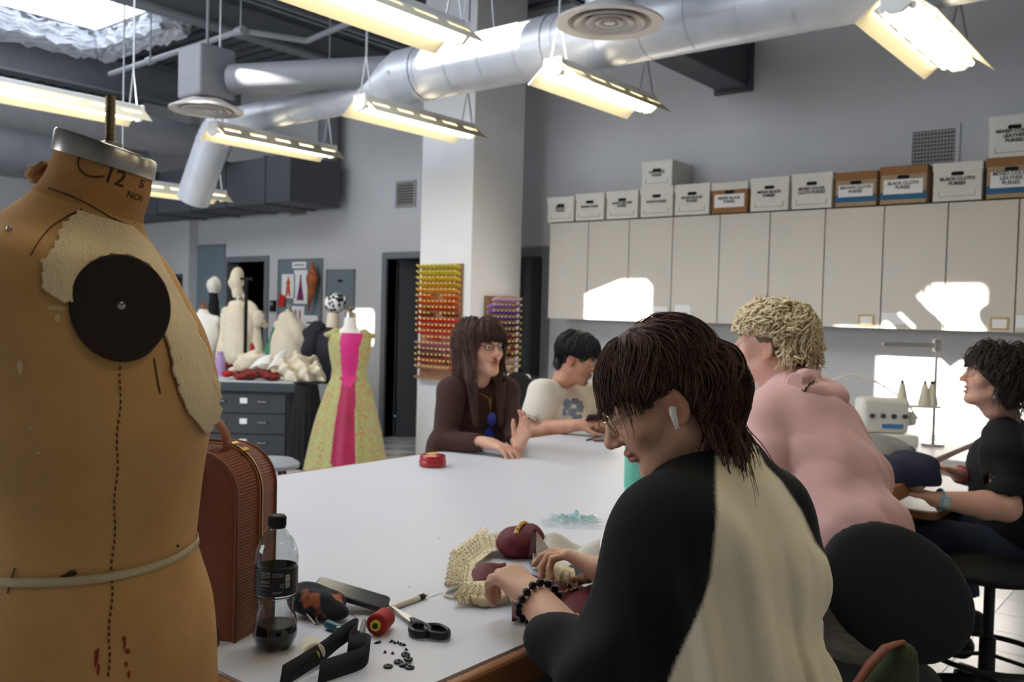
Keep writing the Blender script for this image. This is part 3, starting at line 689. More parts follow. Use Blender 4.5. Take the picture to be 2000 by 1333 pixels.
t = thing('fabric_swatch', 'red fabric swatch pinned low left on the noticeboard', 'fabric swatch', tuple(at_x(551, 586, XW-0.03)))
MB().prism([(-0.07, -0.08), (0.05, -0.09), (0.08, 0.05), (-0.04, 0.08)], 0, 0.012, M=Matrix(((0, 0, -1), (-1, 0, 0), (0, 1, 0)))).build('cloth', 'pin_red', t, bevel=0.003)
c = at_x(610, 553, XW-0.105)
s = SDF((c.x-0.1, c.y-0.18, c.z-0.42), (c.x+0.09, c.y+0.18, c.z+0.32), 0.012)
s.cap(c+Vector((0, 0, .27)), c+Vector((0, 0, 0.05)), 0.012, 0.07, k=.03).cap(c+Vector((0, 0, 0.05)), c+Vector((0, 0.02, -.2)), 0.075, 0.03, k=.03).cap(c+Vector((0, .03, -.1)), c+Vector((0, .07, -.36)), 0.03, 0.012)
mat('orange_silk', (196, 110, 50), 0.4, var=0.5, vscale=9, rgb2=(96, 52, 34))
tag(sdf_obj(s, 'hanging_headdress', 'orange_silk'), 'orange and brown headdress hanging on the noticeboard', 'headdress')
c = at_x(536, 599, XW)
t = thing('card_reader', 'black wall box between the dark doorway and noticeboard', 'wall box', (XW, c.y, c.z-0.07))
MB().bb((-0.05, -0.045, 0), (0, 0.045, 0.15)).build('case', 'hole_dark', t, bevel=0.006); MB().bb((-0.052, -0.03, 0.08), (-0.05, 0.03, 0.13)).build('window', 'frame_grey', t)
# exit sign
mat('exit_green', (30, 96, 70), 0.6, emit=0.12); c = at_x(418, 291, 6.3)
t = thing('exit_sign', 'green exit sign under the bent duct', 'sign', (6.28, c.y, c.z-0.08))
MB().bb((-0.03, -0.17, 0), (0.03, 0.17, 0.17)).build('case', 'exit_green', t, bevel=0.006); text_obj('EXIT', 0.12, 'paper', Matrix(((0, 0, -1, -0.032), (-1, 0, 0, 0), (0, 1, 0, 0.085), (0, 0, 0, 1))), t)
MB().cyl((0, 0, 0.17), (0, 0, ZC-c.z+0.08), 0.01, n=8).build('stem', 'soffit_dark', t)
# ------------------------------------------------------------------ thread racks on the column
def thread_mats():
    cols = [(196, 190, 70), (214, 196, 60), (222, 190, 40), (214, 170, 44), (222, 158, 60), (220, 110, 30), (214, 84, 34), (190, 60, 30), (120, 44, 30), (206, 40, 36), (196, 30, 40), (210, 60, 66), (216, 120, 120), (190, 120, 150), (150, 80, 130), (110, 34, 50), (190, 84, 80), (206, 150, 130)]
    return [mat('thread_%d' % i, c, 0.55) for i, c in enumerate(cols)]
tms_ = thread_mats()
mat('rack_wood', (150, 112, 82), 0.6, var=0.1, vscale=20); mat('cone_yellow', (224, 196, 110), 0.5)
def spool_mesh(m):
    b = MB(); M = rot_to((-1, 0, 0.35))
    b.lathe([(0.001, 0), (0.017, 0.0), (0.017, 0.006), (0.0155, 0.008), (0.0165, 0.045), (0.011, 0.07), (0.009, 0.072), (0.009, 0.085), (0.001, 0.085)], 8, M=M, mis=[1, 1, 1, 0, 0, 0, 1, 1])
    me = bpy.data.meshes.new('thread_spool'); me.from_pydata(b.v, [], b.f); me.materials.append(m); me.materials.append(MATS['cone_yellow']); me.polygons.foreach_set('material_index', b.m); me.polygons.foreach_set('use_smooth', [True]*len(b.f)); return me
def rack(name, label, n_loc, normal_x, u0, v0, u1, v1, rows, cols, colours, group, rowname):
    pass
SP = [spool_mesh(m) for m in tms_]
a = at_x(826, 517, xc); c = at_x(901, 728, xc); w = a.y-c.y; h = a.z-c.z
t = thing('thread_rack', 'tall wooden thread rack with yellow to red spools on column', 'thread rack', (xc, (a.y+c.y)/2, c.z-0.03))
MB().bb((-0.015, -w/2, -0.03), (0, w/2, h+0.03)).build('backboard', 'rack_wood', t); MB().bb((-0.07, -w/2-0.02, -0.05), (0, w/2+0.02, -0.03)).build('ledge', 'rack_wood', t)
NR, NC = 18, 10
ORD = 'first second third fourth fifth sixth seventh eighth ninth tenth eleventh twelfth thirteenth fourteenth fifteenth sixteenth seventeenth eighteenth'.split()
for r in range(NR):
    for q in range(NC):
        if (r in (5, 7, 8) and q in (4, 5) and random.random() < .8) or (r == 12 and q < 2): continue
        ci = r if random.random() < .85 else max(0, min(17, r+random.choice((-1, 1))))
        o = bpy.data.objects.new('thread_spool', SP[ci]); COL.objects.link(o)
        o.location = (xc-0.024, a.y-(q+0.5)*w/NC, a.z-(r+0.5)*h/NR-0.012)
        tag(o, '%s spool from the left in the %s row of the yellow to red rack' % (ORD[q], ORD[r]), 'thread spool', 'spools on the yellow to red thread rack')
        o.scale = (1, 1, 1)
pc = [(196, 160, 206), (150, 110, 190), (110, 70, 160), (90, 70, 170), (60, 40, 110), (50, 34, 90), (130, 30, 60), (110, 24, 44), (150, 60, 70), (70, 24, 40), (196, 170, 180), (206, 196, 190)]
SP2 = []
for i, c_ in enumerate(pc):
    me = SP[0].copy(); me.materials[0] = mat('thread_p%d' % i, c_, 0.5); me.transform(Matrix.Rotation(math.radians(90), 4, 'Z')); SP2.append(me)
yc = 0.892*xc
a = at_y(946, 578, yc); c = at_y(1003, 722, yc); w = c.x-a.x; h = a.z-c.z
t = thing('thread_rack', 'narrow thread rack with purple spools on the column side', 'thread rack', ((a.x+c.x)/2, yc, c.z-0.03))
MB().bb((-w/2, -0.015, -0.03), (w/2, 0, h+0.03)).build('backboard', 'rack_wood', t); MB().bb((-w/2-0.02, -0.07, -0.05), (w/2+0.02, 0, -0.03)).build('ledge', 'rack_wood', t)
for r in range(12):
    for q in range(8):
        if random.random() < (.05 if r < 6 else .3): continue
        o = bpy.data.objects.new('thread_spool', SP2[r]); COL.objects.link(o); o.location = (a.x+(q+.5)*w/8, yc-0.024, a.z-(r+.5)*h/12-0.012)
        tag(o, '%s spool from the left in the %s row of the purple rack' % (ORD[q], ORD[r]), 'thread spool', 'spools on the purple thread rack')
# dark rack on the pier
a = at_x(326, 536, 7.1); c = at_x(356, 606, 7.1)
t = thing('thread_rack', 'dark thread rack hanging on the wall pier at left', 'thread rack', (7.1, (a.y+c.y)/2, c.z)); w = a.y-c.y; h = a.z-c.z
MB().bb((-0.02, -w/2, 0), (0, w/2, h)).build('backboard', 'soffit_dark', t)
for r in range(5): MB().bb((-0.1, -w/2, r*h/5), (-0.02, w/2, r*h/5+0.05)).build('row', 'hole_dark', t)
# boxes seen in the doorway
mat('pale_bin', (176, 180, 176), 0.7)
for (u0, v0, u1, v1, lab) in ((800, 655, 818, 700, 'upper pale bin inside the right doorway'), (800, 702, 818, 735, 'lower pale bin inside the right doorway')):
    a = at_x(u0, v0, XW+0.7); c = at_x(u1, v1, XW+0.7)
    t = thing('storage_bin', lab, 'bin', (XW+0.7, (a.y+c.y)/2, c.z)); w = a.y-c.y+0.25; h = a.z-c.z
    MB().bb((0, -w/2-0.1, 0), (0.3, w/2-0.1, h-0.03)).build('body', 'pale_bin', t, bevel=0.01); MB().bb((-0.01, -w/2-0.11, h-0.03), (0.31, w/2-0.09, h)).build('lid', 'paper', t, bevel=0.005)
p = at_x(808, 738, XW+0.7)
t = thing('utility_shelf', 'small grey shelf unit inside the right doorway', 'shelf', (XW+0.85, p.y-0.1, 0)); MB().bb((-0.2, -0.35, p.z-0.05), (0.2, 0.3, p.z-0.005)).bb((-0.2, -0.35, 0), (-0.16, -0.31, p.z)).bb((0.16, 0.26, 0), (0.2, 0.3, p.z)).bb((-0.2, 0.26, 0), (-0.16, 0.3, p.z)).bb((0.16, -0.35, 0), (0.2, -0.31, p.z)).build('rack', 'frame_grey', t)
# ------------------------------------------------------------------ near dress form
from mathutils.bvhtree import BVHTree
CAMP = Vector((0, 0, CAMZ))
def ray_hit(bvh, u, v, off=0.0008):
    d = Vector(_D(u, v)).normalized(); h = bvh.ray_cast(CAMP, d)
    if h[0] is None: return None
    n = h[1] if h[1].dot(d) < 0 else -h[1]
    return h[0]+n*off, n
def to_px(p):
    q = RW.T @ np.array([p[0], p[1], p[2]-CAMZ]); return 1000+_f*q[0]/q[2], 666.5+_f*q[1]/q[2]
def catmull(A, t):
    A = np.asarray(A, float); n = len(A)-1; i = min(int(t), n-1); f = t-i
    p0, p1, p2, p3 = A[max(i-1, 0)], A[i], A[i+1], A[min(i+2, n)]
    return 0.5*((2*p1)+(-p0+p2)*f+(2*p0-5*p1+4*p2-p3)*f*f+(-p0+3*p1-3*p2+p3)*f**3)
mat('linen', (200, 154, 94), 0.85, var=0.16, vscale=7, bump=0.25, bscale=420); mat('knit', (230, 208, 166), 0.9, var=0.06, vscale=12, bump=0.5, bscale=260, stretch=(1, 1, 0.12))
mat('plate_wood', (40, 24, 12), 0.75, var=0.25, vscale=10); mat('steel', (170, 166, 158), 0.28, 0.9, var=0.05); mat('brass_dark', (128, 112, 84), 0.35, 0.9); mat('tape', (196, 182, 146), 0.8); mat('stitch', (84, 58, 30), 0.9); mat('stain_dark', (70, 44, 24), 0.9); mat('stain_red', (140, 48, 30), 0.9); mat('iron', (34, 34, 36), 0.5, 0.5)
mat('canvas_neck', (176, 126, 70), 0.85, var=0.14, vscale=9, bump=0.25, bscale=420)
FU = Vector((0.6297, -0.7764, 0)).normalized(); FV = Vector((-FU.y, FU.x, 0))*-1
if FV.dot(CAMP-Vector((0.5, 1.0, CAMZ))) < 0: FV = -FV
FD = 1.07; F0 = at_d(190, 700, FD); F0.z = 0
def fp(x, y):
    p = at_d(x, y, FD); return ((p-F0).dot(FU), p.z)
LV = [(132, 268, 296, 322, .050), (114, 330, 288, 380, .052), (82, 376, 273, 436, .058), (40, 424, 283, 480, .1), (4, 470, 303, 520, .146), (-22, 540, 335, 580, .160), (-40, 640, 376, 655, .162), (-46, 740, 403, 745, .158), (-44, 800, 405, 800, .155), (-36, 860, 388, 860, .146), (-22, 950, 374, 950, .132), (-8, 1040, 363, 1050, .123), (-6, 1085, 361, 1075, .121), (-16, 1120, 370, 1120, .130), (-34, 1200, 387, 1200, .152), (-46, 1300, 392, 1300, .168), (-50, 1420, 390, 1420, .176), (-44, 1520, 382, 1520, .17)]
LV2 = np.array([(*fp(a, b_), *fp(c, d), e) for a, b_, c, d, e in LV])
def form_pt(t, th, off=0.0):
    ub, zb, uf, zf, vh = catmull(LV2, t); uc = (ub+uf)/2; ru = (uf-ub)/2+off; rv = vh+off; e = 2/2.35
    c, s = math.cos(th), math.sin(th); u = uc+ru*math.copysign(abs(c)**e, c); v = rv*math.copysign(abs(s)**e, s)
    z = zb+(zf-zb)*((u-ub)/(uf-ub)); p = F0+FU*u+FV*v; p.z = z; return p
NT, NH = 190, 120; nl = len(LV)-1
def form_grid(off, t0=0, t1=nl, nt=NT, nh=NH):
    th = 2*math.pi*np.arange(nh)/nh; c, s = np.cos(th), np.sin(th); e = 2/2.35; cu = np.sign(c)*np.abs(c)**e; su = np.sign(s)*np.abs(s)**e; rows = []
    for j in range(nt):
        ub, zb, uf, zf, vh = catmull(LV2, t0+(t1-t0)*j/(nt-1)); u = (ub+uf)/2+((uf-ub)/2+off)*cu; v = (vh+off)*su; z = zb+(zf-zb)*((u-ub)/(uf-ub))
        rows.append(np.stack([F0.x+FU.x*u+FV.x*v, F0.y+FU.y*u+FV.y*v, z], 1))
    P = np.concatenate(rows); j, i = np.meshgrid(np.arange(nt-1), np.arange(nh), indexing='ij'); i2 = (i+1) % nh
    return P, np.stack([j*nh+i, j*nh+i2, (j+1)*nh+i2, (j+1)*nh+i], -1).reshape(-1, 4)
P, Q = form_grid(0)
bvh = BVHTree.FromPolygons([tuple(p) for p in P], [tuple(q) for q in Q])
form = thing('dress_form', 'large tan linen dress form with dark arm plate in the left foreground', 'dress form', (F0.x, F0.y, 0))
mi = [1 if j < int(NT*2.05/nl) else 0 for j in range(NT-1) for i in range(NH)]
torso = mesh_np('torso', P, Q, ['linen', 'canvas_neck'], form, mi=mi)
# closed bottom
b = MB(); ring = [form_pt(nl, 2*math.pi*i/60) for i in range(60)]; b.add(ring, [tuple(range(60))]); b.build('bottom_disc', 'plate_wood', form, world=True)
# neck cap band, plate and screw
mm = MB(); K = 64
prof = [(0.0, 0.003), (-0.35, 0.0035), (-0.42, 0.0025), (-0.42, -0.002)]
for k in range(K): pass
def neck_ring(t, off, dz):
    return [form_pt(max(t, 0), 2*math.pi*i/K, off)+Vector((0, 0, dz)) for i in range(K)]
rings = [neck_ring(0.55, 0.0028, 0), neck_ring(0, 0.0035, 0.003), neck_ring(0, 0.0015, 0.006), neck_ring(0, -0.012, 0.0065)]
for r_ in rings: mm.v += [tuple(p) for p in r_]
for k in range(len(rings)-1):
    for i in range(K): mm.f.append((k*K+i, k*K+(i+1) % K, (k+1)*K+(i+1) % K, (k+1)*K+i)); mm.m.append(0)
mm.f.append(tuple((len(rings)-1)*K+i for i in range(K))); mm.m.append(0)
mm.build('neck_cap', 'steel', form, world=True, smooth=True, ang=50)
sc = sum((form_pt(0, 2*math.pi*i/24) for i in range(24)), Vector())/24
sb_ = at_d(215, 262, FD); sb_.z = sc.z
rod = MB(); pts = []; n_ = 64
h_ = at_d(214, 188, FD).z-sc.z
rod.tube([sb_+Vector((0, 0, h_*k/90)) for k in range(91)], [0.0052+(0.0011 if k % 3 == 1 else 0) for k in range(91)], 14)
rod.build('screw', 'brass_dark', form, world=True, smooth=True, ang=0)
MB().lathe([(0.001, 0), (0.014, 0), (0.014, 0.005), (0.006, 0.008)], 20, o=sb_+Vector((0, 0, 0.004))).build('nut', 'steel', form, world=True, smooth=True)
# arm plate
hc = ray_hit(bvh, 232, 606); pn = (hc[1]*1.2+FV).normalized(); pc_ = hc[0]+pn*0.012
ax1 = Vector((0, 0, 1)).cross(pn).normalized(); ax2 = pn.cross(ax1)
dpl = (pc_-CAMP).dot(Vector(RW[:, 2])); ra_, rb_2 = 90*dpl/_f*1.02, 106*dpl/_f
b = MB(); M = Matrix((ax1, ax2, pn)).transposed(); el = [(ra_*math.cos(a), rb_2*math.sin(a)) for a in np.linspace(0, 2*math.pi, 64, endpoint=False)]
b.prism(el, -0.05, 0.006, M=M, o=pc_); b.build('arm_plate', 'plate_wood', form, world=True, bevel=0.0025)
MB().lathe([(0.001, 0.009), (0.003, 0.008), (0.0045, 0.006)], 12, M=M, o=pc_).build('plate_screw', 'steel', form, world=True, smooth=True)
# knit covering over shoulder and bust
def inside(poly, x, y):
    r = False; j = len(poly)-1
    for i in range(len(poly)):
        xi, yi = poly[i]; xj, yj = poly[j]
        if (yi > y) != (yj > y) and x < (xj-xi)*(y-yi)/(yj-yi)+xi: r = not r
        j = i
    return r
kp = [(78, 560), (84, 515), (118, 452), (150, 412), (205, 422), (250, 436), (286, 470), (312, 510), (345, 570), (378, 630), (408, 700), (430, 770), (428, 815), (405, 852), (372, 812), (350, 770), (332, 700), (322, 640), (326, 590), (318, 556), (292, 520), (255, 500), (215, 498), (182, 512), (160, 545), (150, 590), (128, 596), (104, 580)]
P2, Q2 = form_grid(0.0035, 2.2, 9.6, 260, 420)
cen = P2[Q2].mean(1); keep = []
for i, c in enumerate(cen):
    x, y = to_px(c); vv = (Vector(c)-F0).dot(FV)
    jx = 2.5*math.sin(c[2]*160)+2*math.sin(c[2]*390+x*.2)
    keep.append(vv > -0.06 and inside(kp, x+jx, y+jx))
Qk = Q2[np.array(keep)]; used = np.unique(Qk); remap = -np.ones(len(P2), int); remap[used] = np.arange(len(used))
Pk = P2[used]; tt = np.array([to_px(p) for p in Pk])
Pk = Pk+np.array([(Vector(p)-F0-FV*((Vector(p)-F0).dot(FV)*0.0)).normalized() for p in Pk])*0.0
ko = mesh_np('knit_cover', Pk, remap[Qk], 'knit', form); md = ko.modifiers.new('solid', 'SOLIDIFY'); md.thickness = 0.0022; md.offset = 1
# decals that follow the surface
def decal(name, pts_px, m, parent, off=0.0012):
    vs = []
    for (x, y) in pts_px:
        h = ray_hit(bvh, x, y, off)
        if h is None: return None
        vs.append(h[0])
    cx = sum(p[0] for p in pts_px)/len(pts_px); cy = sum(p[1] for p in pts_px)/len(pts_px); h = ray_hit(bvh, cx, cy, off)
    b = MB(); n = len(vs); b.add(vs+[h[0]], [(i, (i+1) % n, n) for i in range(n)]); return b.build(name, m, parent, world=True)
def strip_px(name, line, wpx, m, parent, off=0.001, flat=True):
    A, B = [], []
    for i, (x, y) in enumerate(line):
        x2, y2 = line[min(i+1, len(line)-1)]; x1, y1 = line[max(i-1, 0)]; L = math.hypot(x2-x1, y2-y1) or 1; nx, ny = -(y2-y1)/L, (x2-x1)/L
        a = ray_hit(bvh, x+nx*wpx/2, y+ny*wpx/2, off); c = ray_hit(bvh, x-nx*wpx/2, y-ny*wpx/2, off)
        if a is None or c is None: continue
        A.append(a[0]); B.append(c[0])
    n = len(A); b = MB(); b.add(A+B, [(i, i+1, n+i+1, n+i) for i in range(n-1)]); return b.build(name, m, parent, world=True, solid=0.0006)
yy = 716
while yy < 1326:
    x = 236-(yy-716)*0.042+2.2*math.sin(yy*0.05); strip_px('seam_stitch', [(x, yy), (x-0.3, yy+4), (x+random.uniform(-1, 1), yy+8)], 3.2 if yy < 1090 else 4.0, 'stitch', form); yy += 13
strip_px('seam_line', [(262+k*-1.2, 436+k*0) for k in range(2)], 2, 'stitch', form)
for ln in ([(95, 368), (130, 380), (170, 398), (215, 425), (250, 440)], [(60, 500), (78, 470), (100, 445), (130, 425), (160, 410)], [(300, 700), (306, 740), (312, 770)], [(16, 1160), (24, 1128), (30, 1110)]):
    fine = [tuple(catmull(ln, k*(len(ln)-1)/12)) for k in range(13)]; strip_px('seam_line', fine, 2.6, 'stitch', form)
# waist tape all round
wt = MB(); KK = 90; r1 = []; r2 = []
for i in range(KK):
    th = 2*math.pi*i/KK; tl = 12.05; a = form_pt(tl-0.22, th, 0.002); c = form_pt(tl+0.22, th, 0.0022); r1.append(a); r2.append(c)
wt.add(r1+r2, [(i, (i+1) % KK, KK+(i+1) % KK, KK+i) for i in range(KK)]); wt.build('waist_tape', 'tape', form, world=True, smooth=True, solid=0.0012)
h = ray_hit(bvh, 342, 1066, 0.003)
if h: MB().lathe([(0.001, 0.002), (0.0016, 0.001), (0.002, 0)], 8, M=rot_to(h[1]), o=h[0]).build('pin_head', 'iron', form, world=True)
for (x, y) in ((18, 450), ):
    h = ray_hit(bvh, x, y, 0.001)
    if h: MB().lathe([(0.001, 0.004), (0.002, 0.0035), (0.003, 0.001), (0.003, 0)], 10, M=rot_to(h[1]), o=h[0]).build('pin_head', 'steel', form, world=True, smooth=True)
def blot(cx, cy, rx, ry, n=18, ang=0, seed=0):
    r = random.Random(seed); o = []
    for i in range(n):
        a = 2*math.pi*i/n; k = 0.7+0.5*r.random(); x, y = rx*math.cos(a)*k, ry*math.sin(a)*k; o.append((cx+x*math.cos(ang)-y*math.sin(ang), cy+x*math.sin(ang)+y*math.cos(ang)))
    return o
decal('stain', blot(133, 1125, 20, 8, ang=-0.5, seed=1), 'stain_dark', form)
for k, (x, y, rx, ry) in enumerate(((188, 1285, 5, 20), (192, 1310, 3, 14), (243, 1256, 2.5, 12), (248, 1273, 5, 6), (246, 1298, 3.5, 6), (251, 1318, 3, 9), (240, 1248, 2, 6))): decal('stain', blot(x, y, rx, ry, 12, 0.1, seed=k+3), 'stain_red', form)
mat('stain_pale', (214, 186, 140), 0.9)
for k, (x, y, rx, ry) in enumerate(((40, 717, 5, 14), (76, 884, 3, 3), (60, 836, 3, 3), (108, 602, 18, 5), (112, 622, 6, 9), (95, 520, 5, 9))): decal('glue_mark', blot(x, y, rx, ry, 12, 0, seed=k+20), 'stain_pale', form)
strip_px('ink_ring', [tuple(catmull([(160, 298), (153, 320), (162, 338), (182, 346), (204, 344)], k*4/20)) for k in range(21)], 3, 'stain_dark', form)
def wrapped_text(s_, size_px, cx, cy, ang, m, parent):
    me = text_mesh(s_, size_px, 'CENTER', size_px*0.012).copy(); ok = True
    for v in me.vertices:
        x, y = v.co.x, -v.co.y; X = cx+x*math.cos(ang)-y*math.sin(ang); Y = cy+x*math.sin(ang)+y*math.cos(ang)
        h = ray_hit(bvh, X, Y, 0.0009)
        if h is None: ok = False; break
        v.co = h[0]
    if ok:
        me.materials.clear(); me.materials.append(MATS[m]); obj_of('stamp', me, parent, world=True)
wrapped_text('12', 44, 224, 347, 0.32, 'stain_dark', form); wrapped_text('S', 22, 276, 360, 0.35, 'stain_dark', form); wrapped_text('NOI', 17, 262, 384, 0.35, 'stain_dark', form); wrapped_text('N', 14, 279, 335, 0.35, 'stain_dark', form)
# torn neck flap
h0 = at_d(88, 318, FD+0.02); fl_ = MB()
def flap(u_, v_):
    p = at_d(102-48*u_+6*math.sin(v_*9), 312+v_*34+u_*14+3*math.sin(u_*11), FD-0.012-0.015*math.sin(u_*2.2)); return p
fl_.grid(flap, 8, 6); fl_.build('torn_flap', 'canvas_neck', form, world=True, smooth=True, solid=0.0025)
# loose threads at the bust
MB().tube([at_d(418, 752, FD-0.02), at_d(430, 775, FD-0.02), at_d(438, 782, FD-0.02), at_d(428, 765, FD-0.02), at_d(416, 745, FD-0.02)], 0.0003, 4).build('loose_thread', 'tape', form, world=True)
# stand
zb_ = float(LV2[-1][1]); cx_ = F0+FU*((LV2[-1][0]+LV2[-1][2])/2)
MB().cyl((cx_.x, cx_.y, 0.1), (cx_.x, cx_.y, zb_+0.01), 0.017, n=16).build('pole', 'iron', form, world=True, smooth=True)
for k in range(3):
    a = k*2.1+0.4; d_ = Vector((math.cos(a), math.sin(a), 0)); lg = MB(); lg.tube([cx_+Vector((0, 0, 0.14)), cx_+d_*0.12+Vector((0, 0, 0.1)), cx_+d_*0.27+Vector((0, 0, 0.02))], [0.022, 0.018, 0.014], 8); lg.build('base_leg', 'iron', form, world=True, smooth=True)
# ------------------------------------------------------------------ main cutting table
mat('laminate', (214, 216, 224), 0.38, var=0.015, vscale=5); mat('edge_wood', (150, 98, 58), 0.45, var=0.18, vscale=6, stretch=(0.6, 6, 6), coat=0.1); mat('base_dark', (38, 38, 42), 0.6); mat('bracket_grey', (72, 74, 78), 0.5, 0.3)
TZ = 0.92; TX0, TX1, TY0, TY1 = 0.81, 3.72, 0.954, 2.552
t = thing('cutting_table', 'large white topped cutting table with wooden edge in the middle', 'table', ((TX0+TX1)/2, (TY0+TY1)/2, 0))
e = 0.028
MB().bb((TX0+0.001, TY0+0.001, TZ-0.045), (TX1-0.001, TY1-0.001, TZ)).build('table_top', 'laminate', t, world=True)
MB().bb((TX0-e, TY0-e, TZ-0.062), (TX1+e, TY0, TZ-0.0015)).build('edge_strip', 'edge_wood', t, world=True, bevel=0.01, segs=3)
MB().bb((TX0-e, TY1, TZ-0.062), (TX1+e, TY1+e, TZ-0.0015)).build('edge_strip', 'edge_wood', t, world=True, bevel=0.01, segs=3)
MB().bb((TX0-e, TY0, TZ-0.062), (TX0, TY1, TZ-0.0015)).build('edge_strip', 'edge_wood', t, world=True, bevel=0.01, segs=3)
MB().bb((TX1, TY0, TZ-0.062), (TX1+e, TY1, TZ-0.0015)).build('edge_strip', 'edge_wood', t, world=True, bevel=0.01, segs=3)
MB().bb((TX0+0.45, TY0+0.45, 0.08), (TX1-0.35, TY1-0.35, TZ-0.06)).build('cabinet_base', 'base_dark', t, world=True)
MB().bb((TX0+0.1, TY0+0.1, TZ-0.13), (TX1-0.1, TY1-0.1, TZ-0.06)).build('apron', 'bracket_grey', t, world=True)
for x in (TX0+0.1, TX1-0.1):
    for y in (TY0+0.1, TY1-0.1): MB().bb((x-0.035, y-0.035, 0), (x+0.035, y+0.035, TZ-0.06)).build('leg', 'base_dark', t, world=True, bevel=0.004)
mat('scuff', (150, 140, 132), 0.8)
for k, (u, v) in enumerate(((858, 1052), (800, 1147))):
    p = at_z(u, v, TZ); MB().prism([(q[0], q[1]) for q in blot(0, 0, 0.003, 0.003, 10, 0, k)], 0, 0.0004, o=p).build('scuff_mark', 'scuff', t, world=True)
# ------------------------------------------------------------------ brown backpack
mat('leather', (112, 56, 28), 0.42, var=0.10, vscale=10, bump=0.15, bscale=300); mat('leather_rib', (134, 70, 36), 0.40, var=0.08, vscale=10, bump=0.15, bscale=300); mat('zip_cream', (206, 190, 150), 0.6); mat('gold', (196, 160, 84), 0.3, 0.9)
bp0 = at_z(458, 1256, TZ); bp1 = at_z(548, 1196, TZ)
e2 = (bp1-bp0); TH = 0.135; e2.normalize(); e1 = Vector((-e2.y, e2.x, 0))
BW, BH, BR = 0.27, 0.325, 0.075
bk = thing('backpack', 'brown leather backpack with ribbed gusset standing behind the dress form', 'backpack', tuple(bp0))
def outline(s_):  # s in 0..1 from bottom near corner up, over the top, down the far side
    H1 = BH-BR; arc = math.pi/2*BR; L = 2*H1+2*arc+(BW-2*BR); d = s_*L
    if d < H1: return (0, d, -1, 0)
    d -= H1
    if d < arc: a = d/BR; return (BR-BR*math.cos(a), H1+BR*math.sin(a), -math.cos(a), math.sin(a))
    d -= arc
    if d < BW-2*BR: return (BR+d, BH, 0, 1)
    d -= BW-2*BR
    if d < arc: a = d/BR; return (BW-BR+BR*math.sin(a), H1+BR*math.cos(a), math.sin(a), math.cos(a))
    d -= arc; return (BW, H1-d, 1, 0)
def bpt(a, z, q): return bp0+e1*a+e2*q+Vector((0, 0, z))
NS = 1300
def gus(u_, v_):
    a, z, na, nz = outline(u_); q = TH*v_; bulge = 0.006*math.sin(math.pi*v_)
    rib = 0.0013*math.sin(u_*NS*0.75) if 0.06 < v_ < 0.42 or 0.58 < v_ < 0.94 else 0
    return bpt(a+na*(bulge+rib), z+nz*(bulge+rib), q)
MB().grid(gus, NS, 17).build('gusset', 'leather_rib', bk, world=True, smooth=True, ang=0)
for q, sgn, nm in ((0.0, -1, 'front_panel'), (TH, 1, 'back_panel')):
    def pan(u_, v_):
        a = u_*BW; top = BH
        if a < BR: top = BH-BR+math.sqrt(max(BR**2-(BR-a)**2, 0))
        elif a > BW-BR: top = BH-BR+math.sqrt(max(BR**2-(a-BW+BR)**2, 0))
        z = v_*top; bl = 0.01*math.sin(math.pi*u_)**0.5*math.sin(math.pi*v_)**0.5
        return bpt(a, z, q+sgn*bl)
    MB().grid(pan, 40, 24).build(nm, 'leather', bk, world=True, smooth=True, ang=0)
    MB().tube([bpt(*outline(s_)[:2], q) for s_ in np.linspace(0, 1, 90)], 0.004, 8).build('piping', 'leather', bk, world=True, smooth=True)
MB().bb((0, 0, 0), (0.01, 0.01, 0.01))
MB().add([bpt(0, 0.001, 0), bpt(BW, 0.001, 0), bpt(BW, 0.001, TH), bpt(0, 0.001, TH)], [(0, 1, 2, 3)]).build('bottom', 'leather', bk, world=True, solid=0.002)
zs = np.linspace(0.05, 0.62, 70)
zp = MB().tube([bpt(outline(s_)[0]+outline(s_)[2]*0.009, outline(s_)[1]+outline(s_)[3]*0.009, TH*0.5) for s_ in zs], 0.0035, 6).build('zipper', 'zip_cream', bk, world=True, smooth=True)
MB().tube([bpt(outline(s_)[0]+outline(s_)[2]*0.0075, outline(s_)[1]+outline(s_)[3]*0.0075, TH*0.5) for s_ in zs], 0.006, 6, flat=0.4).build('zip_tape', 'leather', zp, smooth=True)
a_, z_, na_, nz_ = outline(0.36)
for k, (ds, w_) in enumerate(((0.0, 0.006), (-0.022, 0.004))):
    a_, z_, na_, nz_ = outline(0.40+ds); MB().box(bpt(a_+na_*0.014, z_+nz_*0.014, TH*0.5), (0.02, 0.008, 0.004), M=rot_to((e1*na_+Vector((0, 0, nz_))))).build('zip_pull', 'gold', zp, bevel=0.001)
# carry handle and shoulder strap
hp = [(0.05, BH-0.012), (0.045, BH+0.02), (0.07, BH+0.055), (0.11, BH+0.068), (0.15, BH+0.055), (0.172, BH+0.02), (0.168, BH-0.002)]
hp = [tuple(catmull(hp, k*(len(hp)-1)/30)) for k in range(31)]
MB().tube([bpt(a, z, TH*0.3) for a, z in hp], 0.014, 10, flat=0.28, up=e1).build('carry_handle', 'leather_rib', bk, world=True, smooth=True)
sp = [(0.1, BH-0.02, -0.008), (0.125, BH-0.06, -0.03), (0.15, BH-0.12, -0.036), (0.19, BH-0.19, -0.02), (0.2, 0.03, -0.012)]
sp = [tuple(catmull(sp, k*(len(sp)-1)/24)) for k in range(25)]
MB().tube([bpt(a, z, q) for a, z, q in sp], 0.02, 10, flat=0.22, up=e1).build('shoulder_strap', 'leather_rib', bk, world=True, smooth=True)
mat('webbing', (24, 24, 26), 0.8, bump=0.2, bscale=400)
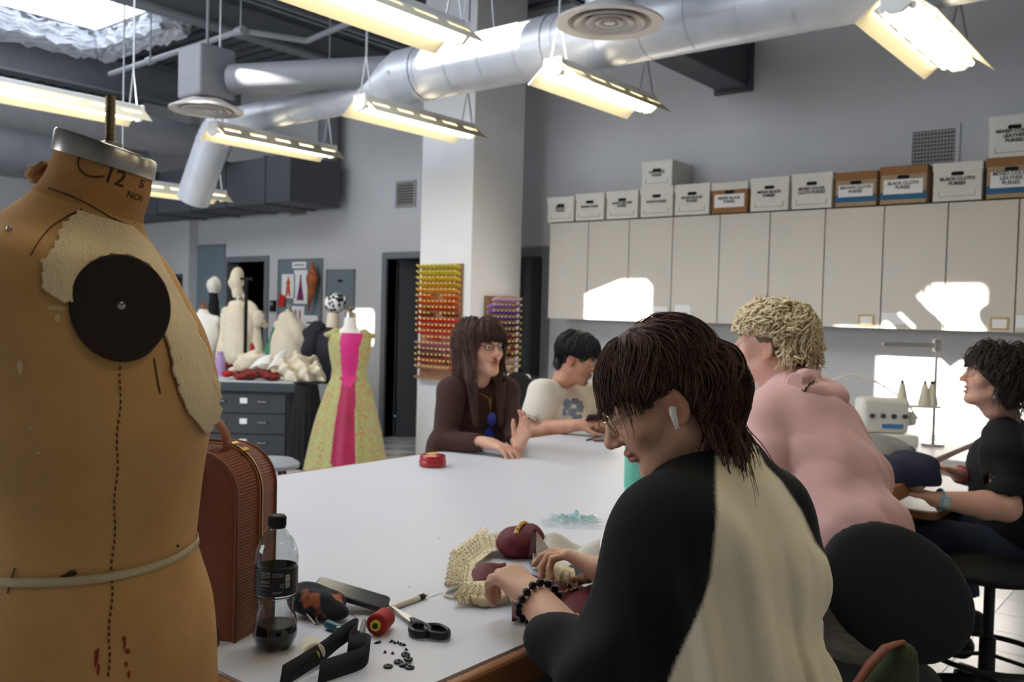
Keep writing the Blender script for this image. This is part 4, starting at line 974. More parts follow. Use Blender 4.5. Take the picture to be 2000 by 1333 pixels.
wp = [at_z(425, 1246, TZ+0.02), at_z(412, 1275, TZ+0.02), at_z(400, 1310, TZ+0.014), Vector(at_z(392, 1330, TZ))+Vector((-0.02, 0, -0.03)), Vector(at_z(390, 1335, TZ))+Vector((-0.06, 0, -0.16))]
wp = [Vector(catmull(wp, k*(len(wp)-1)/20)) for k in range(21)]
MB().tube(wp, 0.016, 8, flat=0.25, up=e2).build('webbing_strap', 'webbing', bk, world=True, smooth=True)
# ------------------------------------------------------------------ bottle of cola
mat('pet', (226, 230, 230), 0.04, trans=1.0, ior=1.4); mat('cola', (26, 9, 4), 0.25); mat('cap_black', (18, 18, 20), 0.45); mat('label_black', (16, 17, 20), 0.4); mat('label_print', (168, 172, 178), 0.6)
bo = at_z(537, 1266, TZ)
bt = thing('soda_bottle', 'clear plastic soda bottle with black label and a little cola', 'bottle', tuple(bo))
prof = [(0.012, 0.006), (0.022, 0.001), (0.03, 0.004), (0.0355, 0.018), (0.0365, 0.032), (0.034, 0.05), (0.0315, 0.066), (0.0325, 0.082), (0.035, 0.094), (0.0352, 0.098), (0.0352, 0.140), (0.0362, 0.146), (0.0365, 0.155), (0.034, 0.170), (0.0285, 0.184), (0.021, 0.195), (0.0145, 0.203), (0.0125, 0.208), (0.0125, 0.216), (0.0105, 0.222)]
def petal(r, z, a, f0=0.020):
    if z < f0: r = r*(1-0.30*(1-z/f0)*(0.5-0.5*math.cos(5*a)))
    return r
def bottle_mesh(prof, sc_=1.0, n=60, closed=True):
    b = MB(); vs = []
    for (r, z) in prof:
        for j in range(n):
            a = 2*math.pi*j/n; rr = petal(r, z, a)*sc_
            if 0.045 < z < 0.092: rr *= 1+0.018*math.sin(3*a+z*90)
            vs.append((rr*math.cos(a), rr*math.sin(a), z))
    fs = [(i*n+j, i*n+(j+1) % n, (i+1)*n+(j+1) % n, (i+1)*n+j) for i in range(len(prof)-1) for j in range(n)]
    if closed: fs.append(tuple(range(n-1, -1, -1)))
    b.add(vs, fs); return b
fine = [tuple(catmull(prof, k*(len(prof)-1)/76)) for k in range(77)]
bottle_mesh(fine).build('bottle_body', 'pet', bt, smooth=True, ang=0, solid=0.0008)
lq = [p for p in fine if p[1] < 0.043]; lq2 = [(r*0.955, z+0.0014) for r, z in lq]; b = bottle_mesh(lq2); n = 60; k0 = (len(lq2)-1)*n; b.f.append(tuple(k0+j for j in range(n))); b.m.append(0)
b.build('cola', 'cola', bt, smooth=True, ang=40)
lab = MB().lathe([(0.0360, 0.098), (0.0362, 0.100), (0.0362, 0.140), (0.0360, 0.1415)], 60).build('label', 'label_black', bt, smooth=True)
MB().lathe([(0.001, 0.228), (0.0125, 0.228), (0.0142, 0.226), (0.0145, 0.210), (0.0145, 0.207), (0.012, 0.206)], 40).build('cap', 'cap_black', bt, smooth=True, ang=30)
rb = MB()
for k in range(40):
    a = 2*math.pi*k/40; rb.box((0.0147*math.cos(a), 0.0147*math.sin(a), 0.2175), (0.001, 0.001, 0.014), M=Matrix.Rotation(a, 3, 'Z'))
rb.build('cap_ridges', 'cap_black', bt)
cam_a = math.atan2(-bo.y, -bo.x)
def on_label(name, x0, x1, z0, z1, m, parent, r=0.0365):
    b = MB()
    def fn(u_, v_):
        a = cam_a+(x0+(x1-x0)*u_)/0.0362; return (r*math.cos(a), r*math.sin(a), z0+(z1-z0)*v_)
    b.grid(fn, max(2, int(abs(x1-x0)/0.003)+2), 2); return b.build(name, m, parent)
# right side barcode, recycling ring and fine print (positive = towards image right)
bc = on_label('barcode', 0.0155, 0.0235, 0.112, 0.134, 'paper', lab)
zz = 0.1125
while zz < 0.1335:
    hh = random.choice((0.0004, 0.0007, 0.001)); on_label('bar', 0.0157, 0.0233, zz, zz+hh, 'ink', lab, 0.0367); zz += hh+random.choice((0.0005, 0.0008))
for k in range(3):
    a = 2*math.pi*k/3; q = MB()
    pts = []
    for j in range(8):
        an = a+j*0.2; xx = 0.0095+0.0028*math.sin(an); z2 = 0.1165+0.0028*math.cos(an); aa = cam_a+xx/0.0362; pts.append((0.0366*math.cos(aa), 0.0366*math.sin(aa), z2))
    q.tube(pts, 0.0005, 4).build('recycling_arrow', 'label_print', lab)
for (x0, x1, z) in [(-0.026, -0.010, 0.136-0.0026*k) for k in range(3)]+[(-0.026, -0.011, 0.124-0.0026*k) for k in range(2)]+[(-0.006, 0.012, 0.136-0.0022*k) for k in range(3)]+[(-0.006, 0.01, 0.106-0.0022*k) for k in range(2)]: on_label('fine_print', x0, x1, z, z+0.0006, 'label_print', lab)
on_label('fine_print', -0.028, -0.010, 0.1385, 0.1392, 'label_print', lab); on_label('fine_print', -0.028, -0.010, 0.1165, 0.1172, 'label_print', lab)
# ------------------------------------------------------------------ small things in front
mat('glass_black', (14, 15, 17), 0.12, coat=0.6); mat('phone_case', (46, 44, 46), 0.5); mat('screen_grey', (120, 124, 128), 0.25)
mat('pouch', (30, 31, 40), 0.85, var=0.93, vscale=30, rgb2=(168, 96, 64), bias=0.07, detail=1.0); mat('pouch_dark', (20, 20, 24), 0.85)
pq = at_z(618, 1212, TZ)
s = SDF((pq.x-.13, pq.y-.13, TZ-.01), (pq.x+.13, pq.y+.13, TZ+.10), 0.004)
rt_ = Vector((0.63, -0.776, 0)); fw_ = Vector((0.777, 0.629, 0))
s.ell(pq+fw_*0.02+Vector((0, 0, .026)), (.052, .034, .026), k=.02, M=np.array(Matrix((rt_, fw_, Vector((0, 0, 1)))).transposed())).ell(pq-rt_*0.03+fw_*0.045+Vector((0, 0, .034)), (.034, .03, .022), k=.02, M=np.array(Matrix((rt_, fw_, Vector((0, 0, 1)))).transposed()))
s.ell(pq+rt_*0.03+fw_*-0.005+Vector((0, 0, .018)), (.03, .022, .016), k=.015, M=np.array(Matrix((rt_, fw_, Vector((0, 0, 1)))).transposed()))
s.add(folds((1, .4, .3), 160, 0.002, 3)); s.clip((0, 0, TZ), (0, 0, -1))
pch = thing('fabric_pouch', 'small dark patterned fabric pouch beside the soda bottle', 'pouch', tuple(pq)); sdf_obj(s, 'pouch_body', 'pouch', pch)
MB().tube([pq-rt_*0.012-fw_*0.028+Vector((0, 0, .02)), pq-rt_*0.004-fw_*0.034+Vector((0, 0, .014)), pq+rt_*0.006-fw_*0.040+Vector((0, 0, .006)), pq+rt_*0.012-fw_*0.036+Vector((0, 0, .004)), pq+rt_*0.004-fw_*0.026+Vector((0, 0, .014))], 0.0016, 6).build('snap_hook', 'steel', pch, world=True, smooth=True)
# phone resting on the pouch
pa = at_z(616, 1140, TZ+0.045); pb = at_z(764, 1184, TZ+0.008)
ex = (pb-pa); PL = 0.147; ex.normalize(); ey = Vector((0, 0, 1)).cross(ex); ey.normalize(); ez = ex.cross(ey)
M = Matrix((ex, ey, ez)).transposed(); pcn = pa+ex*(PL/2)+ey*0.0
def rrect(w, h, r, n=5):
    o = []
    for (cx, cy, a0) in ((w/2-r, h/2-r, 0), (-w/2+r, h/2-r, 90), (-w/2+r, -h/2+r, 180), (w/2-r, -h/2+r, 270)):
        for k in range(n+1): a = math.radians(a0+90*k/n); o.append((cx+r*math.cos(a), cy+r*math.sin(a)))
    return o
ph_ = thing('smartphone', 'black smartphone propped on the fabric pouch', 'phone', tuple(pcn))
MB().prism(rrect(PL, 0.071, 0.012), -0.006, 0.004, M=M, o=pcn).build('case', 'phone_case', ph_, world=True, bevel=0.002)
MB().prism(rrect(PL-0.006, 0.065, 0.009), 0.004, 0.0046, M=M, o=pcn).build('screen', 'glass_black', ph_, world=True)
# red and white thread cones
def thread_cone(name, label, base, axis, L, r, m, mc='cone_lime'):
    t = thing(name, label, 'thread cone', tuple(base)); M = rot_to(axis)
    q = [(r*0.80, 0.006)]+[(r*(0.96-0.10*k/24)+(0.0004 if k % 2 else 0), 0.008+(L-0.02)*k/24) for k in range(25)]+[(r*0.74, L-0.008)]
    MB().lathe([(0.3*r, 0.006)]+q+[(0.3*r, L-0.008)], 36, M=M).build('thread', m, t, smooth=True, ang=50)
    MB().lathe([(r*0.26, 0.0), (r*0.46, 0.0), (r*0.46, 0.003), (r*0.40, 0.008), (r*0.36, L-0.004), (r*0.42, L), (r*0.24, L), (r*0.24, 0.004)], 28, M=M).build('core', mc, t, smooth=True, ang=40)
    return t
mat('cone_lime', (206, 200, 74), 0.5); mat('red_thread', (166, 32, 26), 0.55, bump=0.3, bscale=500, stretch=(1, 1, 1)); mat('cream_thread', (222, 216, 192), 0.6, bump=0.3, bscale=500)
rr = 0.0205
c1 = at_z(732, 1246, TZ); c1.z = TZ+rr; c2 = at_z(771, 1210, TZ); c2.z = TZ+rr*0.88
thread_cone('thread_cone', 'red thread cone lying in front of the scissors', c1, (c2-c1), 0.066, rr, 'red_thread')
c1 = at_z(614, 1306, TZ); c1.z = TZ+0.0195; c2 = at_z(594, 1262, TZ); c2.z = TZ+0.0195*0.9
thread_cone('thread_cone', 'white thread cone lying by the soda bottle', c1, (c2-c1), 0.06, 0.0195, 'cream_thread')
# scissors
mat('scissor_black', (20, 21, 23), 0.45); mat('blade', (196, 198, 202), 0.25, 0.9)
sp_ = at_z(803, 1219, TZ); tip = at_z(768, 1196, TZ); dv = (tip-sp_).normalized(); lv = Vector((-dv.y, dv.x, 0))
t = thing('scissors', 'black handled scissors lying beside the red thread cone', 'scissors', tuple(sp_))
for k, s_ in enumerate((-1, 1)):
    b = MB(); z = 0.006+0.0022*k
    poly = [sp_+dv*(-0.012)+lv*s_*0.009, sp_+dv*0.02+lv*s_*0.008, sp_+dv*0.105+lv*s_*0.0012, sp_+dv*0.10-lv*s_*0.0015, sp_-lv*s_*0.006]
    b.prism([(p.x-sp_.x, p.y-sp_.y) for p in poly], z, z+0.0018, o=sp_).build('blade', 'blade', t, world=True)
    cen = at_z((820, 853)[k], (1241, 1244)[k], TZ); cen.z = TZ+0.009; rx, ry = ((0.0225, 0.0165), (0.026, 0.017))[k]; dd = (cen-sp_); dd.z = 0; dd.normalize(); pp = Vector((-dd.y, dd.x, 0))
    MB().tube([cen+dd*(rx*math.cos(a))+pp*(ry*math.sin(a)) for a in np.linspace(0, 2*math.pi, 32, endpoint=False)], 0.0048, 8, closed=True, flat=1.7, up=(0, 0, 1)).build('handle_loop', 'scissor_black', t, world=True, smooth=True)
    MB().tube([sp_+Vector((0, 0, z))-dv*0.004, sp_.lerp(cen, 0.35)+Vector((0, 0, 0.006)), cen-dd*(rx-0.002)], [0.006, 0.006, 0.005], 8, flat=0.9).build('shank', 'scissor_black', t, world=True, smooth=True)
MB().lathe([(0.001, 0.0125), (0.003, 0.012), (0.004, 0.0105), (0.004, 0.006)], 14, o=sp_).build('pivot', 'steel', t, world=True, smooth=True)
# seam ripper / white marker with black band
def rod_thing(name, label, cat, u0, v0, u1, v1, segs_, z=0.0):
    a = at_z(u0, v0, TZ); c = at_z(u1, v1, TZ); t = thing(name, label, cat, tuple(a)); L = (c-a).length; d = (c-a).normalized()
    for (nm, f0, f1, r0, r1, m_) in segs_:
        A = a+d*L*f0; B = a+d*L*f1; rmax = max(x[3] for x in segs_); A.z = B.z = TZ+rmax+z
        MB().tube([A, A.lerp(B, .5), B], [r0, (r0+r1)/2, r1], 14).build(nm, m_, t, world=True, smooth=True, ang=40)
    return t
mat('ivory', (222, 214, 192), 0.4); mat('teal_plastic', (24, 92, 100), 0.4); mat('grey_metal', (120, 122, 126), 0.3, 0.7)
rod_thing('marking_pen', 'ivory marking pen with black ring lying near the garment', 'pen', 762, 1195, 834, 1168, [('barrel', 0, .76, .0055, .0055, 'ivory'), ('ring', .76, .9, .0058, .0058, 'cap_black'), ('tip', .9, 1, .0052, .003, 'ivory')])
rod_thing('pen', 'dark metal ballpoint pen with clip', 'pen', 697, 1277, 712, 1218, [('grip', .1, .5, .0055, .0052, 'cap_black'), ('barrel', .5, .95, .005, .0045, 'grey_metal'), ('tip', 0, .1, .0012, .005, 'steel'), ('button', .95, 1.04, .0025, .0025, 'steel')])
mr_ = rod_thing('lip_balm', 'teal tube of lip balm behind the black strap', 'lip balm', 640, 1229, 697, 1252, [('tube', 0, .72, .0085, .0085, 'teal_plastic'), ('cap', .72, 1, .0088, .0088, 'teal_plastic')])
a = at_z(650, 1231, TZ+.013); MB().box(a+Vector((0.012, -0.012, 0.0045)), (0.022, 0.003, 0.0006), M=Matrix.Rotation(math.radians(-50), 3, 'Z')).build('print', 'paper', mr_, world=True)
# sewing needles
for k, (u0, v0, u1, v1) in enumerate(((688, 1201, 702, 1213), (836, 1168, 868, 1158))):
    a = at_z(u0, v0, TZ+.001); c = at_z(u1, v1, TZ+.001); tag(MB().tube([a, a.lerp(c, .9), c], [.0006, .0006, .0002], 6).build('sewing_needle', 'steel'), ('loose sewing needle between phone and lip balm', 'thin needle between marking pen and lace')[k], 'needle')
# white cord loop near lace
cl = [at_z(u, v, TZ+.004) for u, v in ((870, 1159), (868, 1163), (885, 1168), (905, 1166), (930, 1163), (950, 1156), (930, 1150), (905, 1150), (885, 1154), (870, 1159))]
tag(MB().tube([Vector(catmull(cl, k*(len(cl)-1)/50)) for k in range(51)], 0.0028, 8).build('cord', 'ivory', smooth=True, ang=0), 'white cord loop beside the cream lace', 'cord')
# black strap with fold
mat('strap_black', (22, 22, 26), 0.8, var=0.15, vscale=20, bump=0.3, bscale=300)
sk_ = [(545, 1348, .003), (590, 1320, .004), (630, 1293, .008), (665, 1264, .014), (688, 1250, .017), (694, 1256, .014), (684, 1272, .009), (678, 1284, .006), (692, 1284, .008), (711, 1281, .011), (719, 1290, .010), (708, 1307, .005), (672, 1321, .003), (620, 1338, .003)]
b = MB(); P3 = [at_z(u, v, TZ+z) for u, v, z in sk_]
P3 = [Vector(catmull(P3, k*(len(P3)-1)/140)) for k in range(141)]
A = [p for p in P3]; B = [p+Vector((0, 0, 0.0)) for p in P3]
vs = []
for i, p in enumerate(P3):
    tg = (P3[min(i+1, 140)]-P3[max(i-1, 0)]).normalized(); w_ = 0.028*(Vector((0, 0, .75))+Vector((0.42, 0.34, 0))); vs += [p+w_*0.0, p+w_*1.4]
b.add(vs, [(2*i, 2*i+1, 2*i+3, 2*i+2) for i in range(140)])
for k_ in range(len(b.v)): b.v[k_] = (b.v[k_][0], b.v[k_][1], max(b.v[k_][2], TZ+0.002))
so = b.build('fabric_strap', 'strap_black', smooth=True, ang=0, solid=0.002); tag(so, 'looped black fabric strap at the near table corner', 'strap')
# snap fasteners
def snap(u, v, lab, tilt=0, dz=0.0):
    p = at_z(u, v, TZ+dz); t = thing('snap_fastener', lab, 'snap fastener', tuple(p), 0, 'black snap fasteners on the table')
    M = Matrix.Rotation(tilt, 3, 'X')
    MB().lathe([(0.0025, 0.001), (0.0028, 0.0035), (0.0052, 0.0038), (0.0075, 0.0028), (0.008, 0.0012), (0.0075, 0.0), (0.0025, 0.0)], 20, M=M).build('disc', 'cap_black', t, smooth=True)
    MB().lathe([(0.0026, 0.0036), (0.0036, 0.0046), (0.0045, 0.0039)], 16, M=M).build('rim', 'grey_metal', t, smooth=True)
for k, (u, v, lab, tl, dz) in enumerate(((758, 1304, 'black snap fastener lying apart at the left', 0, 0), (778, 1295, 'black snap fastener at the left of the cluster', 0.1, 0.0005), (797, 1290, 'black snap fastener at the top of the cluster', 0.1, .003), (800, 1306, 'black snap fastener nearest the table edge', 0.05, 0), (792, 1281, 'black snap fastener with bright ring below the scissors', 0.2, .0005), (788, 1301, 'black snap fastener half hidden in the cluster', -.2, .0005))): snap(u, v, lab, tl, dz)
def scrap(u, v, lab, pts):
    p = at_z(u, v, TZ); b = MB(); b.prism(pts, 0, 0.0016, o=p); b.prism([(x*.4, y*.4) for x, y in pts], 0.0016, 0.004, o=p); tag(b.build('snap_stud', 'cap_black'), lab, 'snap stud', 'loose snap studs on the table')
for k, (u, v) in enumerate(((736, 1258), (741, 1256), (765, 1255), (771, 1258), (777, 1257), (783, 1260), (789, 1262), (767, 1278), (752, 1276), (793, 1271))):
    where = ['leftmost of two studs below the red cone', 'right one of two studs below the red cone', 'first stud from the left in the row by the scissors', 'second stud from the left in the row by the scissors', 'third stud from the left in the row by the scissors', 'fourth stud from the left in the row by the scissors', 'stud touching the scissor loop', 'pointed stud below the row of studs', 'tiny stud left of the pointed one', 'stud just above the snap with bright ring'][k]
    r_ = random.Random(k); scrap(u, v, 'black metal snap, '+where, blot(0, 0, .0045, .003, 9, r_.random()*3, k))
# red tin, teal tumbler, plastic bag, phone and pens further back
mat('red_gloss', (168, 22, 26), 0.25, coat=0.4); mat('tin_print', (214, 170, 90), 0.5)
p = at_z(845, 911, TZ); t = thing('pin_tin', 'round red tin on the far side of the white table', 'tin', tuple(p))
r_ = 0.05; MB().lathe([(0.001, 0), (r_*.9, 0), (r_, .004), (r_*1.04, .016), (r_, .026), (r_*.97, .028)], 36).build('tin_body', 'red_gloss', t, smooth=True); MB().lathe([(r_*.97, .028), (r_*1.0, .032), (r_*.93, .042), (r_*.6, .046), (0.001, .047)], 36).build('lid', 'red_gloss', t, smooth=True)
MB().prism(blot(0, 0, r_*.5, r_*.4, 14, 0, 5), .0462, .048).build('lid_print', 'tin_print', t)
mat('teal_cup', (104, 190, 168), 0.4); mat('cup_base', (150, 150, 146), 0.35, .6)
p = at_z(1243, 962, TZ); t = thing('tumbler', 'mint green insulated tumbler behind the near person', 'tumbler', tuple(p)); r_ = 0.0425
MB().lathe([(0.001, 0.012), (r_*.93, .012), (r_, .02), (r_, .2), (r_*.98, .202)], 36).build('body', 'teal_cup', t, smooth=True, ang=40); MB().lathe([(0.001, 0), (r_*.9, 0), (r_*.93, .012)], 36).build('base_ring', 'cup_base', t, smooth=True, ang=40); MB().lathe([(r_*.98, .202), (r_*.9, .215), (0.001, .218)], 36).build('lid', 'cup_base', t, smooth=True)
mat('film_teal', (150, 214, 206), 0.15, trans=0.6, alpha=0.55, coat=0.5); mat('film_clear', (226, 230, 236), 0.12, trans=0.6, alpha=0.4, coat=0.5)
p = at_z(1122, 1020, TZ); t = thing('plastic_bag', 'crumpled clear and teal plastic bag on the table', 'plastic bag', tuple(p))
def film(w, d_, ox, oy, seed, h):
    def fn(u_, v_):
        x = (u_-.5)*w; y = (v_-.5)*d_; e_ = math.sin(math.pi*u_)*math.sin(math.pi*v_)
        z = .002+h*abs(math.sin(u_*13+seed)*math.sin(v_*9+seed*2)+.5*math.sin(u_*29+v_*17))*max(e_, .08)
        q = rt_*(x+ox+.006*math.sin(v_*19))+fw_*(y+oy+.01*math.sin(u_*15+seed)); return (q.x, q.y, z)
    return fn
MB().grid(film(.14, .11, .005, .02, 1, .02), 26, 18).build('teal_film', 'film_teal', t, smooth=False); MB().grid(film(.16, .10, -.01, -.03, 4, .014), 26, 16).build('clear_film', 'film_clear', t)
# phone and pens near the man in white
def small_phone(label, u, v, ang, L=.15, w=.072):
    p = at_z(u, v, TZ); t = thing('smartphone', label, 'phone', tuple(p), ang); MB().prism(rrect(L, w, .01), 0, .008).build('case', 'pin_brown', t, bevel=.001); MB().prism(rrect(L-.006, w-.006, .008), .008, .0085).build('screen', 'screen_grey', t)
small_phone('smartphone lying on the table by the man in white', 1190, 862, -.85)
rod_thing('pencil', 'dark pencil on the table in front of the man in white', 'pencil', 1146, 862, 1178, 853, [('barrel', 0, .9, .004, .004, 'cap_black'), ('tip', .9, 1, .004, .001, 'ivory')])
# ------------------------------------------------------------------ costume in work
mat('maroon', (92, 14, 26), 0.6, var=0.12, vscale=25); mat('lining', (206, 202, 192), 0.8, var=0.03, vscale=15); mat('lace', (222, 206, 168), 0.85, var=0.1, vscale=60, bump=0.6, bscale=250); mat('braid', (206, 164, 84), 0.4, 0.4)
cq = at_z(1030, 1130, TZ)
co = thing('costume_bodice', 'maroon costume bodice with cream lace and white lining being sewn', 'costume', tuple(cq))
g = at_z(1012, 1085, TZ)
s = SDF(tuple(g-Vector((.16, .16, .02))), tuple(g+Vector((.16, .16, .14))), .004)
s.ell(g+Vector((0, 0, .032)), (.062, .05, .038), k=.02).ell(g+rt_*.03+Vector((0, 0, .03)), (.03, .04, .045), k=.02)
s.add(folds((1, -.5, 0), 110, .002, 8)); s.clip((0, 0, TZ), (0, 0, -1)); sdf_obj(s, 'puffed_sleeve', 'maroon', co)
def arcpts(c, r, tilt, n=24):
    return [c+rt_*(r*math.cos(a)*.35+.008)+fw_*(r*math.cos(a)*.8)+Vector((0, 0, .034+r*.78*math.sin(a))) for a in np.linspace(0, math.pi, n)]
MB().tube(arcpts(g, .056, 0), .005, 8, flat=.5).build('gold_braid', 'braid', co, world=True, smooth=True)
k_ = 0
for th in range(0, 24, 2):
    p = arcpts(g, .058, 0)[th]; MB().lathe([(.001, .004), (.004, .002), (.005, 0)], 8, o=p).build('braid_knot', 'braid', co, world=True, smooth=True)
# standing maroon edge with lining triangle
ea = at_d(1047, 1037, 1.86)
b = MB(); tri = [at_z(1032, 1088, TZ+.01), at_z(1048, 1090, TZ+.01), ea, ea-rt_*.006]
b.add(tri, [(0, 1, 2, 3)]); b.build('maroon_edge', 'maroon', co, world=True, solid=.004)
b = MB()
def lin_fn(u_, v_):
    p = at_z(1040+130*u_, 1088+56*v_-10*u_, TZ); z = .008+.018*abs(math.sin(3.2*v_*math.pi/2+u_*4))+.012*math.sin(u_*7+v_*3)*math.sin(math.pi*u_)+.008
    if v_ < .15: z += .02*(1-u_)*(1-v_/.15)
    return p+Vector((0, 0, max(z, .004)))
b.grid(lin_fn, 40, 26); b.build('lining', 'lining', co, world=True, smooth=True, solid=.003)
b = MB(); b.add([ea, at_z(1050, 1092, TZ+.012), at_z(1078, 1082, TZ+.02), at_z(1066, 1066, TZ+.03)], [(0, 1, 2), (0, 2, 3)]); b.build('lining_flap', 'lining', co, world=True, solid=.003)
# maroon skirt panel in front
def mar_fn(u_, v_):
    p = at_z(1000+180*u_, 1140+80*v_+20*u_*(1-v_), TZ); z = .006+.016*abs(math.sin(u_*8+v_*3))*(1-.4*v_)+.01*math.sin(math.pi*v_); return p+Vector((0, 0, z))
MB().grid(mar_fn, 40, 22).build('skirt_panel', 'maroon', co, world=True, smooth=True, solid=.004)
def mar2(u_, v_):
    p = at_z(918+70*u_, 1122+34*v_-10*u_, TZ); return p+Vector((0, 0, .012+.02*math.sin(math.pi*u_)*math.sin(math.pi*v_)))
MB().grid(mar2, 16, 12).build('cuff', 'maroon', co, world=True, smooth=True, solid=.006)
for (u0, v0, u1, v1) in ((1118, 1196, 1150, 1214), (1090, 1160, 1120, 1150)):
    MB().tube([at_z(u0+(u1-u0)*k/8, v0+(v1-v0)*k/8+2*math.sin(k*2), TZ+.03) for k in range(9)], .0016, 6).build('gold_thread', 'braid', co, world=True)
# ruffled lace with openwork
def ruffle(name, u0, v0, u1, v1, width_px, waves, seed, base=.004):
    b = MB(); nu, nv = 120, 14; R_ = random.Random(seed)
    L = math.hypot(u1-u0, v1-v0); nx, ny = -(v1-v0)/L, (u1-u0)/L
    pts = {}
    for j in range(nv):
        for i in range(nu):
            a, v = i/(nu-1), j/(nv-1); amp = v**1.2
            wv = width_px*v*(1+.10*abs(math.sin(a*waves*6.28*1.5))); fan = (a-.5)*v*.55; uu = u0+(u1-u0)*(a+fan)+nx*wv+4*amp*math.cos(a*waves*6.28); vv = v0+(v1-v0)*(a+fan)+ny*wv
            z = base+.004+.010*amp*(1+math.sin(a*waves*6.28+seed))+.010*(1-v); pts[i, j] = at_z(uu, vv, TZ)+Vector((0, 0, z))
    vs = [pts[i, j] for j in range(nv) for i in range(nu)]
    fs = [(j*nu+i, j*nu+i+1, (j+1)*nu+i+1, (j+1)*nu+i) for j in range(nv-1) for i in range(nu-1) if not (2 < j < nv-2 and i % 2 == (j//2) % 2 and j % 2)]
    b.add(vs, fs); return b.build(name, 'lace', co, world=True, smooth=True, solid=.0012)
ruffle('lace_ruffle', 1000, 1086, 945, 1096, 30, 7, 1); ruffle('lace_ruffle', 962, 1092, 922, 1124, 44, 8, 2); ruffle('lace_ruffle', 930, 1112, 922, 1158, 46, 7, 3)
ruffle('lace_ruffle', 990, 1150, 905, 1154, -32, 9, 4); ruffle('lace_ruffle', 1075, 1128, 1120, 1142, 28, 4, 6, .02)
# cream roll cuff in front
MB().tube([at_z(918, 1172, TZ+.010), at_z(945, 1176, TZ+.012), at_z(988, 1168, TZ+.014)], [.008, .011, .009], 14).build('lace_cuff', 'lace', co, world=True, smooth=True)
# ------------------------------------------------------------------ background: second table, forms and cloth
mat('counter_edge', (52, 66, 70), 0.5); mat('drawer_dark', (58, 60, 66), 0.5, var=0.05); mat('handle_metal', (120, 120, 118), 0.4, 0.8)
mat('muslin', (222, 212, 190), 0.9, var=0.05, vscale=20, bump=0.3, bscale=120); mat('muslin_white', (230, 228, 222), 0.9, var=0.03, vscale=20); mat('red_cloth', (176, 24, 32), 0.7, var=0.1); mat('green_cloth', (70, 130, 100), 0.8, var=0.06); mat('navy_cloth', (28, 30, 40), 0.8, var=0.3, vscale=18); mat('black_cloth', (18, 18, 20), 0.85); mat('lavender', (168, 140, 186), 0.4)
mat('brocade', (164, 178, 108), 0.55, var=0.9, vscale=55, rgb2=(186, 132, 96), detail=0.0, sheen=0.3, bias=0.05); mat('hot_pink', (206, 30, 120), 0.5, var=0.08, vscale=30, sheen=0.4); mat('magenta', (166, 18, 74), 0.5, var=0.15, vscale=16, sheen=0.4); mat('bw_print', (230, 230, 230), 0.8, var=0.94, vscale=26, rgb2=(20, 20, 22), detail=0.0); mat('red_print', (150, 34, 24), 0.7, var=0.7, vscale=34, rgb2=(40, 26, 20), detail=1.0)
TD = 8.6
A = at_d(372, 742, TD); B = at_d(573, 747, TD); GZ = (A.z+B.z)/2; A.z = B.z = 0
ex_ = (B-A).normalized(); A = A-ex_*0.9; ey_ = Vector((-ex_.y, ex_.x, 0)); L_ = (B-A).length
ang = math.atan2(ex_.y, ex_.x)
g = thing('drawer_table', 'dark grey drawer table piled with cloth in the left background', 'table', tuple(A), ang)
MB().bb((0, -0.03, GZ-0.1), (L_+.03, 1.2, GZ-0.012)).build('counter_edge', 'counter_edge', g, bevel=.01)
MB().bb((0.02, -0.0, GZ-0.012), (L_, 1.18, GZ)).build('table_top', 'laminate', g)
MB().bb((0.05, 0.03, 0.06), (L_-.05, 1.1, GZ-.1)).build('carcass', 'drawer_dark', g)
for c_ in range(2):
    x0 = L_-.06-.85*(c_+1); 
    for r_ in range(3):
        z0 = .08+r_*(GZ-.19)/3; dz = (GZ-.19)/3-.012
        d_ = MB().bb((x0+.01, 0.005, z0), (x0+.84, .03, z0+dz)).build('drawer', 'drawer_dark', g, bevel=.004)
        for hx in (.22, .62): MB().tube([(x0+hx-.05, 0.004, z0+dz*.62), (x0+hx-.04, -.02, z0+dz*.6), (x0+hx+.04, -.02, z0+dz*.6), (x0+hx+.05, .004, z0+dz*.62)], .006, 6).build('handle', 'handle_metal', d_)
        MB().bb((x0+.40, -0.0005, z0+dz*.5), (x0+.47, .005, z0+dz*.78)).build('label_card', 'paper', d_)
def on_t(u, v, d=TD+.3): return at_d(u, v, d)
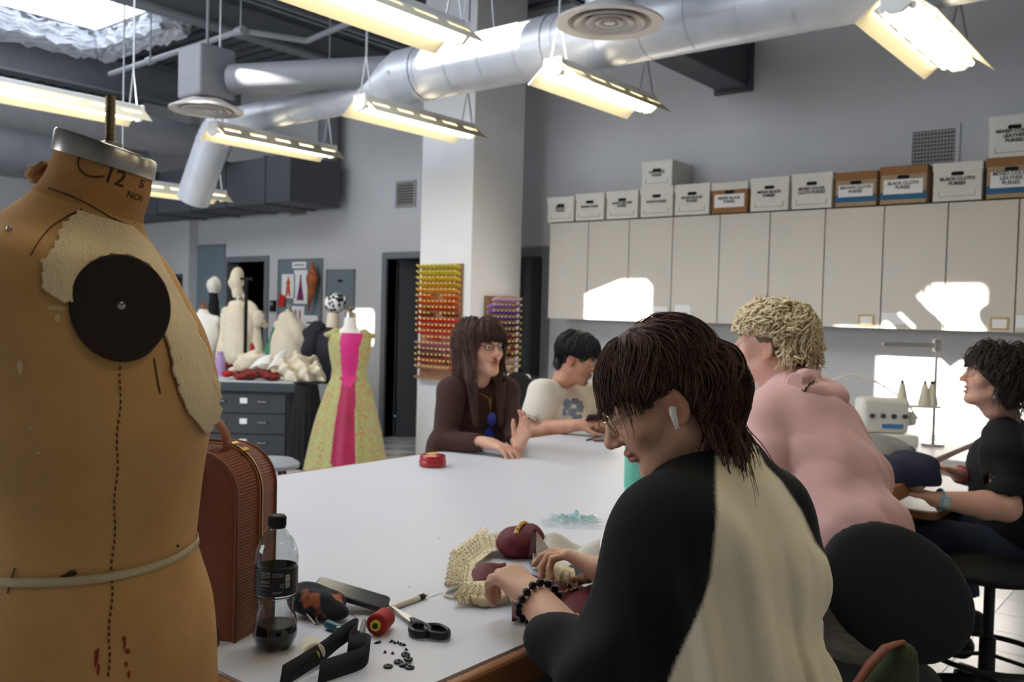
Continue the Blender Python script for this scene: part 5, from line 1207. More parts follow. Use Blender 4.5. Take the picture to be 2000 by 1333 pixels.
def simple_form(name, label, u, vt, vneck, vsh, vb, half_px, m, cap_m, dpt, parts=None, pole=True, neck_m=None):
    k = dpt/_f; top = at_d(u, vt, dpt); nk = at_d(u, vneck, dpt); sh = at_d(u, vsh, dpt); bt_ = at_d(u, vb, dpt); w = half_px*k
    t = thing(name, label, 'dress form', (top.x, top.y, 0))
    s = SDF((top.x-.35, top.y-.35, bt_.z-.05), (top.x+.35, top.y+.35, nk.z+.06), .011)
    Rv = rt_; M = np.array(Matrix((rt_, fw_, Vector((0, 0, 1)))).transposed())
    s.cap(nk, sh, .052, .06, k=.05); s.cap(sh-rt_*w*.72+Vector((0, 0, -.02)), sh+rt_*w*.72+Vector((0, 0, -.02)), .055, .055, k=.06)
    ch = sh.lerp(bt_, .35); s.ell(ch, (w*.95, .115, (sh.z-bt_.z)*.42), M, k=.06); s.cap(ch, bt_, .13, .12, k=.06); s.ell(bt_, (w*.85, .12, .12), M, k=.05)
    s.clip((0, 0, bt_.z-.02), (0, 0, -1)); sdf_obj(s, 'torso', m, t)
    MB().lathe([(.001, .03), (.018, .026), (.02, .012), (.05, .008), (.055, -.01), (.052, -.03)], 20, o=nk+Vector((0, 0, .04))).build('neck_cap', cap_m, t, world=True, smooth=True)
    MB().lathe([(.001, .05), (.016, .045), (.02, .03), (.012, .012), (.012, 0)], 14, o=nk+Vector((0, 0, .06))).build('finial', cap_m, t, world=True, smooth=True)
    MB().cyl((top.x, top.y, .03), (top.x, top.y, bt_.z), .018, n=10).build('pole', 'iron', t, world=True)
    MB().lathe([(.001, .04), (.06, .035), (.2, .012), (.2, 0), (.001, 0)], 20, o=(top.x, top.y, 0)).build('base', 'iron', t, world=True)
    return t, s
mat('brown_knob', (120, 84, 50), .5)
FD2 = 10.0
simple_form('dress_form', 'plain cream dress form behind the cloth table', 397, 585, 606, 622, 720, 33, 'muslin_white', 'brown_knob', FD2)
# jacket on form with wrapped head
jd = 9.95; k = jd/_f
jt, _ = simple_form('dress_form', 'dress form wearing a cream jacket and tall muslin hat', 468, 566, 588, 606, 700, 36, 'muslin', 'steel', jd)
c = at_d(465, 640, jd)
s = SDF(tuple(c-Vector((.45, .45, .45))), tuple(c+Vector((.45, .45, .5))), .012); M = np.array(Matrix((rt_, fw_, Vector((0, 0, 1)))).transposed())
P_ = lambda u, v, d=jd: at_d(u, v, d)
s.cap(P_(468, 618), P_(466, 690), .15, .16, k=.03).cap(P_(440, 617), P_(431, 700), .06, .045, k=.015).cap(P_(495, 617), P_(508, 720), .06, .05, k=.015)
s.ell(P_(505, 622, jd-.1), (.07, .06, .1), M, k=.02).cap(P_(492, 604), P_(518, 636), .05, .03, k=.02).cap(P_(455, 598), P_(485, 598), .05, .05, k=.02)
s.add(folds((1, .6, .1), 44, .016, 11)); s.clip(P_(466, 712), (0, 0, -1)); sdf_obj(s, 'jacket', 'muslin', jt)
c = P_(463, 545); s = SDF(tuple(c-Vector((.2, .2, .22))), tuple(c+Vector((.2, .2, .2))), .009)
s.ell(P_(464, 572), (.062, .07, .085), M, k=.02).cap(P_(461, 553), P_(464, 534), .084, .066, k=.012).cap(P_(478, 580), P_(470, 596), .03, .04, k=.03); s.add(folds((.2, .3, 1), 70, .006, 4)); sdf_obj(s, 'muslin_hat', 'muslin', jt)
c = P_(470, 695); s = SDF(tuple(c-Vector((.35, .35, .35))), tuple(c+Vector((.35, .35, .2))), .012)
s.cap(P_(450, 668), P_(448, 706), .05, .07, k=.04).cap(P_(495, 678), P_(496, 706), .06, .07, k=.04); s.add(folds((1, .4, 0), 60, .01, 2)); sdf_obj(s, 'red_skirt', 'red_cloth', jt)
p = at_d(481, 545, jd-.45); q = at_d(479, 690, jd-.45)
t = thing('garment_pole', 'black upright pole in front of the cream jacket', 'pole', (p.x, p.y, GZ)); MB().tube([(q.x, q.y, GZ), p], .02, 10).build('rod', 'black_cloth', t, world=True); MB().lathe([(.001, .02), (.11, .015), (.11, 0), (.001, 0)], 16).build('foot', 'black_cloth', t); MB().box(p, (.12, .03, .03), M=Matrix.Rotation(-.9, 3, 'Z')).build('clamp', 'black_cloth', t, world=True)
# wig head
c = at_d(418, 557, 10.5); s = SDF(tuple(c-Vector((.16, .16, .42))), tuple(c+Vector((.16, .16, .15))), .009)
s.ell(c, (.075, .09, .1), M, k=.03).cap(c-Vector((0, 0, .07)), c-Vector((0, 0, .2)), .045, .05, k=.03).cap(c-Vector((0, 0, .2)), c-Vector((0, 0, .36)), .05, .075, k=.03); s.add(folds((1, .2, .4), 60, .006, 9))
wh = thing('wig_stand', 'white wig head on a dark stand before the blue panel', 'wig stand', (c.x, c.y, 0)); P__, Q__ = s.mesh(); cz_ = P__[Q__].mean(1)[:, 2]
mesh_np('head', P__, Q__, ['muslin_white', 'black_cloth'], wh, mi=(cz_ < c.z-.09).astype(int)); MB().cyl((c.x, c.y, .02), (c.x, c.y, c.z-.35), .02, n=10).build('pole', 'iron', wh, world=True); MB().lathe([(.001, .03), (.18, .01), (.18, 0), (.001, 0)], 20, o=(c.x, c.y, 0)).build('base', 'iron', wh, world=True)
# lavender bottle
p = at_d(430, 712, TD+.5); p.z = GZ; t = thing('water_bottle', 'lavender water bottle on the drawer table', 'bottle', tuple(p))
MB().lathe([(.001, 0), (.047, 0), (.05, .01), (.05, .17), (.04, .2), (.03, .21)], 24).build('body', 'lavender', t, smooth=True); MB().lathe([(.03, .21), (.032, .215), (.03, .25), (.001, .252)], 20).build('cap', 'lavender', t, smooth=True)
# cape form
cd = 9.9; ct, _ = simple_form('dress_form', 'dress form draped with a cream cape and green cloth', 563, 600, 614, 632, 720, 26, 'muslin', 'steel', cd)
c = at_d(565, 670, cd); s = SDF(tuple(c-Vector((.5, .5, .5))), tuple(c+Vector((.5, .5, .4))), .013); P_ = lambda u, v, d=cd: at_d(u, v, d)
s.cap(P_(563, 622), P_(570, 670), .09, .19, k=.08).cap(P_(568, 665), P_(560, 745), .2, .24, k=.08).cap(P_(585, 650), P_(592, 700), .1, .1, k=.06).cap(P_(552, 622), P_(580, 640), .05, .07, k=.04); s.add(folds((.8, -.4, .5), 40, .012, 21)); sdf_obj(s, 'cape', 'muslin', ct)
s = SDF(tuple(c-Vector((.5, .5, .5))), tuple(c+Vector((.5, .5, .4))), .013); s.cap(P_(548, 632, cd+.05), P_(538, 690, cd+.05), .06, .12, k=.06).cap(P_(538, 690, cd+.05), P_(532, 742, cd+.05), .12, .12, k=.06); s.add(folds((1, .2, .1), 40, .01, 31)); sdf_obj(s, 'green_drape', 'green_cloth', ct)
# navy form with turban head
nd = 9.2; nt_, _ = simple_form('dress_form', 'dress form in dark navy with a black and white turban', 648, 618, 636, 652, 745, 34, 'navy_cloth', 'muslin', nd)
c = at_d(656, 592, nd); s = SDF(tuple(c-Vector((.17, .17, .26))), tuple(c+Vector((.17, .17, .16))), .009); s.ell(c, (.092, .1, .105), M, k=.02).cap(c-rt_*.05, c+rt_*.06+Vector((0, 0, .03)), .07, .06, k=.02); s.add(folds((.4, .1, 1), 60, .006, 5)); sdf_obj(s, 'turban', 'bw_print', nt_)
MB().tube([at_d(651, 612, nd), at_d(649, 640, nd)], [.06, .065], 16).build('neck', 'muslin', nt_, world=True, smooth=True)
c = at_d(607, 665, nd); s = SDF(tuple(c-Vector((.4, .4, .4))), tuple(c+Vector((.4, .4, .3))), .012); P_ = lambda u, v, d=nd: at_d(u, v, d); s.cap(P_(618, 640), P_(605, 685), .07, .09, k=.05).cap(P_(630, 640), P_(600, 650), .05, .05, k=.04); s.add(folds((1, .4, 0), 50, .008, 7)); sdf_obj(s, 'navy_sleeve', 'navy_cloth', nt_)
# pink and green gown on form
gd = 8.0; k = gd/_f
gx = at_d(682, 740, gd); gf = thing('gown_form', 'dress form in a green brocade gown with hot pink front panel', 'dress form', (gx.x, gx.y, 0))
def zpx(v, u=680): return at_d(u, v, gd).z
camdir = Vector((-gx.x, -gx.y, 0)).normalized(); ca = math.atan2(camdir.y, camdir.x)
def loft(levels, n, pleat, matf, name, mats, parent, nz=40):
    P = []; mi = []
    for j in range(nz):
        z, rx, ry, off = catmull(levels, j*(len(levels)-1)/(nz-1))
        for i in range(n):
            th = 2*math.pi*i/n; pl = 1+pleat*(j/(nz-1))*(math.sin(th*17)+.5*math.sin(th*7+1))
            q = rt_*(rx*math.sin(th)*pl+off)-fw_*(ry*math.cos(th)*pl); P.append((gx.x+q.x, gx.y+q.y, z))
    Q = [(j*n+i, j*n+(i+1) % n, (j+1)*n+(i+1) % n, (j+1)*n+i) for j in range(nz-1) for i in range(n)]
    for j in range(nz-1):
        for i in range(n): mi.append(matf(((2*math.pi*(i+.5)/n+math.pi) % (2*math.pi))-math.pi, j/(nz-1)))
    return mesh_np(name, np.array(P), np.array(Q), mats, parent, mi=mi)
loft([(zpx(737), .15, .13, .0), (zpx(760), .2, .17, 0), (zpx(830), .29, .26, -.01), (zpx(918), .37, .34, -.012)], 144, .028, lambda th, v: 1 if abs(th-.10) < .34-.05*v else 0, 'skirt', ['brocade', 'magenta'], gf)
loft([(zpx(650), .185, .12, .02), (zpx(672), .19, .135, .0), (zpx(700), .175, .13, 0), (zpx(722), .155, .12, 0), (zpx(742), .165, .13, 0)], 96, 0, lambda th, v: 1 if abs(th-.13) < .52-.12*v else 0, 'bodice', ['brocade', 'hot_pink'], gf, 24)
b = MB(); c0 = gx+rt_*.02-fw_*.135; b.add([Vector((c0.x, c0.y, 0))+rt_*-.085+Vector((0, 0, zpx(735))), Vector((c0.x, c0.y, 0))+rt_*.08+Vector((0, 0, zpx(733))), Vector((c0.x, c0.y, 0))-fw_*.03+Vector((0, 0, zpx(764)))], [(0, 1, 2)]); b.build('bodice_point', 'hot_pink', gf, world=True, solid=.01)
s = SDF((gx.x-.3, gx.y-.3, zpx(680)), (gx.x+.3, gx.y+.3, zpx(610)), .01); cc = Vector((gx.x, gx.y, 0))
s.cap(cc+Vector((0, 0, zpx(622))), cc+Vector((0, 0, zpx(650))), .055, .062, k=.04).cap(cc-rt_*.13+Vector((0, 0, zpx(655))), cc+rt_*.13+Vector((0, 0, zpx(655))), .05, .05, k=.05).ell(cc+Vector((0, 0, zpx(672))), (.16, .1, .1), M, k=.05); sdf_obj(s, 'chest', 'muslin_white', gf)
MB().lathe([(.001, .03), (.05, .028), (.054, .0), (.054, -.03)], 20, o=cc+Vector((-.0, 0, zpx(616)))).build('neck_cap', 'steel', gf, world=True, smooth=True); MB().lathe([(.001, .06), (.022, .05), (.026, .03), (.012, .01), (.012, 0)], 14, o=cc+Vector((0, 0, zpx(611)))).build('finial', 'brown_knob', gf, world=True, smooth=True)
for s_ in (-1, 1):
    q = SDF(tuple(cc+rt_*s_*.17+Vector((-.16, -.16, zpx(690)))), tuple(cc+rt_*s_*.17+Vector((.16, .16, zpx(630)))), .009); a = cc+rt_*s_*.125+Vector((0, 0, zpx(650))); e_ = cc+rt_*s_*.185+Vector((0, 0, zpx(655))); q.cap(a, e_, .05, .045, k=.02, flat=((0, 0, 1), .6)); q.cap(a, a+Vector((0, 0, -.1)), .045, .05, k=.02); q.add(folds((.3, .2, 1), 60, .006, 3)); sdf_obj(q, 'cap_sleeve', 'brocade', gf)
MB().lathe([(.001, .03), (.2, .012), (.2, 0), (.001, 0)], 20).build('base', 'iron', gf); MB().cyl((0, 0, .02), (0, 0, zpx(750)), .018, n=10).build('pole', 'iron', gf)
# black skirt form left of the gown
bx = at_d(600, 760, 8.45); bf = thing('black_skirt', 'long black skirt standing beside the green gown', 'skirt', (bx.x, bx.y, 0))
gx_keep = gx; gx = bx
loft([(at_d(600, 752, 8.45).z, .1, .1, 0), (at_d(600, 790, 8.45).z, .13, .12, 0), (.5, .15, .14, 0), (.03, .17, .16, 0)], 96, .05, lambda th, v: 0, 'skirt', ['black_cloth'], bf, 30); gx = gx_keep
MB().lathe([(.001, .03), (.16, .012), (.16, 0), (.001, 0)], 20).build('base', 'iron', bf)
# cloth heaps on the drawer table
def heap(name, label, cat, blobs, m, fr, amp, seed, h_=.012, d=TD+.2):
    pts = [at_d(u, v, d+dd) for u, v, r, dd in blobs]; lo = [min(p[i] for p in pts)-.3 for i in range(3)]; hi = [max(p[i] for p in pts)+.3 for i in range(3)]; lo[2] = GZ-.3
    s = SDF(lo, hi, h_)
    for (u, v, r, dd), p in zip(blobs, pts): s.ell(p, (r, r, r*.62), k=.04)
    f1 = folds((1, -.6, .4), fr, amp, seed); f2 = folds((.2, .7, 1), fr*1.3, amp*.7, seed+2); s.add(f1); s.add(f2); s.clip((0, 0, GZ+.001), (0, 0, -1)); return tag(sdf_obj(s, name, m), label, cat)
heap('cloth_heap', 'crumpled cream muslin heaped on the table corner', 'cloth', [(560, 722, .13, 0), (585, 712, .15, .1), (605, 728, .13, 0), (620, 742, .09, 0), (590, 738, .12, -.05), (568, 738, .09, -.05)], 'muslin', 46, .034, 5)
heap('cloth_heap', 'beige muslin pieces at the back of the drawer table', 'cloth', [(480, 712, .12, .3), (500, 700, .12, .35), (520, 712, .1, .3), (460, 726, .07, .1)], 'muslin', 44, .024, 15)
heap('patterned_cloth', 'red and black patterned cloth rolled on the drawer table', 'cloth', [(465, 734, .06, -.1), (485, 732, .075, -.1), (505, 730, .08, -.1), (525, 732, .08, -.1), (538, 737, .05, -.1)], 'red_print', 50, .014, 25, .009)
heap('red_cloth_piece', 'small bright red cloth at the left of the patterned roll', 'cloth', [(446, 730, .06, -.05)], 'red_cloth', 40, .008, 35, .009)
for k_, (u0, v0, u1, v1, u2, v2, u3, v3, lab) in enumerate(((485, 722, 525, 712, 533, 694, 500, 705, 'white pattern paper curling up on the drawer table'), (520, 724, 545, 716, 562, 683, 540, 695, 'tall white paper corner beside the cream muslin'))):
    q = [at_d(u0, v0, TD+.05), at_d(u1, v1, TD+.15), at_d(u2, v2, TD+.3), at_d(u3, v3, TD+.2)]
    def pf(u_, v_): return q[0]*(1-u_)*(1-v_)+q[1]*u_*(1-v_)+q[2]*u_*v_+q[3]*(1-u_)*v_+Vector((0, 0, .02*math.sin(u_*3)))
    tag(MB().grid(pf, 10, 10).build('pattern_paper', 'paper', smooth=True, solid=.003), lab, 'paper')
# grey rounded stool top behind the table
p = at_z(525, 905, .62); mat('stool_grey', (150, 154, 162), .5)
t = thing('round_stool', 'grey round stool partly hidden by the white table', 'stool', (p.x, p.y, 0)); MB().lathe([(.001, .64), (.14, .64), (.17, .62), (.17, .6), (.001, .59)], 32).build('seat', 'stool_grey', t, smooth=True)
for k_ in range(4): MB().tube([(.1*math.cos(k_*1.57), .1*math.sin(k_*1.57), .6), (.2*math.cos(k_*1.57), .2*math.sin(k_*1.57), 0)], .012, 8).build('leg', 'iron', t)
# ------------------------------------------------------------------ sewing desks, sergers, cart
mat('machine_white', (226, 224, 216), .35); mat('knob_dark', (60, 62, 60), .5); mat('blue_print', (70, 130, 190), .6); mat('chrome', (190, 188, 182), .25, .9)
def desk(label, x0, x1, y0, y1, z):
    t = thing('sewing_desk', label, 'desk', ((x0+x1)/2, (y0+y1)/2, 0)); w = (x1-x0)/2; d_ = (y1-y0)/2
    MB().prism(rrect(2*w, 2*d_, .05), z-.006, z).build('desk_top', 'laminate', t); MB().prism(rrect(2*w, 2*d_, .05), z-.036, z-.006).build('edge', 'edge_wood', t)
    for sx in (-1, 1):
        MB().bb((sx*(w-.1)-.03, -d_+.08, .04), (sx*(w-.1)+.03, d_-.08, .07)).build('foot', 'iron', t); MB().bb((sx*(w-.1)-.03, -.04, .07), (sx*(w-.1)+.03, .04, z-.036)).build('leg', 'iron', t)
    return t
desk('white sewing desk in front of the seated person in black', 3.80, 4.75, .90, 1.45, .76)
sgp = at_z(1730, 868, .80); D2Z = .80
desk('white sewing desk carrying the overlock machine with thread stand', sgp.x-.4, sgp.x+.75, sgp.y-.35, sgp.y+.35, D2Z)
def serger(label, u, v, dpt):
    p = at_d(u, v, dpt); kx = dpt/_f
    t = thing('overlock_machine', label, 'sewing machine', (p.x, p.y, D2Z), math.atan2(rt_.y, rt_.x))
    MB().bb((-.15, -.11, 0), (.15, .11, .07)).build('bed', 'machine_white', t, bevel=.015, segs=3); MB().bb((-.15, -.05, .07), (.12, .1, .27)).build('head', 'machine_white', t, bevel=.025, segs=3)
    for k_ in range(4): MB().lathe([(.001, .02), (.012, .018), (.014, 0)], 14, M=rot_to((0, -1, .15)), o=(-.1+k_*.062, -.05, .17)).build('tension_dial', 'knob_dark', t, smooth=True)
    MB().bb((-.04, -.054, .1), (.08, -.05, .125)).build('nameplate', 'blue_print', t); MB().lathe([(.001, .03), (.04, .026), (.045, 0)], 20, M=rot_to((1, 0, 0)), o=(.15, .03, .15)).build('hand_wheel', 'machine_white', t, smooth=True)
    MB().tube([(-.3, .06, .36), (-.2, .05, .40), (-.05, .03, .36), (.1, .0, .27), (.16, -.06, .16)], .006, 8).build('thread_guide', 'machine_white', t, smooth=True)
    return t
dS = (sgp.x*.777+sgp.y*.629)
serger('white overlock sewing machine behind the pink hoodie', 1728, 868, dS)
# thread stand
ps = at_d(1822, 868, dS); ts = thing('thread_stand', 'metal thread stand with top bar and four white cones', 'thread stand', (ps.x, ps.y, D2Z), math.atan2(rt_.y, rt_.x))
kx = dS/_f; hz = at_d(1818, 662, dS).z-D2Z
MB().cyl((0, 0, 0), (0, 0, hz), .009, n=10).build('post', 'chrome', ts, smooth=True); MB().lathe([(.001, .02), (.06, .015), (.06, 0), (.001, 0)], 18).build('foot', 'chrome', ts); MB().bb((-105*kx, -.012, hz-.05), (.01, .012, hz-.025)).build('guide_bar', 'chrome', ts, bevel=.003); MB().bb((-.02, -.02, hz-.07), (.02, .02, hz)).build('collar', 'chrome', ts, bevel=.005)
tz = at_d(1790, 792, dS).z-D2Z; MB().bb((-108*kx, -.05, tz-.012), (.02, .05, tz)).build('tray', 'machine_white', ts)
for k_, du in enumerate((-100, -64, -20, -6)):
    x = du*kx; MB().cyl((x, 0.02*(k_ % 2), tz), (x, 0.02*(k_ % 2), tz+.17), .003, n=6).build('spool_pin', 'chrome', ts)
    if k_ != 0: 
        o = ps+Vector((rt_.x*x, rt_.y*x, D2Z-ps.z+tz+.004)); o2 = thing('thread_cone', ['', 'wide white thread cone on the stand', 'white thread cone second from the post of the stand', 'pale thread cone next to the post of the stand'][k_], 'thread cone', tuple(o)); MB().lathe([(.001, 0), (.036, 0), (.036, .006), (.014, .12), (.001, .122)], 20).build('thread', 'cream_thread', o2, smooth=True, ang=40); MB().lathe([(.010, .12), (.008, .14), (.001, .141)], 12).build('core', 'knob_dark', o2, smooth=True)
# second stand between heads
ps = at_d(1448, 790, 5.6)
desk('white sewing desk seen between the near head and curly head', ps.x-.3, ps.x+.6, ps.y-.1, ps.y+.75, .80)
t = thing('thread_stand', 'slim stand with one black thread cone behind the near head', 'thread stand', (ps.x+.05, ps.y+.15, .80)); hz = at_d(1448, 775, 5.6).z-.80; MB().cyl((0, 0, 0), (0, 0, hz), .006, n=8).build('post', 'chrome', t); MB().lathe([(.001, .02), (.05, .015), (.05, 0)], 16).build('foot', 'chrome', t); MB().lathe([(.001, 0), (.05, 0), (.05, .006), (.001, .008)], 18, o=(0, 0, hz-.008)).build('tray', 'knob_dark', t)
o2 = thing('thread_cone', 'black thread cone on the slim stand behind the near head', 'thread cone', (ps.x+.05, ps.y+.15, .80+hz)); MB().lathe([(.001, 0), (.03, 0), (.03, .006), (.02, .09), (.012, .1), (.001, .1)], 18).build('thread', 'cap_black', o2, smooth=True)
# cream cart and mesh chair left of the man in white
p = at_d(1003, 735, 5.75); t = thing('cream_cart', 'cream machine cart left of the man in white', 'cart', (p.x, p.y, 0), math.atan2(rt_.y, rt_.x)); MB().bb((-.1, -.2, .0), (.09, .2, p.z-.06)).build('body', 'machine_white', t, bevel=.01); MB().bb((-.12, -.22, p.z-.06), (.11, .22, p.z)).build('top', 'machine_white', t, bevel=.008)
for k_ in range(2): MB().bb((-.09, -.205, .3+k_*.28), (.08, -.2, .55+k_*.28)).build('drawer', 'machine_white', t, bevel=.004)
# ------------------------------------------------------------------ chairs
mat('chair_black', (17, 18, 21), .8, var=.15, vscale=14, bump=.2, bscale=250); mat('chair_plastic', (15, 15, 17), .5)
def task_chair(label, x, y, rotz, seat_z, back_c=None, back_r=(.2, .045, .17), back_tilt=0.0, ring=True, name='drafting_chair', roll=0.0, post_z=None):
    """front of the chair is +Y in its own frame"""
    t = thing(name, label, 'chair', (x, y, 0), rotz)
    s = SDF((-.28, -.28, seat_z-.1), (.28, .28, seat_z+.05), .012); s.ell((0, 0, seat_z-.03), (.23, .22, .045), k=.02); sdf_obj(s, 'seat', 'chair_black', t, world=False)
    bc = back_c or (0, -.24, seat_z+.32)
    s = SDF(tuple(Vector(bc)-Vector((.3, .3, .3))), tuple(Vector(bc)+Vector((.3, .3, .3))), .011); Mr = np.array(Matrix.Rotation(back_tilt, 3, 'X') @ Matrix.Rotation(roll, 3, 'Y'))
    s.ell(bc, back_r, Mr, k=.02); sdf_obj(s, 'backrest', 'chair_black', t, world=False)
    MB().tube([(0, -.05, seat_z-.06), (0, -.27, seat_z-.04), (0, -.32, seat_z+.08), (bc[0], bc[1]-.04, bc[2])], [.02, .02, .022, .022], 10, flat=.5).build('back_bar', 'chair_plastic', t, smooth=True)
    MB().lathe([(.022, .1), (.03, .12), (.03, .3), (.02, .305), (.02, seat_z-.06)], 18).build('gas_column', 'chair_plastic', t, smooth=True, ang=40)
    for k_ in range(5):
        a = k_*2*math.pi/5+.3; d_ = Vector((math.cos(a), math.sin(a), 0)); MB().tube([Vector((0, 0, .13)), d_*.15+Vector((0, 0, .11)), d_*.3+Vector((0, 0, .075))], [.03, .022, .016], 8).build('base_leg', 'chair_plastic', t, smooth=True)
        q = d_*.3; w_ = MB().lathe([(.001, -.02), (.028, -.018), (.03, 0), (.028, .018), (.001, .02)], 16, M=rot_to(Vector((-d_.y, d_.x, 0))), o=(q.x, q.y, .032)); w_.build('caster', 'chair_plastic', t, smooth=True)
    if ring:
        MB().tube([(.225*math.cos(a), .225*math.sin(a), .24) for a in np.linspace(0, 2*math.pi, 48, endpoint=False)], .011, 8, closed=True).build('foot_ring', 'chair_plastic', t, smooth=True)
        for k_ in range(3): a = k_*2.094; MB().tube([(.02*math.cos(a), .02*math.sin(a), .24), (.225*math.cos(a), .225*math.sin(a), .24)], .008, 6).build('ring_spoke', 'chair_plastic', t)
    return t
# chairs: the empty one at right, and those people sit on
bc = at_d(1752, 1158, 2.12)
ca_ = math.radians(-48); base = Vector((bc.x, bc.y, 0))+Vector((.21, .17, 0))
_r = Matrix.Rotation(-ca_, 3, 'Z'); loc = _r @ (bc-base)
task_chair('empty black drafting chair with large oval backrest at lower right', base.x, base.y, ca_, .60, (loc.x, loc.y, bc.z), (.20, .05, .15), math.radians(-10), True, roll=math.radians(32))
p5 = at_d(1932, 1180, 3.45)
task_chair('black drafting stool with foot ring under the person in black', p5.x, p5.y, math.radians(12), .60, None, (.16, .035, .1), 0)
task_chair('dark drafting chair under the near person sewing', 1.38, .46, math.radians(4), .60, (0, -.27, .80), (.17, .03, .08))
m3 = at_d(1018, 800, 4.72)
task_chair('black chair with upright back behind the man in white', 3.78, 2.75, math.radians(180), .62, (0.0, -.27, .98), (.2, .03, .21), ring=True)
task_chair('dark stool under the woman in the brown jacket', 3.02, 2.84, math.radians(180), .60, (0, -.24, .70), (.15, .03, .06))
# green bag on a stool, cut by the lower edge
mat('bag_green', (58, 70, 44), .85, var=.12, vscale=12, bump=.3, bscale=200); mat('bag_brown', (120, 62, 34), .6, var=.1)
g0 = at_d(1722, 1330, 1.8)
st = thing('low_stool', 'dark low stool below the green bag at the lower edge', 'stool', (g0.x, g0.y, 0)); MB().lathe([(.001, .66), (.15, .66), (.16, .645), (.15, .62), (.001, .615)], 28).build('seat', 'chair_black', st, smooth=True)
for k_ in range(4): a = k_*1.57+.5; MB().tube([(.1*math.cos(a), .1*math.sin(a), .62), (.17*math.cos(a), .17*math.sin(a), 0)], .012, 8).build('leg', 'iron', st)
gb = thing('canvas_bag', 'green canvas bag with brown leather rim at the lower edge', 'bag', (g0.x, g0.y, .66))
P_ = lambda u, v, d=1.8: at_d(u, v, d)
s = SDF((g0.x-.2, g0.y-.2, .64), (g0.x+.2, g0.y+.2, .95), .006)
s.cap(P_(1700, 1400), P_(1755, 1285), .06, .028, k=.03).cap(P_(1755, 1400), P_(1765, 1285), .05, .02, k=.03); s.add(folds((1, .4, .2), 60, .003, 3)); s.clip((0, 0, .662), (0, 0, -1)); sdf_obj(s, 'bag_body', 'bag_green', gb)
MB().tube([P_(1668, 1345, 1.78), P_(1700, 1298, 1.775), P_(1730, 1266, 1.775), P_(1765, 1254, 1.79)], [.014, .016, .014, .008], 10, flat=.5).build('leather_rim', 'bag_brown', gb, world=True, smooth=True)
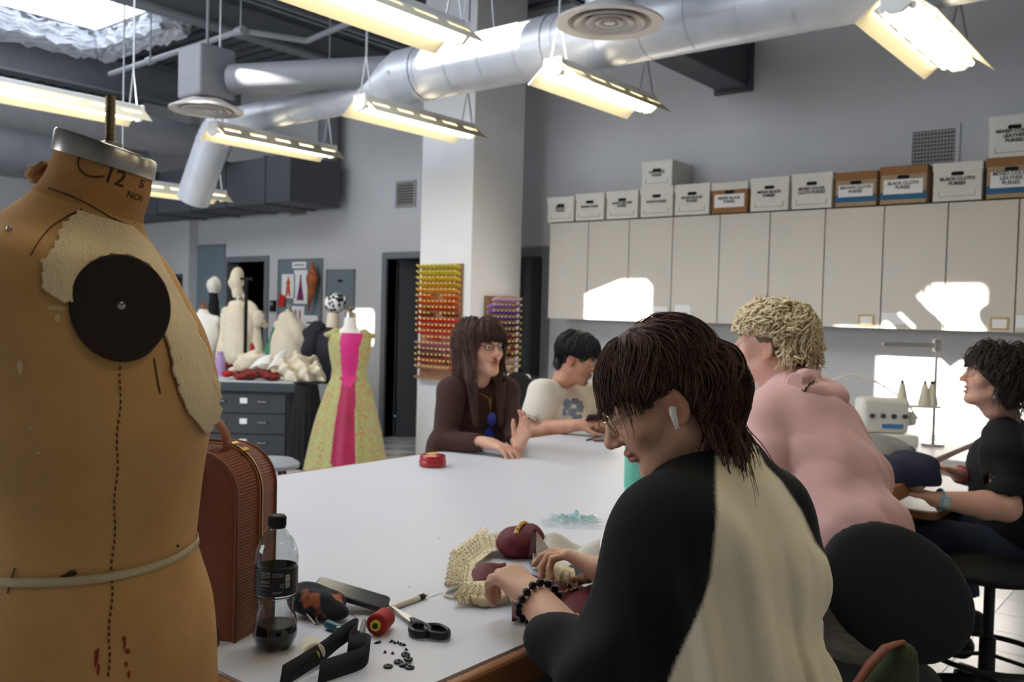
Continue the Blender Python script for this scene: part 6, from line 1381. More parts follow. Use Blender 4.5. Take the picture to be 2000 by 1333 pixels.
# ------------------------------------------------------------------ people
def frame_of(fwd, up=(0, 0, 1)):
    y = Vector(fwd).normalized(); z0 = Vector(up); x = y.cross(z0).normalized(); z = x.cross(y); return Matrix((x, y, z)).transposed()
def pitch_dir(h, deg):
    h = Vector((h[0], h[1], 0)).normalized(); a = math.radians(deg); return h*math.cos(a)+Vector((0, 0, math.sin(a)))
class Head:
    def __init__(s, c, fwd, sc=1.0, roll=0.0):
        s.c = Vector(c); s.M = frame_of(fwd)
        if roll: s.M = s.M @ Matrix.Rotation(math.radians(roll), 3, 'Y')
        s.sc = sc; s.Mn = np.array(s.M)
    def w(s, x, y, z): return s.c+s.M @ (Vector((x, y, z))*s.sc)
    def loc(s, P): return ((np.asarray(P)-np.array(s.c)) @ s.Mn)/s.sc
    def sdf(s, neck_base, h=0.003, mouth=0.0, jaw=1.0, neck_r=0.052):
        pts = [s.w(0, .13, -.14), s.w(0, -.13, .14), s.w(.11, 0, 0), s.w(-.11, 0, 0), s.w(0, .13, .14), s.w(0, -.13, -.14), Vector(neck_base)]
        lo = np.min([tuple(p) for p in pts], 0)-.08; hi = np.max([tuple(p) for p in pts], 0)+.08
        S = SDF(lo, hi, h); w = s.w; sc = s.sc; M = s.Mn
        def E(x, y, z, a, b, c, k=.015, op='u', R=None): S.ell(w(x, y, z), (a*sc, b*sc, c*sc), M if R is None else np.array(s.M @ R), k*sc, op)
        def C(a, b, r, r2=None, k=.012, op='u'): S.cap(w(*a), w(*b), r*sc, (r if r2 is None else r2)*sc, k*sc, op)
        E(0, -.015, .035, .074, .094, .082); E(0, .028, -.028, .057*jaw, .066, .08, .03)
        C((.046*jaw, .005, -.06), (.014, .068, -.096), .02, .017, .025); C((-.046*jaw, .005, -.06), (-.014, .068, -.096), .02, .017, .025); E(0, .074, -.098, .02, .016, .016, .018)
        C((.012, .088, .02), (.045, .07, .02), .010, .010, .02); C((-.012, .088, .02), (-.045, .07, .02), .010, .010, .02)
        E(.042, .058, -.022, .022, .022, .02, .025); E(-.042, .058, -.022, .022, .022, .02, .025)
        for sx in (-1, 1): E(sx*.031, .099, .004, .016, .012, .011, .016, 's')
        for sx in (-1, 1): E(sx*.031, .079, .002, .0145, .0125, .0115, .004)
        C((0, .090, .012), (0, .111, -.024), .0075, .0105, .012); E(0, .111, -.027, .011, .010, .009, .008)
        for sx in (-1, 1): E(sx*.0125, .101, -.031, .0075, .009, .0065, .006)
        E(0, .093, -.0535-.2*mouth, .021, .010, .006, .006); E(0, .0905, -.0655-mouth, .019, .0105, .0068, .006)
        C((-.019, .094, -.0595-mouth*.5), (.019, .094, -.0595-mouth*.5), .0016+mouth*.45, None, .003, 's')
        C((0, .093, -.040), (0, .095, -.047), .0045, .0045, .006, 's')
        for sx in (-1, 1):
            R = Matrix.Rotation(sx*math.radians(18), 3, 'Z') @ Matrix.Rotation(math.radians(-10), 3, 'X')
            E(sx*.077, -.008, -.008, .0075, .019, .031, .008, R=R); E(sx*.0835, -.004, -.004, .005, .011, .02, .006, 's', R=R); E(sx*.076, -.002, -.034, .006, .009, .009, .006)
        nb = Vector(neck_base); S.cap(w(0, -.022, -.05), nb, neck_r*sc, neck_r*1.12*sc, .03)
        C((0, .03, -.085), (0, -.02, -.12), .03, .045, .03)
        return S
    def colors(s, P, skin, lip, brow=None, blush=.25, beard=None):
        L = s.loc(P); skin = np.array(lin(skin)); lip = np.array(lin(lip)); C_ = np.tile(skin, (len(P), 1))
        def blend(mask, col, a): C_[:] = C_*(1-(mask*a)[:, None])+np.array(col)[None]*(mask*a)[:, None]
        g = lambda x, y, z, a, b, c: np.exp(-(((L[:, 0]-x)/a)**2+((L[:, 1]-y)/b)**2+((L[:, 2]-z)/c)**2))
        for sx in (-1, 1): blend(g(sx*.045, .06, -.025, .025, .03, .022), skin*np.array([1.05, .72, .7]), blush); blend(g(sx*.08, -.005, -.01, .02, .03, .035), skin*np.array([1.0, .66, .6]), .5)
        blend(g(0, .112, -.027, .016, .015, .012), skin*np.array([1.05, .72, .68]), .5)
        m = np.clip(1.6*g(0, .097, -.0595, .021, .014, .0125), 0, 1); blend(m, lip, .85)
        if brow is not None:
            b = np.array(lin(brow))
            for sx in (-1, 1): blend(np.clip(1.7*g(sx*.032, .088, .0255, .0175, .02, .0045), 0, 1), b, .85)
            for sx in (-1, 1): blend(np.clip(1.5*g(sx*.031, .09, .0035, .0135, .012, .0022), 0, 1), b*.6, .8)
        if beard is not None:
            b = np.array(lin(beard)); blend(np.clip(1.8*g(0, .098, -.046, .024, .016, .006), 0, 1), b, .85); blend(np.clip(1.8*g(0, .084, -.092, .02, .024, .016), 0, 1), b, .85)
        return C_
def hand(S, wrist, d, n, curls, spread=.12, side=1, sc=1.0, thumb=(.6, .75, .25), k=.007):
    """d finger direction, n palm normal; side=+1 puts the thumb on d x n"""
    d = Vector(d).normalized(); n = Vector(n); n = (n-d*n.dot(d)).normalized(); s_ = d.cross(n)*side; wr = Vector(wrist)
    base = [(.026, .082), (.009, .087), (-.009, .083), (-.026, .074)]; ph = [(.042, .025, .020), (.046, .028, .021), (.043, .026, .020), (.034, .020, .018)]
    S.cap(wr-d*.03*sc, wr+d*.02*sc, .025*sc, .025*sc, .012, flat=(n, .72))
    for i, (o, l) in enumerate(base):
        b = wr+(d*l+s_*o)*sc; S.cap(wr+(d*.012+s_*o*.55)*sc, b, .0155*sc, .0118*sc, .012)
        dv = (d+s_*(o/.026)*spread).normalized(); p = b; cv = curls[i] if not isinstance(curls, (int, float)) else curls
        if not hasattr(cv, '__len__'): cv = (cv, cv*1.1, cv*.8)
        r = (.0092, .0088, .0082, .0072) if i < 3 else (.0082, .0078, .0072, .0064)
        for j in range(3):
            ax = dv.cross(n).normalized(); R = Matrix.Rotation(cv[j], 3, ax); dv = (R @ dv).normalized(); nn = (R @ n); q = p+dv*ph[i][j]*sc; S.cap(p, q, r[j]*sc, r[j+1]*sc, .004); p = q
            n = nn
        # restore the palm normal for the next finger
        n = (s_.cross(d)*side).normalized()
    t0 = wr+(d*.018+s_*.018)*sc; dv = (d*thumb[0]+s_*thumb[1]+n*thumb[2]).normalized(); p = t0+dv*.036*sc; S.cap(t0, p, .0165*sc, .0125*sc, .012)
    dv2 = (dv+d*.45+n*.15).normalized(); q = p+dv2*.032*sc; S.cap(p, q, .0115*sc, .0098*sc, .004); dv3 = (dv2+d*.3).normalized(); S.cap(q, q+dv3*.025*sc, .0098*sc, .0078*sc, .004)
def arm_sdf(shoulder, elbow, wrist, hd, hn, curls, side, h=.003, r=(.05, .04, .026), spread=.12, sc=1.0, thumb=(.6, .75, .25)):
    P = [Vector(p) for p in (shoulder, elbow, wrist)]+[Vector(wrist)+Vector(hd).normalized()*.2]
    lo = np.min([tuple(p) for p in P], 0)-.09; hi = np.max([tuple(p) for p in P], 0)+.09; S = SDF(lo, hi, h)
    S.cap(P[0], P[1], r[0], r[1], .02); m = P[1].lerp(P[2], .3); S.cap(P[1], m, r[1], r[1]*1.02, .02); S.cap(m, P[2], r[1]*1.02, r[2], .02); hand(S, wrist, hd, hn, curls, spread, side, sc, thumb); return S
def seg_dist(P, a, b):
    a = np.array(a); b = np.array(b); ab = b-a; t = np.clip(((P-a) @ ab)/(ab @ ab), 0, 1); return np.linalg.norm(P-a-t[:, None]*ab, axis=1)
def grid_for(pts, pad, h):
    lo = np.min([tuple(p) for p in pts], 0)-pad; hi = np.max([tuple(p) for p in pts], 0)+pad; return SDF(lo, hi, h)
def strands(hd, n, mask, length, crown=(0, -.03, 1), grav=.5, off=.012, curl=0.0, curlf=60, width=.0012, seg=14, seed=1, flow=None, clumps=60, noise=.25, rad=(.080, .100, .088), cen=(0, -.015, .035), stiff=.8, lift=.15, taper=.25, offv=.008, hang=.35, forbid=None):
    r = np.random.default_rng(seed); rad = np.array(rad); cen = np.array(cen)
    D = r.normal(size=(n*6, 3)); D /= np.linalg.norm(D, axis=1)[:, None]; D = D[mask(D)][:n]; n = len(D)
    cd = r.normal(size=(clumps, 3)); cd /= np.linalg.norm(cd, axis=1)[:, None]; cid = np.argmax(D @ cd.T, 1)
    p = cen+rad*D; g = hd.Mn.T @ np.array([0, 0, -1.0]); L = length(D, r)*np.ones(n); step = L/seg
    cr = _nrm(crown); v = D-cr*(D @ cr)[:, None]*0.0
    tang = cr-D*(D @ cr)[:, None]; v = -tang/(np.linalg.norm(tang, axis=1)[:, None]+1e-6)
    if flow is not None: v = flow(D, v)
    v /= np.linalg.norm(v, axis=1)[:, None]+1e-9
    ofs = off+offv*r.random(n); ph = r.uniform(0, 6.28, clumps)[cid]+r.normal(0, .25, n); cn = r.normal(size=(clumps, 3))[cid]; out = [p.copy()]
    for j in range(seg):
        q = (p-cen)/rad**2; nr = q/(np.linalg.norm(q, axis=1)[:, None]+1e-9)
        a = v*stiff+g*grav*(.35+.65*j/seg)+cn*noise*.35+r.normal(size=(n, 3))*noise*.12
        if j < 2: a = a+nr*lift
        v = a/(np.linalg.norm(a, axis=1)[:, None]+1e-9)
        hug = np.clip((hang-(nr @ g))/.25, 0, 1)[:, None]
        v = v-nr*np.sum(v*nr, 1)[:, None]*hug; v /= np.linalg.norm(v, axis=1)[:, None]+1e-9
        p = p+v*step[:, None]
        k = np.linalg.norm((p-cen)/(rad+ofs[:, None]*min(1, (j+1)/3)), axis=1); ins = k < 1; p[ins] = cen+(p[ins]-cen)/k[ins][:, None]
        out_ = (k > 1.0)[:, None]*hug; p = p*(1-out_)+(cen+(p-cen)/k[:, None])*out_
        if curl:
            t = j/seg; w_ = np.cross(v, nr); pp = p+(w_*np.sin(ph+t*curlf*.1)[:, None]+nr*np.cos(ph+t*curlf*.1)[:, None])*curl*min(1, t*2.5)
            out.append(pp)
        else: out.append(p.copy())
    S_ = np.stack(out, 1)                                    # n, seg+1, 3
    if forbid is not None:
        bad = forbid(S_[..., 0], S_[..., 1], S_[..., 2]); first = np.where(bad.any(1), bad.argmax(1), seg+1)
        for j in range(1, seg+1): S_[:, j] = np.where((j >= first)[:, None], S_[:, j-1], S_[:, j])
        S_ = S_[first > 3]; n = len(S_)
    T = np.gradient(S_, axis=1); T /= np.linalg.norm(T, axis=2)[..., None]+1e-9
    ref = np.array([.3, .5, .8]); X = np.cross(T, ref); X /= np.linalg.norm(X, axis=2)[..., None]+1e-9; Y = np.cross(T, X)
    ww = width*(1-(1-taper)*np.linspace(0, 1, seg+1)**2)[None, :, None]*(0.7+.6*r.random(n))[:, None, None]
    V = np.stack([S_+(X*math.cos(a)+Y*math.sin(a))*ww for a in (0, 2.094, 4.189)], 2)   # n, seg+1, 3, 3
    W = V.reshape(-1, 3)*hd.sc @ hd.Mn.T+np.array(hd.c)
    idx = np.arange(n*(seg+1)*3).reshape(n, seg+1, 3); Q = []
    for j in range(3): a = idx[:, :-1, j]; b = idx[:, :-1, (j+1) % 3]; c = idx[:, 1:, (j+1) % 3]; d = idx[:, 1:, j]; Q.append(np.stack([a, b, c, d], -1).reshape(-1, 4))
    return W, np.concatenate(Q)
def hair_cap(hd, cuts, grow=.006, h=.005, extra=None, rad=(.078, .098, .086)):
    pts = [hd.w(x, y, z) for x in (-.12, .12) for y in (-.14, .13) for z in (-.16, .15)]; S = grid_for(pts, .02, h)
    S.ell(hd.w(0, -.015, .035), tuple((r_+grow)*hd.sc for r_ in rad), hd.Mn, .01)
    if extra: extra(S)
    for (p, n) in cuts: S.clip(hd.w(*p), hd.M @ Vector(n))
    return S
def glasses(hd, parent, m, w=.024, hh=.017, name='glasses', y=.102, z=.004, sq=2.6, thick=.0012):
    t = None; rings = []
    for sx in (-1, 1):
        pts = []
        for a in np.linspace(0, 2*math.pi, 28, endpoint=False):
            c, s_ = math.cos(a), math.sin(a); e_ = 2/sq; x = sx*.0325+w*math.copysign(abs(c)**e_, c); zz = z+hh*math.copysign(abs(s_)**e_, s_); pts.append(hd.w(x, y-abs(x)*.16, zz))
        if t is None: t = MB().tube(pts, thick, 6, closed=True).build(name, m, parent, world=True, smooth=True)
        else: MB().tube(pts, thick, 6, closed=True).build('rim', m, t, smooth=True)
        MB().add(pts, [tuple(range(28))]).build('lens', 'lens_glass', t)
        MB().tube([hd.w(sx*.056, y-.012, z+.006), hd.w(sx*.074, .05, z+.006), hd.w(sx*.08, -.005, z+.006), hd.w(sx*.078, -.028, z-.012)], thick, 6).build('temple', m, t, smooth=True)
    MB().tube([hd.w(-.010, y-.002, z+.004), hd.w(0, y+.004, z+.006), hd.w(.010, y-.002, z+.004)], thick, 6).build('bridge', m, t, smooth=True); return t
def eyes(hd, parent, iris=(60, 40, 28)):
    mat('eye_white', (226, 222, 216), .25); mat('iris_%d' % iris[0], iris, .2); mat('pupil', (10, 10, 10), .2)
    for sx in (-1, 1):
        c = hd.w(sx*.031, .0815, .0015); o = MB().lathe([(.0001, .0113*hd.sc), (.004*hd.sc, .0106*hd.sc), (.0085*hd.sc, .0075*hd.sc), (.0112*hd.sc, .001*hd.sc)], 16, M=rot_to(hd.M @ Vector((0, 1, 0))), o=c).build('eye', 'eye_white', parent, world=True, smooth=True)
        MB().lathe([(.0001, .0118*hd.sc), (.0042*hd.sc, .0110*hd.sc)], 12, M=rot_to(hd.M @ Vector((0, 1, 0))), o=c).build('iris', 'iris_%d' % iris[0], o, smooth=True)
mat('lens_glass', (230, 235, 238), .05, trans=1.0, alpha=.18)
mat('skin', (200, 150, 120), .5, attr=True, sss=.06, bump=.08, bscale=300)
def body_of(parent, parts, hd, skin, lip, **kw):
    P, Q = join_np(parts); C_ = hd.colors(P, skin, lip, **kw); return mesh_np('body', P, Q, 'skin', parent, col=C_)
def rmesh(S, rel=1):
    P, Q = S.mesh(); return (relax(P, Q, rel) if rel else P), Q
J = at_d
# ============================================================ near person sewing
mat('jersey_black', (13, 13, 15), .88, sheen=.03, bump=.15, bscale=500); mat('jersey_cream', (206, 190, 156), .85, var=.03, vscale=14, bump=.15, bscale=500); mat('hair_dark', (78, 48, 33), .62, var=.45, vscale=40); mat('jeans_dark', (28, 30, 38), .85); mat('bead_black', (14, 14, 16), .3); mat('pod_white', (226, 226, 222), .25); mat('wire_gold', (178, 156, 120), .3, .9)
p1 = thing('person', 'person in a black and cream raglan shirt sewing in the foreground', 'person', (1.38, .5, 0))
h1 = Head(J(1293, 776, 1.43), pitch_dir((-.60, .80), -31), .96)
N1 = J(1392, 925, 1.45)
shL, shR = J(1325, 1030, 1.32), J(1490, 1005, 1.52); elL = J(1168, 1322, 1.37); wrL = J(1040, 1166, 1.58); elR = J(1330, 1240, 1.72); wrR = J(1178, 1118, 1.80); pv = J(1425, 1560, 1.42)
hdS = h1.sdf(N1, .003, jaw=1.06, neck_r=.056)
aL = arm_sdf(shL, elL, wrL, J(968, 1098, 1.68)-wrL, Vector((.2, .5, -.8)), [(.5, .9, .5), (.6, .9, .5), (.7, 1.0, .5), (.8, 1.0, .6)], -1, .003, (.05, .04, .029), sc=1.0, thumb=(.75, .5, .5))
aR = arm_sdf(shR, elR, wrR, J(1100, 1078, 1.86)-wrR, Vector((-.35, -.1, -.9)), [(.10, .25, .25), (.25, .55, .4), (.5, .9, .6), (.7, 1.0, .6)], -1, .003, (.05, .045, .029), spread=.2, sc=1.0, thumb=(.7, .4, .75))
lg = grid_for([pv, J(1300, 1560, 1.8), J(1450, 1560, 1.9), (1.3, 1.15, .2), (1.5, 1.15, .2), (1.4, .4, .2)], .15, .014)
kL, kR = Vector((1.24, 1.0, .72)), Vector((1.52, 1.0, .72))
for kn, sx in ((kL, -1), (kR, 1)):
    hp_ = pv+Vector((sx*.09, 0, .02)); lg.cap(hp_, kn, .09, .065, .03); lg.cap(kn, kn+Vector((0, -.12, -.44)), .06, .045, .03); lg.cap(kn+Vector((0, -.12, -.44)), kn+Vector((0, .04, -.47)), .04, .03, .02)
lg.ell(pv, (.17, .13, .13), k=.04)
body_of(p1, [rmesh(hdS), rmesh(aL), rmesh(aR), rmesh(lg)], h1, (214, 168, 140), (170, 92, 84), brow=(44, 28, 22))
lo_ = grid_for([pv, (1.1, 1.15, .15), (1.6, .4, .15), (1.6, 1.15, .8)], .16, .013)
for kn, sx in ((kL, -1), (kR, 1)):
    hp_ = pv+Vector((sx*.09, 0, .02)); lo_.cap(hp_, kn, .105, .08, .03); lo_.cap(kn, kn+Vector((0, -.12, -.42)), .075, .065, .03)
lo_.ell(pv, (.19, .15, .13), k=.04); sdf_obj(lo_, 'trousers', 'jeans_dark', p1)
# raglan shirt
tf = Vector((-.16, .987, 0)).normalized(); tr = Vector((tf.y, -tf.x, 0)); Mt = Matrix((tr, tf, Vector((0, 0, 1)))).transposed()
S = grid_for([N1, shL, shR, elL, wrL, elR, pv, J(1600, 1400, 1.5)], .14, .0055)
ch = J(1418, 1150, 1.43); be = J(1430, 1380, 1.43)
S.ell(ch, (.19, .135, .2), np.array(Mt), .06); S.ell(be, (.195, .15, .2), np.array(Mt), .06); S.ell(pv+Vector((0, 0, .03)), (.21, .165, .1), np.array(Mt), .05)
S.cap(shL, shR, .07, .068, .06); S.cap(N1-Vector((0, 0, .0)), ch, .075, .12, .05); S.cap(N1-Vector((0, 0, .03)), shL, .06, .078, .04); S.cap(N1-Vector((0, 0, .03)), shR, .06, .078, .04)
mL = elL.lerp(wrL, .62); S.cap(shL, elL, .083, .062, .03); S.cap(elL, mL, .058, .047, .02); mR = elR.lerp(wrR, .8); S.cap(shR, elR, .072, .06, .03); S.cap(elR, mR, .06, .045, .02)
dL = (wrL-elL).normalized(); S.cap(mL-dL*.012, mL+dL*.12, .041, .046, .003, 's'); dR = (wrR-elR).normalized(); S.cap(mR-dR*.015, mR+dR*.12, .04, .045, .003, 's')
S.cap(N1+Vector((0, 0, .012)), N1+Vector((0, .02, .09)), .062, .066, .004, 's')
f1 = folds((.35, .1, .9), 30, .012, 40, 1.8, 6); f2 = folds((.9, .3, .35), 50, .007, 46, 1.5, 8); f3 = folds((1, .1, -.3), 40, .020, 49, 1.2, 5)
cr = lambda X, Y, Z: -.07*np.clip(np.abs(np.sin((X*.63-Y*.776+(Z-1.2)*.22)*38+1.6*wav(X, Y, Z, 5, 5)))-.66, 0, 1)*np.clip((1.25-Z)/.12, 0, 1)*(.55+.5*wav(X, Y, Z, 8, 7))*np.clip((X*.63-Y*.776-.17)/.08, 0, 1)
S.add(cr); S.add(lambda X, Y, Z: f1(X, Y, Z)*np.clip((1.26-Z)/.12, 0, 1)*.6); S.add(f2); S.add(lambda X, Y, Z: f3(X, Y, Z)*np.clip((1.2-Z)/.2, 0, 1)*.5)
P, Q = S.mesh(); P = relax(P, Q, 1); C = P[Q].mean(1)
def plane_n(A, B, d, toward):
    n = (B-A).cross(d).normalized(); return n if n.dot(toward) > 0 else -n
A1, B1, C1 = J(1396, 918, 1.37), J(1386, 1130, 1.27), J(1300, 1345, 1.27)
n1 = plane_n(A1, B1, tf, -tr); n2 = plane_n(B1, C1, tf, -tr)
V = P
pq = (V-np.array([0, 0, CAMZ])) @ RW; pu = 1000+_f*pq[:, 0]/pq[:, 2]; pvv = 666.5+_f*pq[:, 1]/pq[:, 2]
seam = np.interp(pvv, [880, 920, 1000, 1060, 1130, 1180, 1230, 1290, 1333, 1420], [1398, 1398, 1400, 1396, 1388, 1372, 1350, 1322, 1306, 1285]); seam2 = np.interp(pvv, [880, 910, 940, 1000, 1060, 1120, 1125], [1480, 1496, 1526, 1566, 1592, 1640, 2600])
bl = np.maximum(seam-pu, pu-seam2)*pq[:, 2]/_f
w_ = np.clip(.5+bl/.005, 0, 1)[:, None]; mat('jersey', (200, 190, 160), .88, attr=True, bump=.15, bscale=500)
mesh_np('raglan_shirt', P, Q, 'jersey', p1, col=np.array(lin((246, 234, 206)))[None]*(1-w_)+np.array(lin((13, 13, 15)))[None]*w_)
# hair
cap1 = hair_cap(h1, [((0, .072, .045), (0, .75, -.65)), ((0, 0, -.16), (0, .15, -1))], .006, .005, extra=lambda S: (S.ell(h1.w(0, -.062, -.03), (.068, .05, .08), h1.Mn, .03), S.cap(h1.w(0, -.06, -.03), J(1395, 880, 1.47), .045, .03, .03)))
for sx in (-1, 1): cap1.ell(h1.w(sx*.085, .012, -.022), (.025, .034, .040), h1.Mn, .008, 's')
ho = sdf_obj(cap1, 'hair', 'hair_dark', p1)
FB1 = lambda x, y, z: ((y > .05) & (z < .03) & (z > -.16)) | ((abs(x) > .06) & (y > -.024) & (y < .06) & (z < .012) & (z > -.14))
W1 = strands(h1, 2500, lambda D: (D[:, 1] < .55) & (D[:, 2] > -.45), lambda D, r: .13+.11*np.clip(-D[:, 1]+.3, 0, 1)+.04*r.random(len(D)), crown=(0, .1, 1), grav=.34, off=.003, curl=.003, curlf=45, width=.0011, seg=18, seed=3, noise=.22, clumps=120, lift=.06, offv=.009, flow=lambda D, v: v+np.array([0, -.55, 0]), forbid=FB1)
W2 = strands(h1, 700, lambda D: (D[:, 1] > .25) & (D[:, 2] > .3), lambda D, r: .06+.05*r.random(len(D)), grav=.25, off=.004, curl=.003, curlf=45, width=.001, seg=14, seed=5, noise=.18, clumps=50, lift=.04, offv=.008, flow=lambda D, v: v*.4+np.sign(D[:, :1])*np.array([[.8, 0, -.1]])+np.array([0, .1, 0]), forbid=lambda x, y, z: (y > .04) & (z < .012) & (abs(x) < .07) | ((abs(x) > .06) & (y < .06) & (z < .0)))
W3 = strands(h1, 2000, lambda D: (D[:, 1] < -.1) & (D[:, 2] < .45) & (D[:, 2] > -.8), lambda D, r: .14+.11*r.random(len(D)), grav=.75, off=.0, curl=.007, curlf=80, width=.0012, seg=20, seed=21, noise=.36, clumps=170, lift=.05, offv=.012, flow=lambda D, v: v+np.array([0, -.5, -.25]), forbid=FB1, hang=.45, rad=(.084, .110, .104), cen=(0, -.026, .0))
for W_ in (W1, W2, W3): mesh_np('hair_strands', *W_, 'hair_dark', ho)
# glasses, earbud, bracelet
glasses(h1, p1, 'wire_gold', .023, .019)
ec = h1.w(-.083, .0, -.012)
MB().tube([ec, h1.w(-.090, .004, -.018), h1.w(-.089, .009, -.042)], [.0062, .0055, .0032], 10).build('earbud', 'pod_white', p1, world=True, smooth=True)
dL = (wrL-elL).normalized(); bcen = elL.lerp(wrL, .90); x_ = dL.cross(Vector((0, 0, 1))).normalized(); y_ = dL.cross(x_)
br = None
for k_ in range(16):
    a = 2*math.pi*k_/16; c = bcen+(x_*math.cos(a)+y_*math.sin(a))*.0385+dL*.004*math.sin(a*3); q = MB().lathe([(.0001, -.0075), (.0055, -.0055), (.0078, 0), (.0055, .0055), (.0001, .0075)], 10, o=c)
    if br is None: br = q.build('bead_bracelet', 'bead_black', p1, world=True, smooth=True)
    else: q.build('bead', 'bead_black', br, smooth=True)
# ============================================================ woman in brown jacket
mat('wool_brown', (64, 38, 32), .85, var=.08, vscale=18, bump=.2, bscale=300); mat('knit_rust', (112, 42, 26), .85, bump=.2, bscale=300); mat('hair_brown', (82, 56, 44), .5, var=.35, vscale=20); mat('glass_frame_dark', (40, 30, 34), .35); mat('blue_lens', (40, 56, 150), .2, coat=.4)
p2 = thing('person', 'woman in a brown jacket talking across the table', 'person', (3.02, 2.84, 0))
f2_ = pitch_dir(rt_*.64-fw_*.77, 5)
h2 = Head(J(940, 682, 3.86), f2_, 1.0); N2 = J(928, 757, 3.93)
sR, sL = J(884, 768, 3.84), J(984, 766, 3.98); eR, wR = J(866, 862, 3.78), J(955, 866, 3.66); eL, wL = J(1005, 838, 3.86), J(1012, 872, 3.64); pv2 = Vector((3.02, 2.86, .70))
aR = arm_sdf(sR, eR, wR, J(1012, 884, 3.58)-wR, Vector((0, .2, -1)), [(.25, .4, .3), (.3, .45, .3), (.35, .5, .3), (.4, .5, .3)], 1, .0035, (.045, .036, .024), sc=.95, thumb=(.75, .5, .2))
aL = arm_sdf(sL, eL, wL, J(1026, 846, 3.62)-wL+Vector((0, 0, .02)), -rt_*.6-fw_*.8, [(.25, .4, .3), (.3, .4, .3), (.4, .5, .3), (.5, .5, .3)], -1, .0035, (.045, .036, .024), sc=.95, thumb=(.8, .5, .3))
lgm = grid_for([pv2, (2.8, 2.3, .1), (3.2, 2.9, .1)], .14, .016)
for sx in (-1, 1): hp_ = pv2+Vector((sx*.09, 0, 0)); kn = Vector((hp_.x, 2.42, .68)); lgm.cap(hp_, kn, .085, .06, .03); lgm.cap(kn, kn+Vector((0, .1, -.44)), .055, .04, .03); lgm.cap(kn+Vector((0, .1, -.44)), kn+Vector((0, -.05, -.47)), .035, .03, .02)
lgm.ell(pv2, (.16, .12, .12), k=.04)
body_of(p2, [rmesh(h2.sdf(N2, .0035, mouth=.003)), rmesh(aR), rmesh(aL), rmesh(lgm)], h2, (222, 172, 146), (176, 70, 72), brow=(50, 36, 30))
eyes(h2, p2)
tf2 = Vector((rt_.x*.45-fw_.x*.89, rt_.y*.45-fw_.y*.89, 0)).normalized(); tr2 = Vector((tf2.y, -tf2.x, 0)); Mt2 = np.array(Matrix((tr2, tf2, Vector((0, 0, 1)))).transposed())
S = grid_for([N2, sR, sL, eR, wR, eL, wL, pv2], .13, .0065); chp = J(932, 825, 3.96)
S.ell(chp, (.165, .115, .17), Mt2, .05); S.ell((chp+pv2)/2, (.15, .12, .17), Mt2, .05); S.ell(pv2+Vector((0, 0, .05)), (.17, .14, .1), Mt2, .05); S.cap(sR, sL, .06, .06, .05); S.cap(N2-Vector((0, 0, .04)), sR, .05, .062, .03); S.cap(N2-Vector((0, 0, .04)), sL, .05, .062, .03)
S.cap(sR, eR, .064, .052, .025); mR = eR.lerp(wR, .86); S.cap(eR, mR, .052, .038, .02); S.cap(sL, eL, .062, .05, .025); mL = eL.lerp(wL, .7); S.cap(eL, mL, .05, .04, .02)
dR = (wR-eR).normalized(); S.cap(mR-dR*.01, mR+dR*.1, .031, .035, .003, 's'); dL = (wL-eL).normalized(); S.cap(mL-dL*.01, mL+dL*.1, .034, .04, .003, 's')
nk = N2+tf2*.11; S.cap(nk+Vector((0, 0, .05)), nk+Vector((0, 0, -.2))+tf2*.06, .052, .012, .006, 's'); S.cap(N2, N2+Vector((0, 0, .1)), .064, .07, .005, 's')
S.add(folds((.5, .2, .8), 46, .005, 60)); sdf_obj(S, 'jacket', 'wool_brown', p2)
S = grid_for([N2, chp], .16, .006); S.ell(chp, (.145, .105, .16), Mt2, .04); S.cap(N2-Vector((0, 0, .05)), N2+Vector((0, 0, .035)), .07, .06, .03); S.cap(N2, N2+Vector((0, 0, .1)), .05, .05, .004, 's'); sdf_obj(S, 'turtleneck', 'knit_rust', p2)
for s_ in (-1, 1):       # lapels
    q = N2+tf2*.075+tr2*s_*.055; MB().grid(lambda u_, v_: q+tr2*s_*(u_-.3)*.055*(1-v_*.6)+Vector((0, 0, .03-.19*v_))+tf2*(.03+.045*v_+.008*math.sin(u_*3)), 6, 10).build('lapel', 'wool_brown', p2, world=True, smooth=True, solid=.006)
cap2 = hair_cap(h2, [((0, .088, .05), (0, .9, -.3))], .012, .006, extra=lambda S: (S.ell(h2.w(0, -.045, -.05), (.088, .07, .13), h2.Mn, .03), S.cap(h2.w(.078, .0, .0), h2.w(.075, .01, -.13), .03, .022, .02), S.cap(h2.w(-.078, .0, .0), h2.w(-.075, .01, -.13), .03, .022, .02)))
cap2.ell(h2.w(0, .09, -.05), (.062, .085, .09), h2.Mn, .01, 's'); ho2 = sdf_obj(cap2, 'hair', 'hair_brown', p2)
FB2 = lambda x, y, z: (y > .052) & (z < .026) & (abs(x) < .075)
W1 = strands(h2, 1700, lambda D: (D[:, 1] < .6) & (D[:, 2] > -.2), lambda D, r: .18+.04*r.random(len(D)), grav=.5, off=.022, curl=.002, width=.0017, seg=16, seed=13, noise=.14, clumps=90, offv=.010, rad=(.084, .104, .092), flow=lambda D, v: v+np.array([0, -.25, 0]), forbid=FB2)
W2 = strands(h2, 600, lambda D: (D[:, 1] > .25) & (D[:, 2] > .3) & (abs(D[:, 0]) < .8), lambda D, r: .085+.02*r.random(len(D)), grav=.5, off=.012, width=.0017, seg=12, seed=14, noise=.08, clumps=40, flow=lambda D, v: v*.3+np.array([0, .8, -.2]), forbid=lambda x, y, z: (y > .05) & (z < .022))
for W_ in (W1, W2): mesh_np('hair_strands', *W_, 'hair_brown', ho2)
glasses(h2, p2, 'glass_frame_dark', .023, .014, thick=.0016)
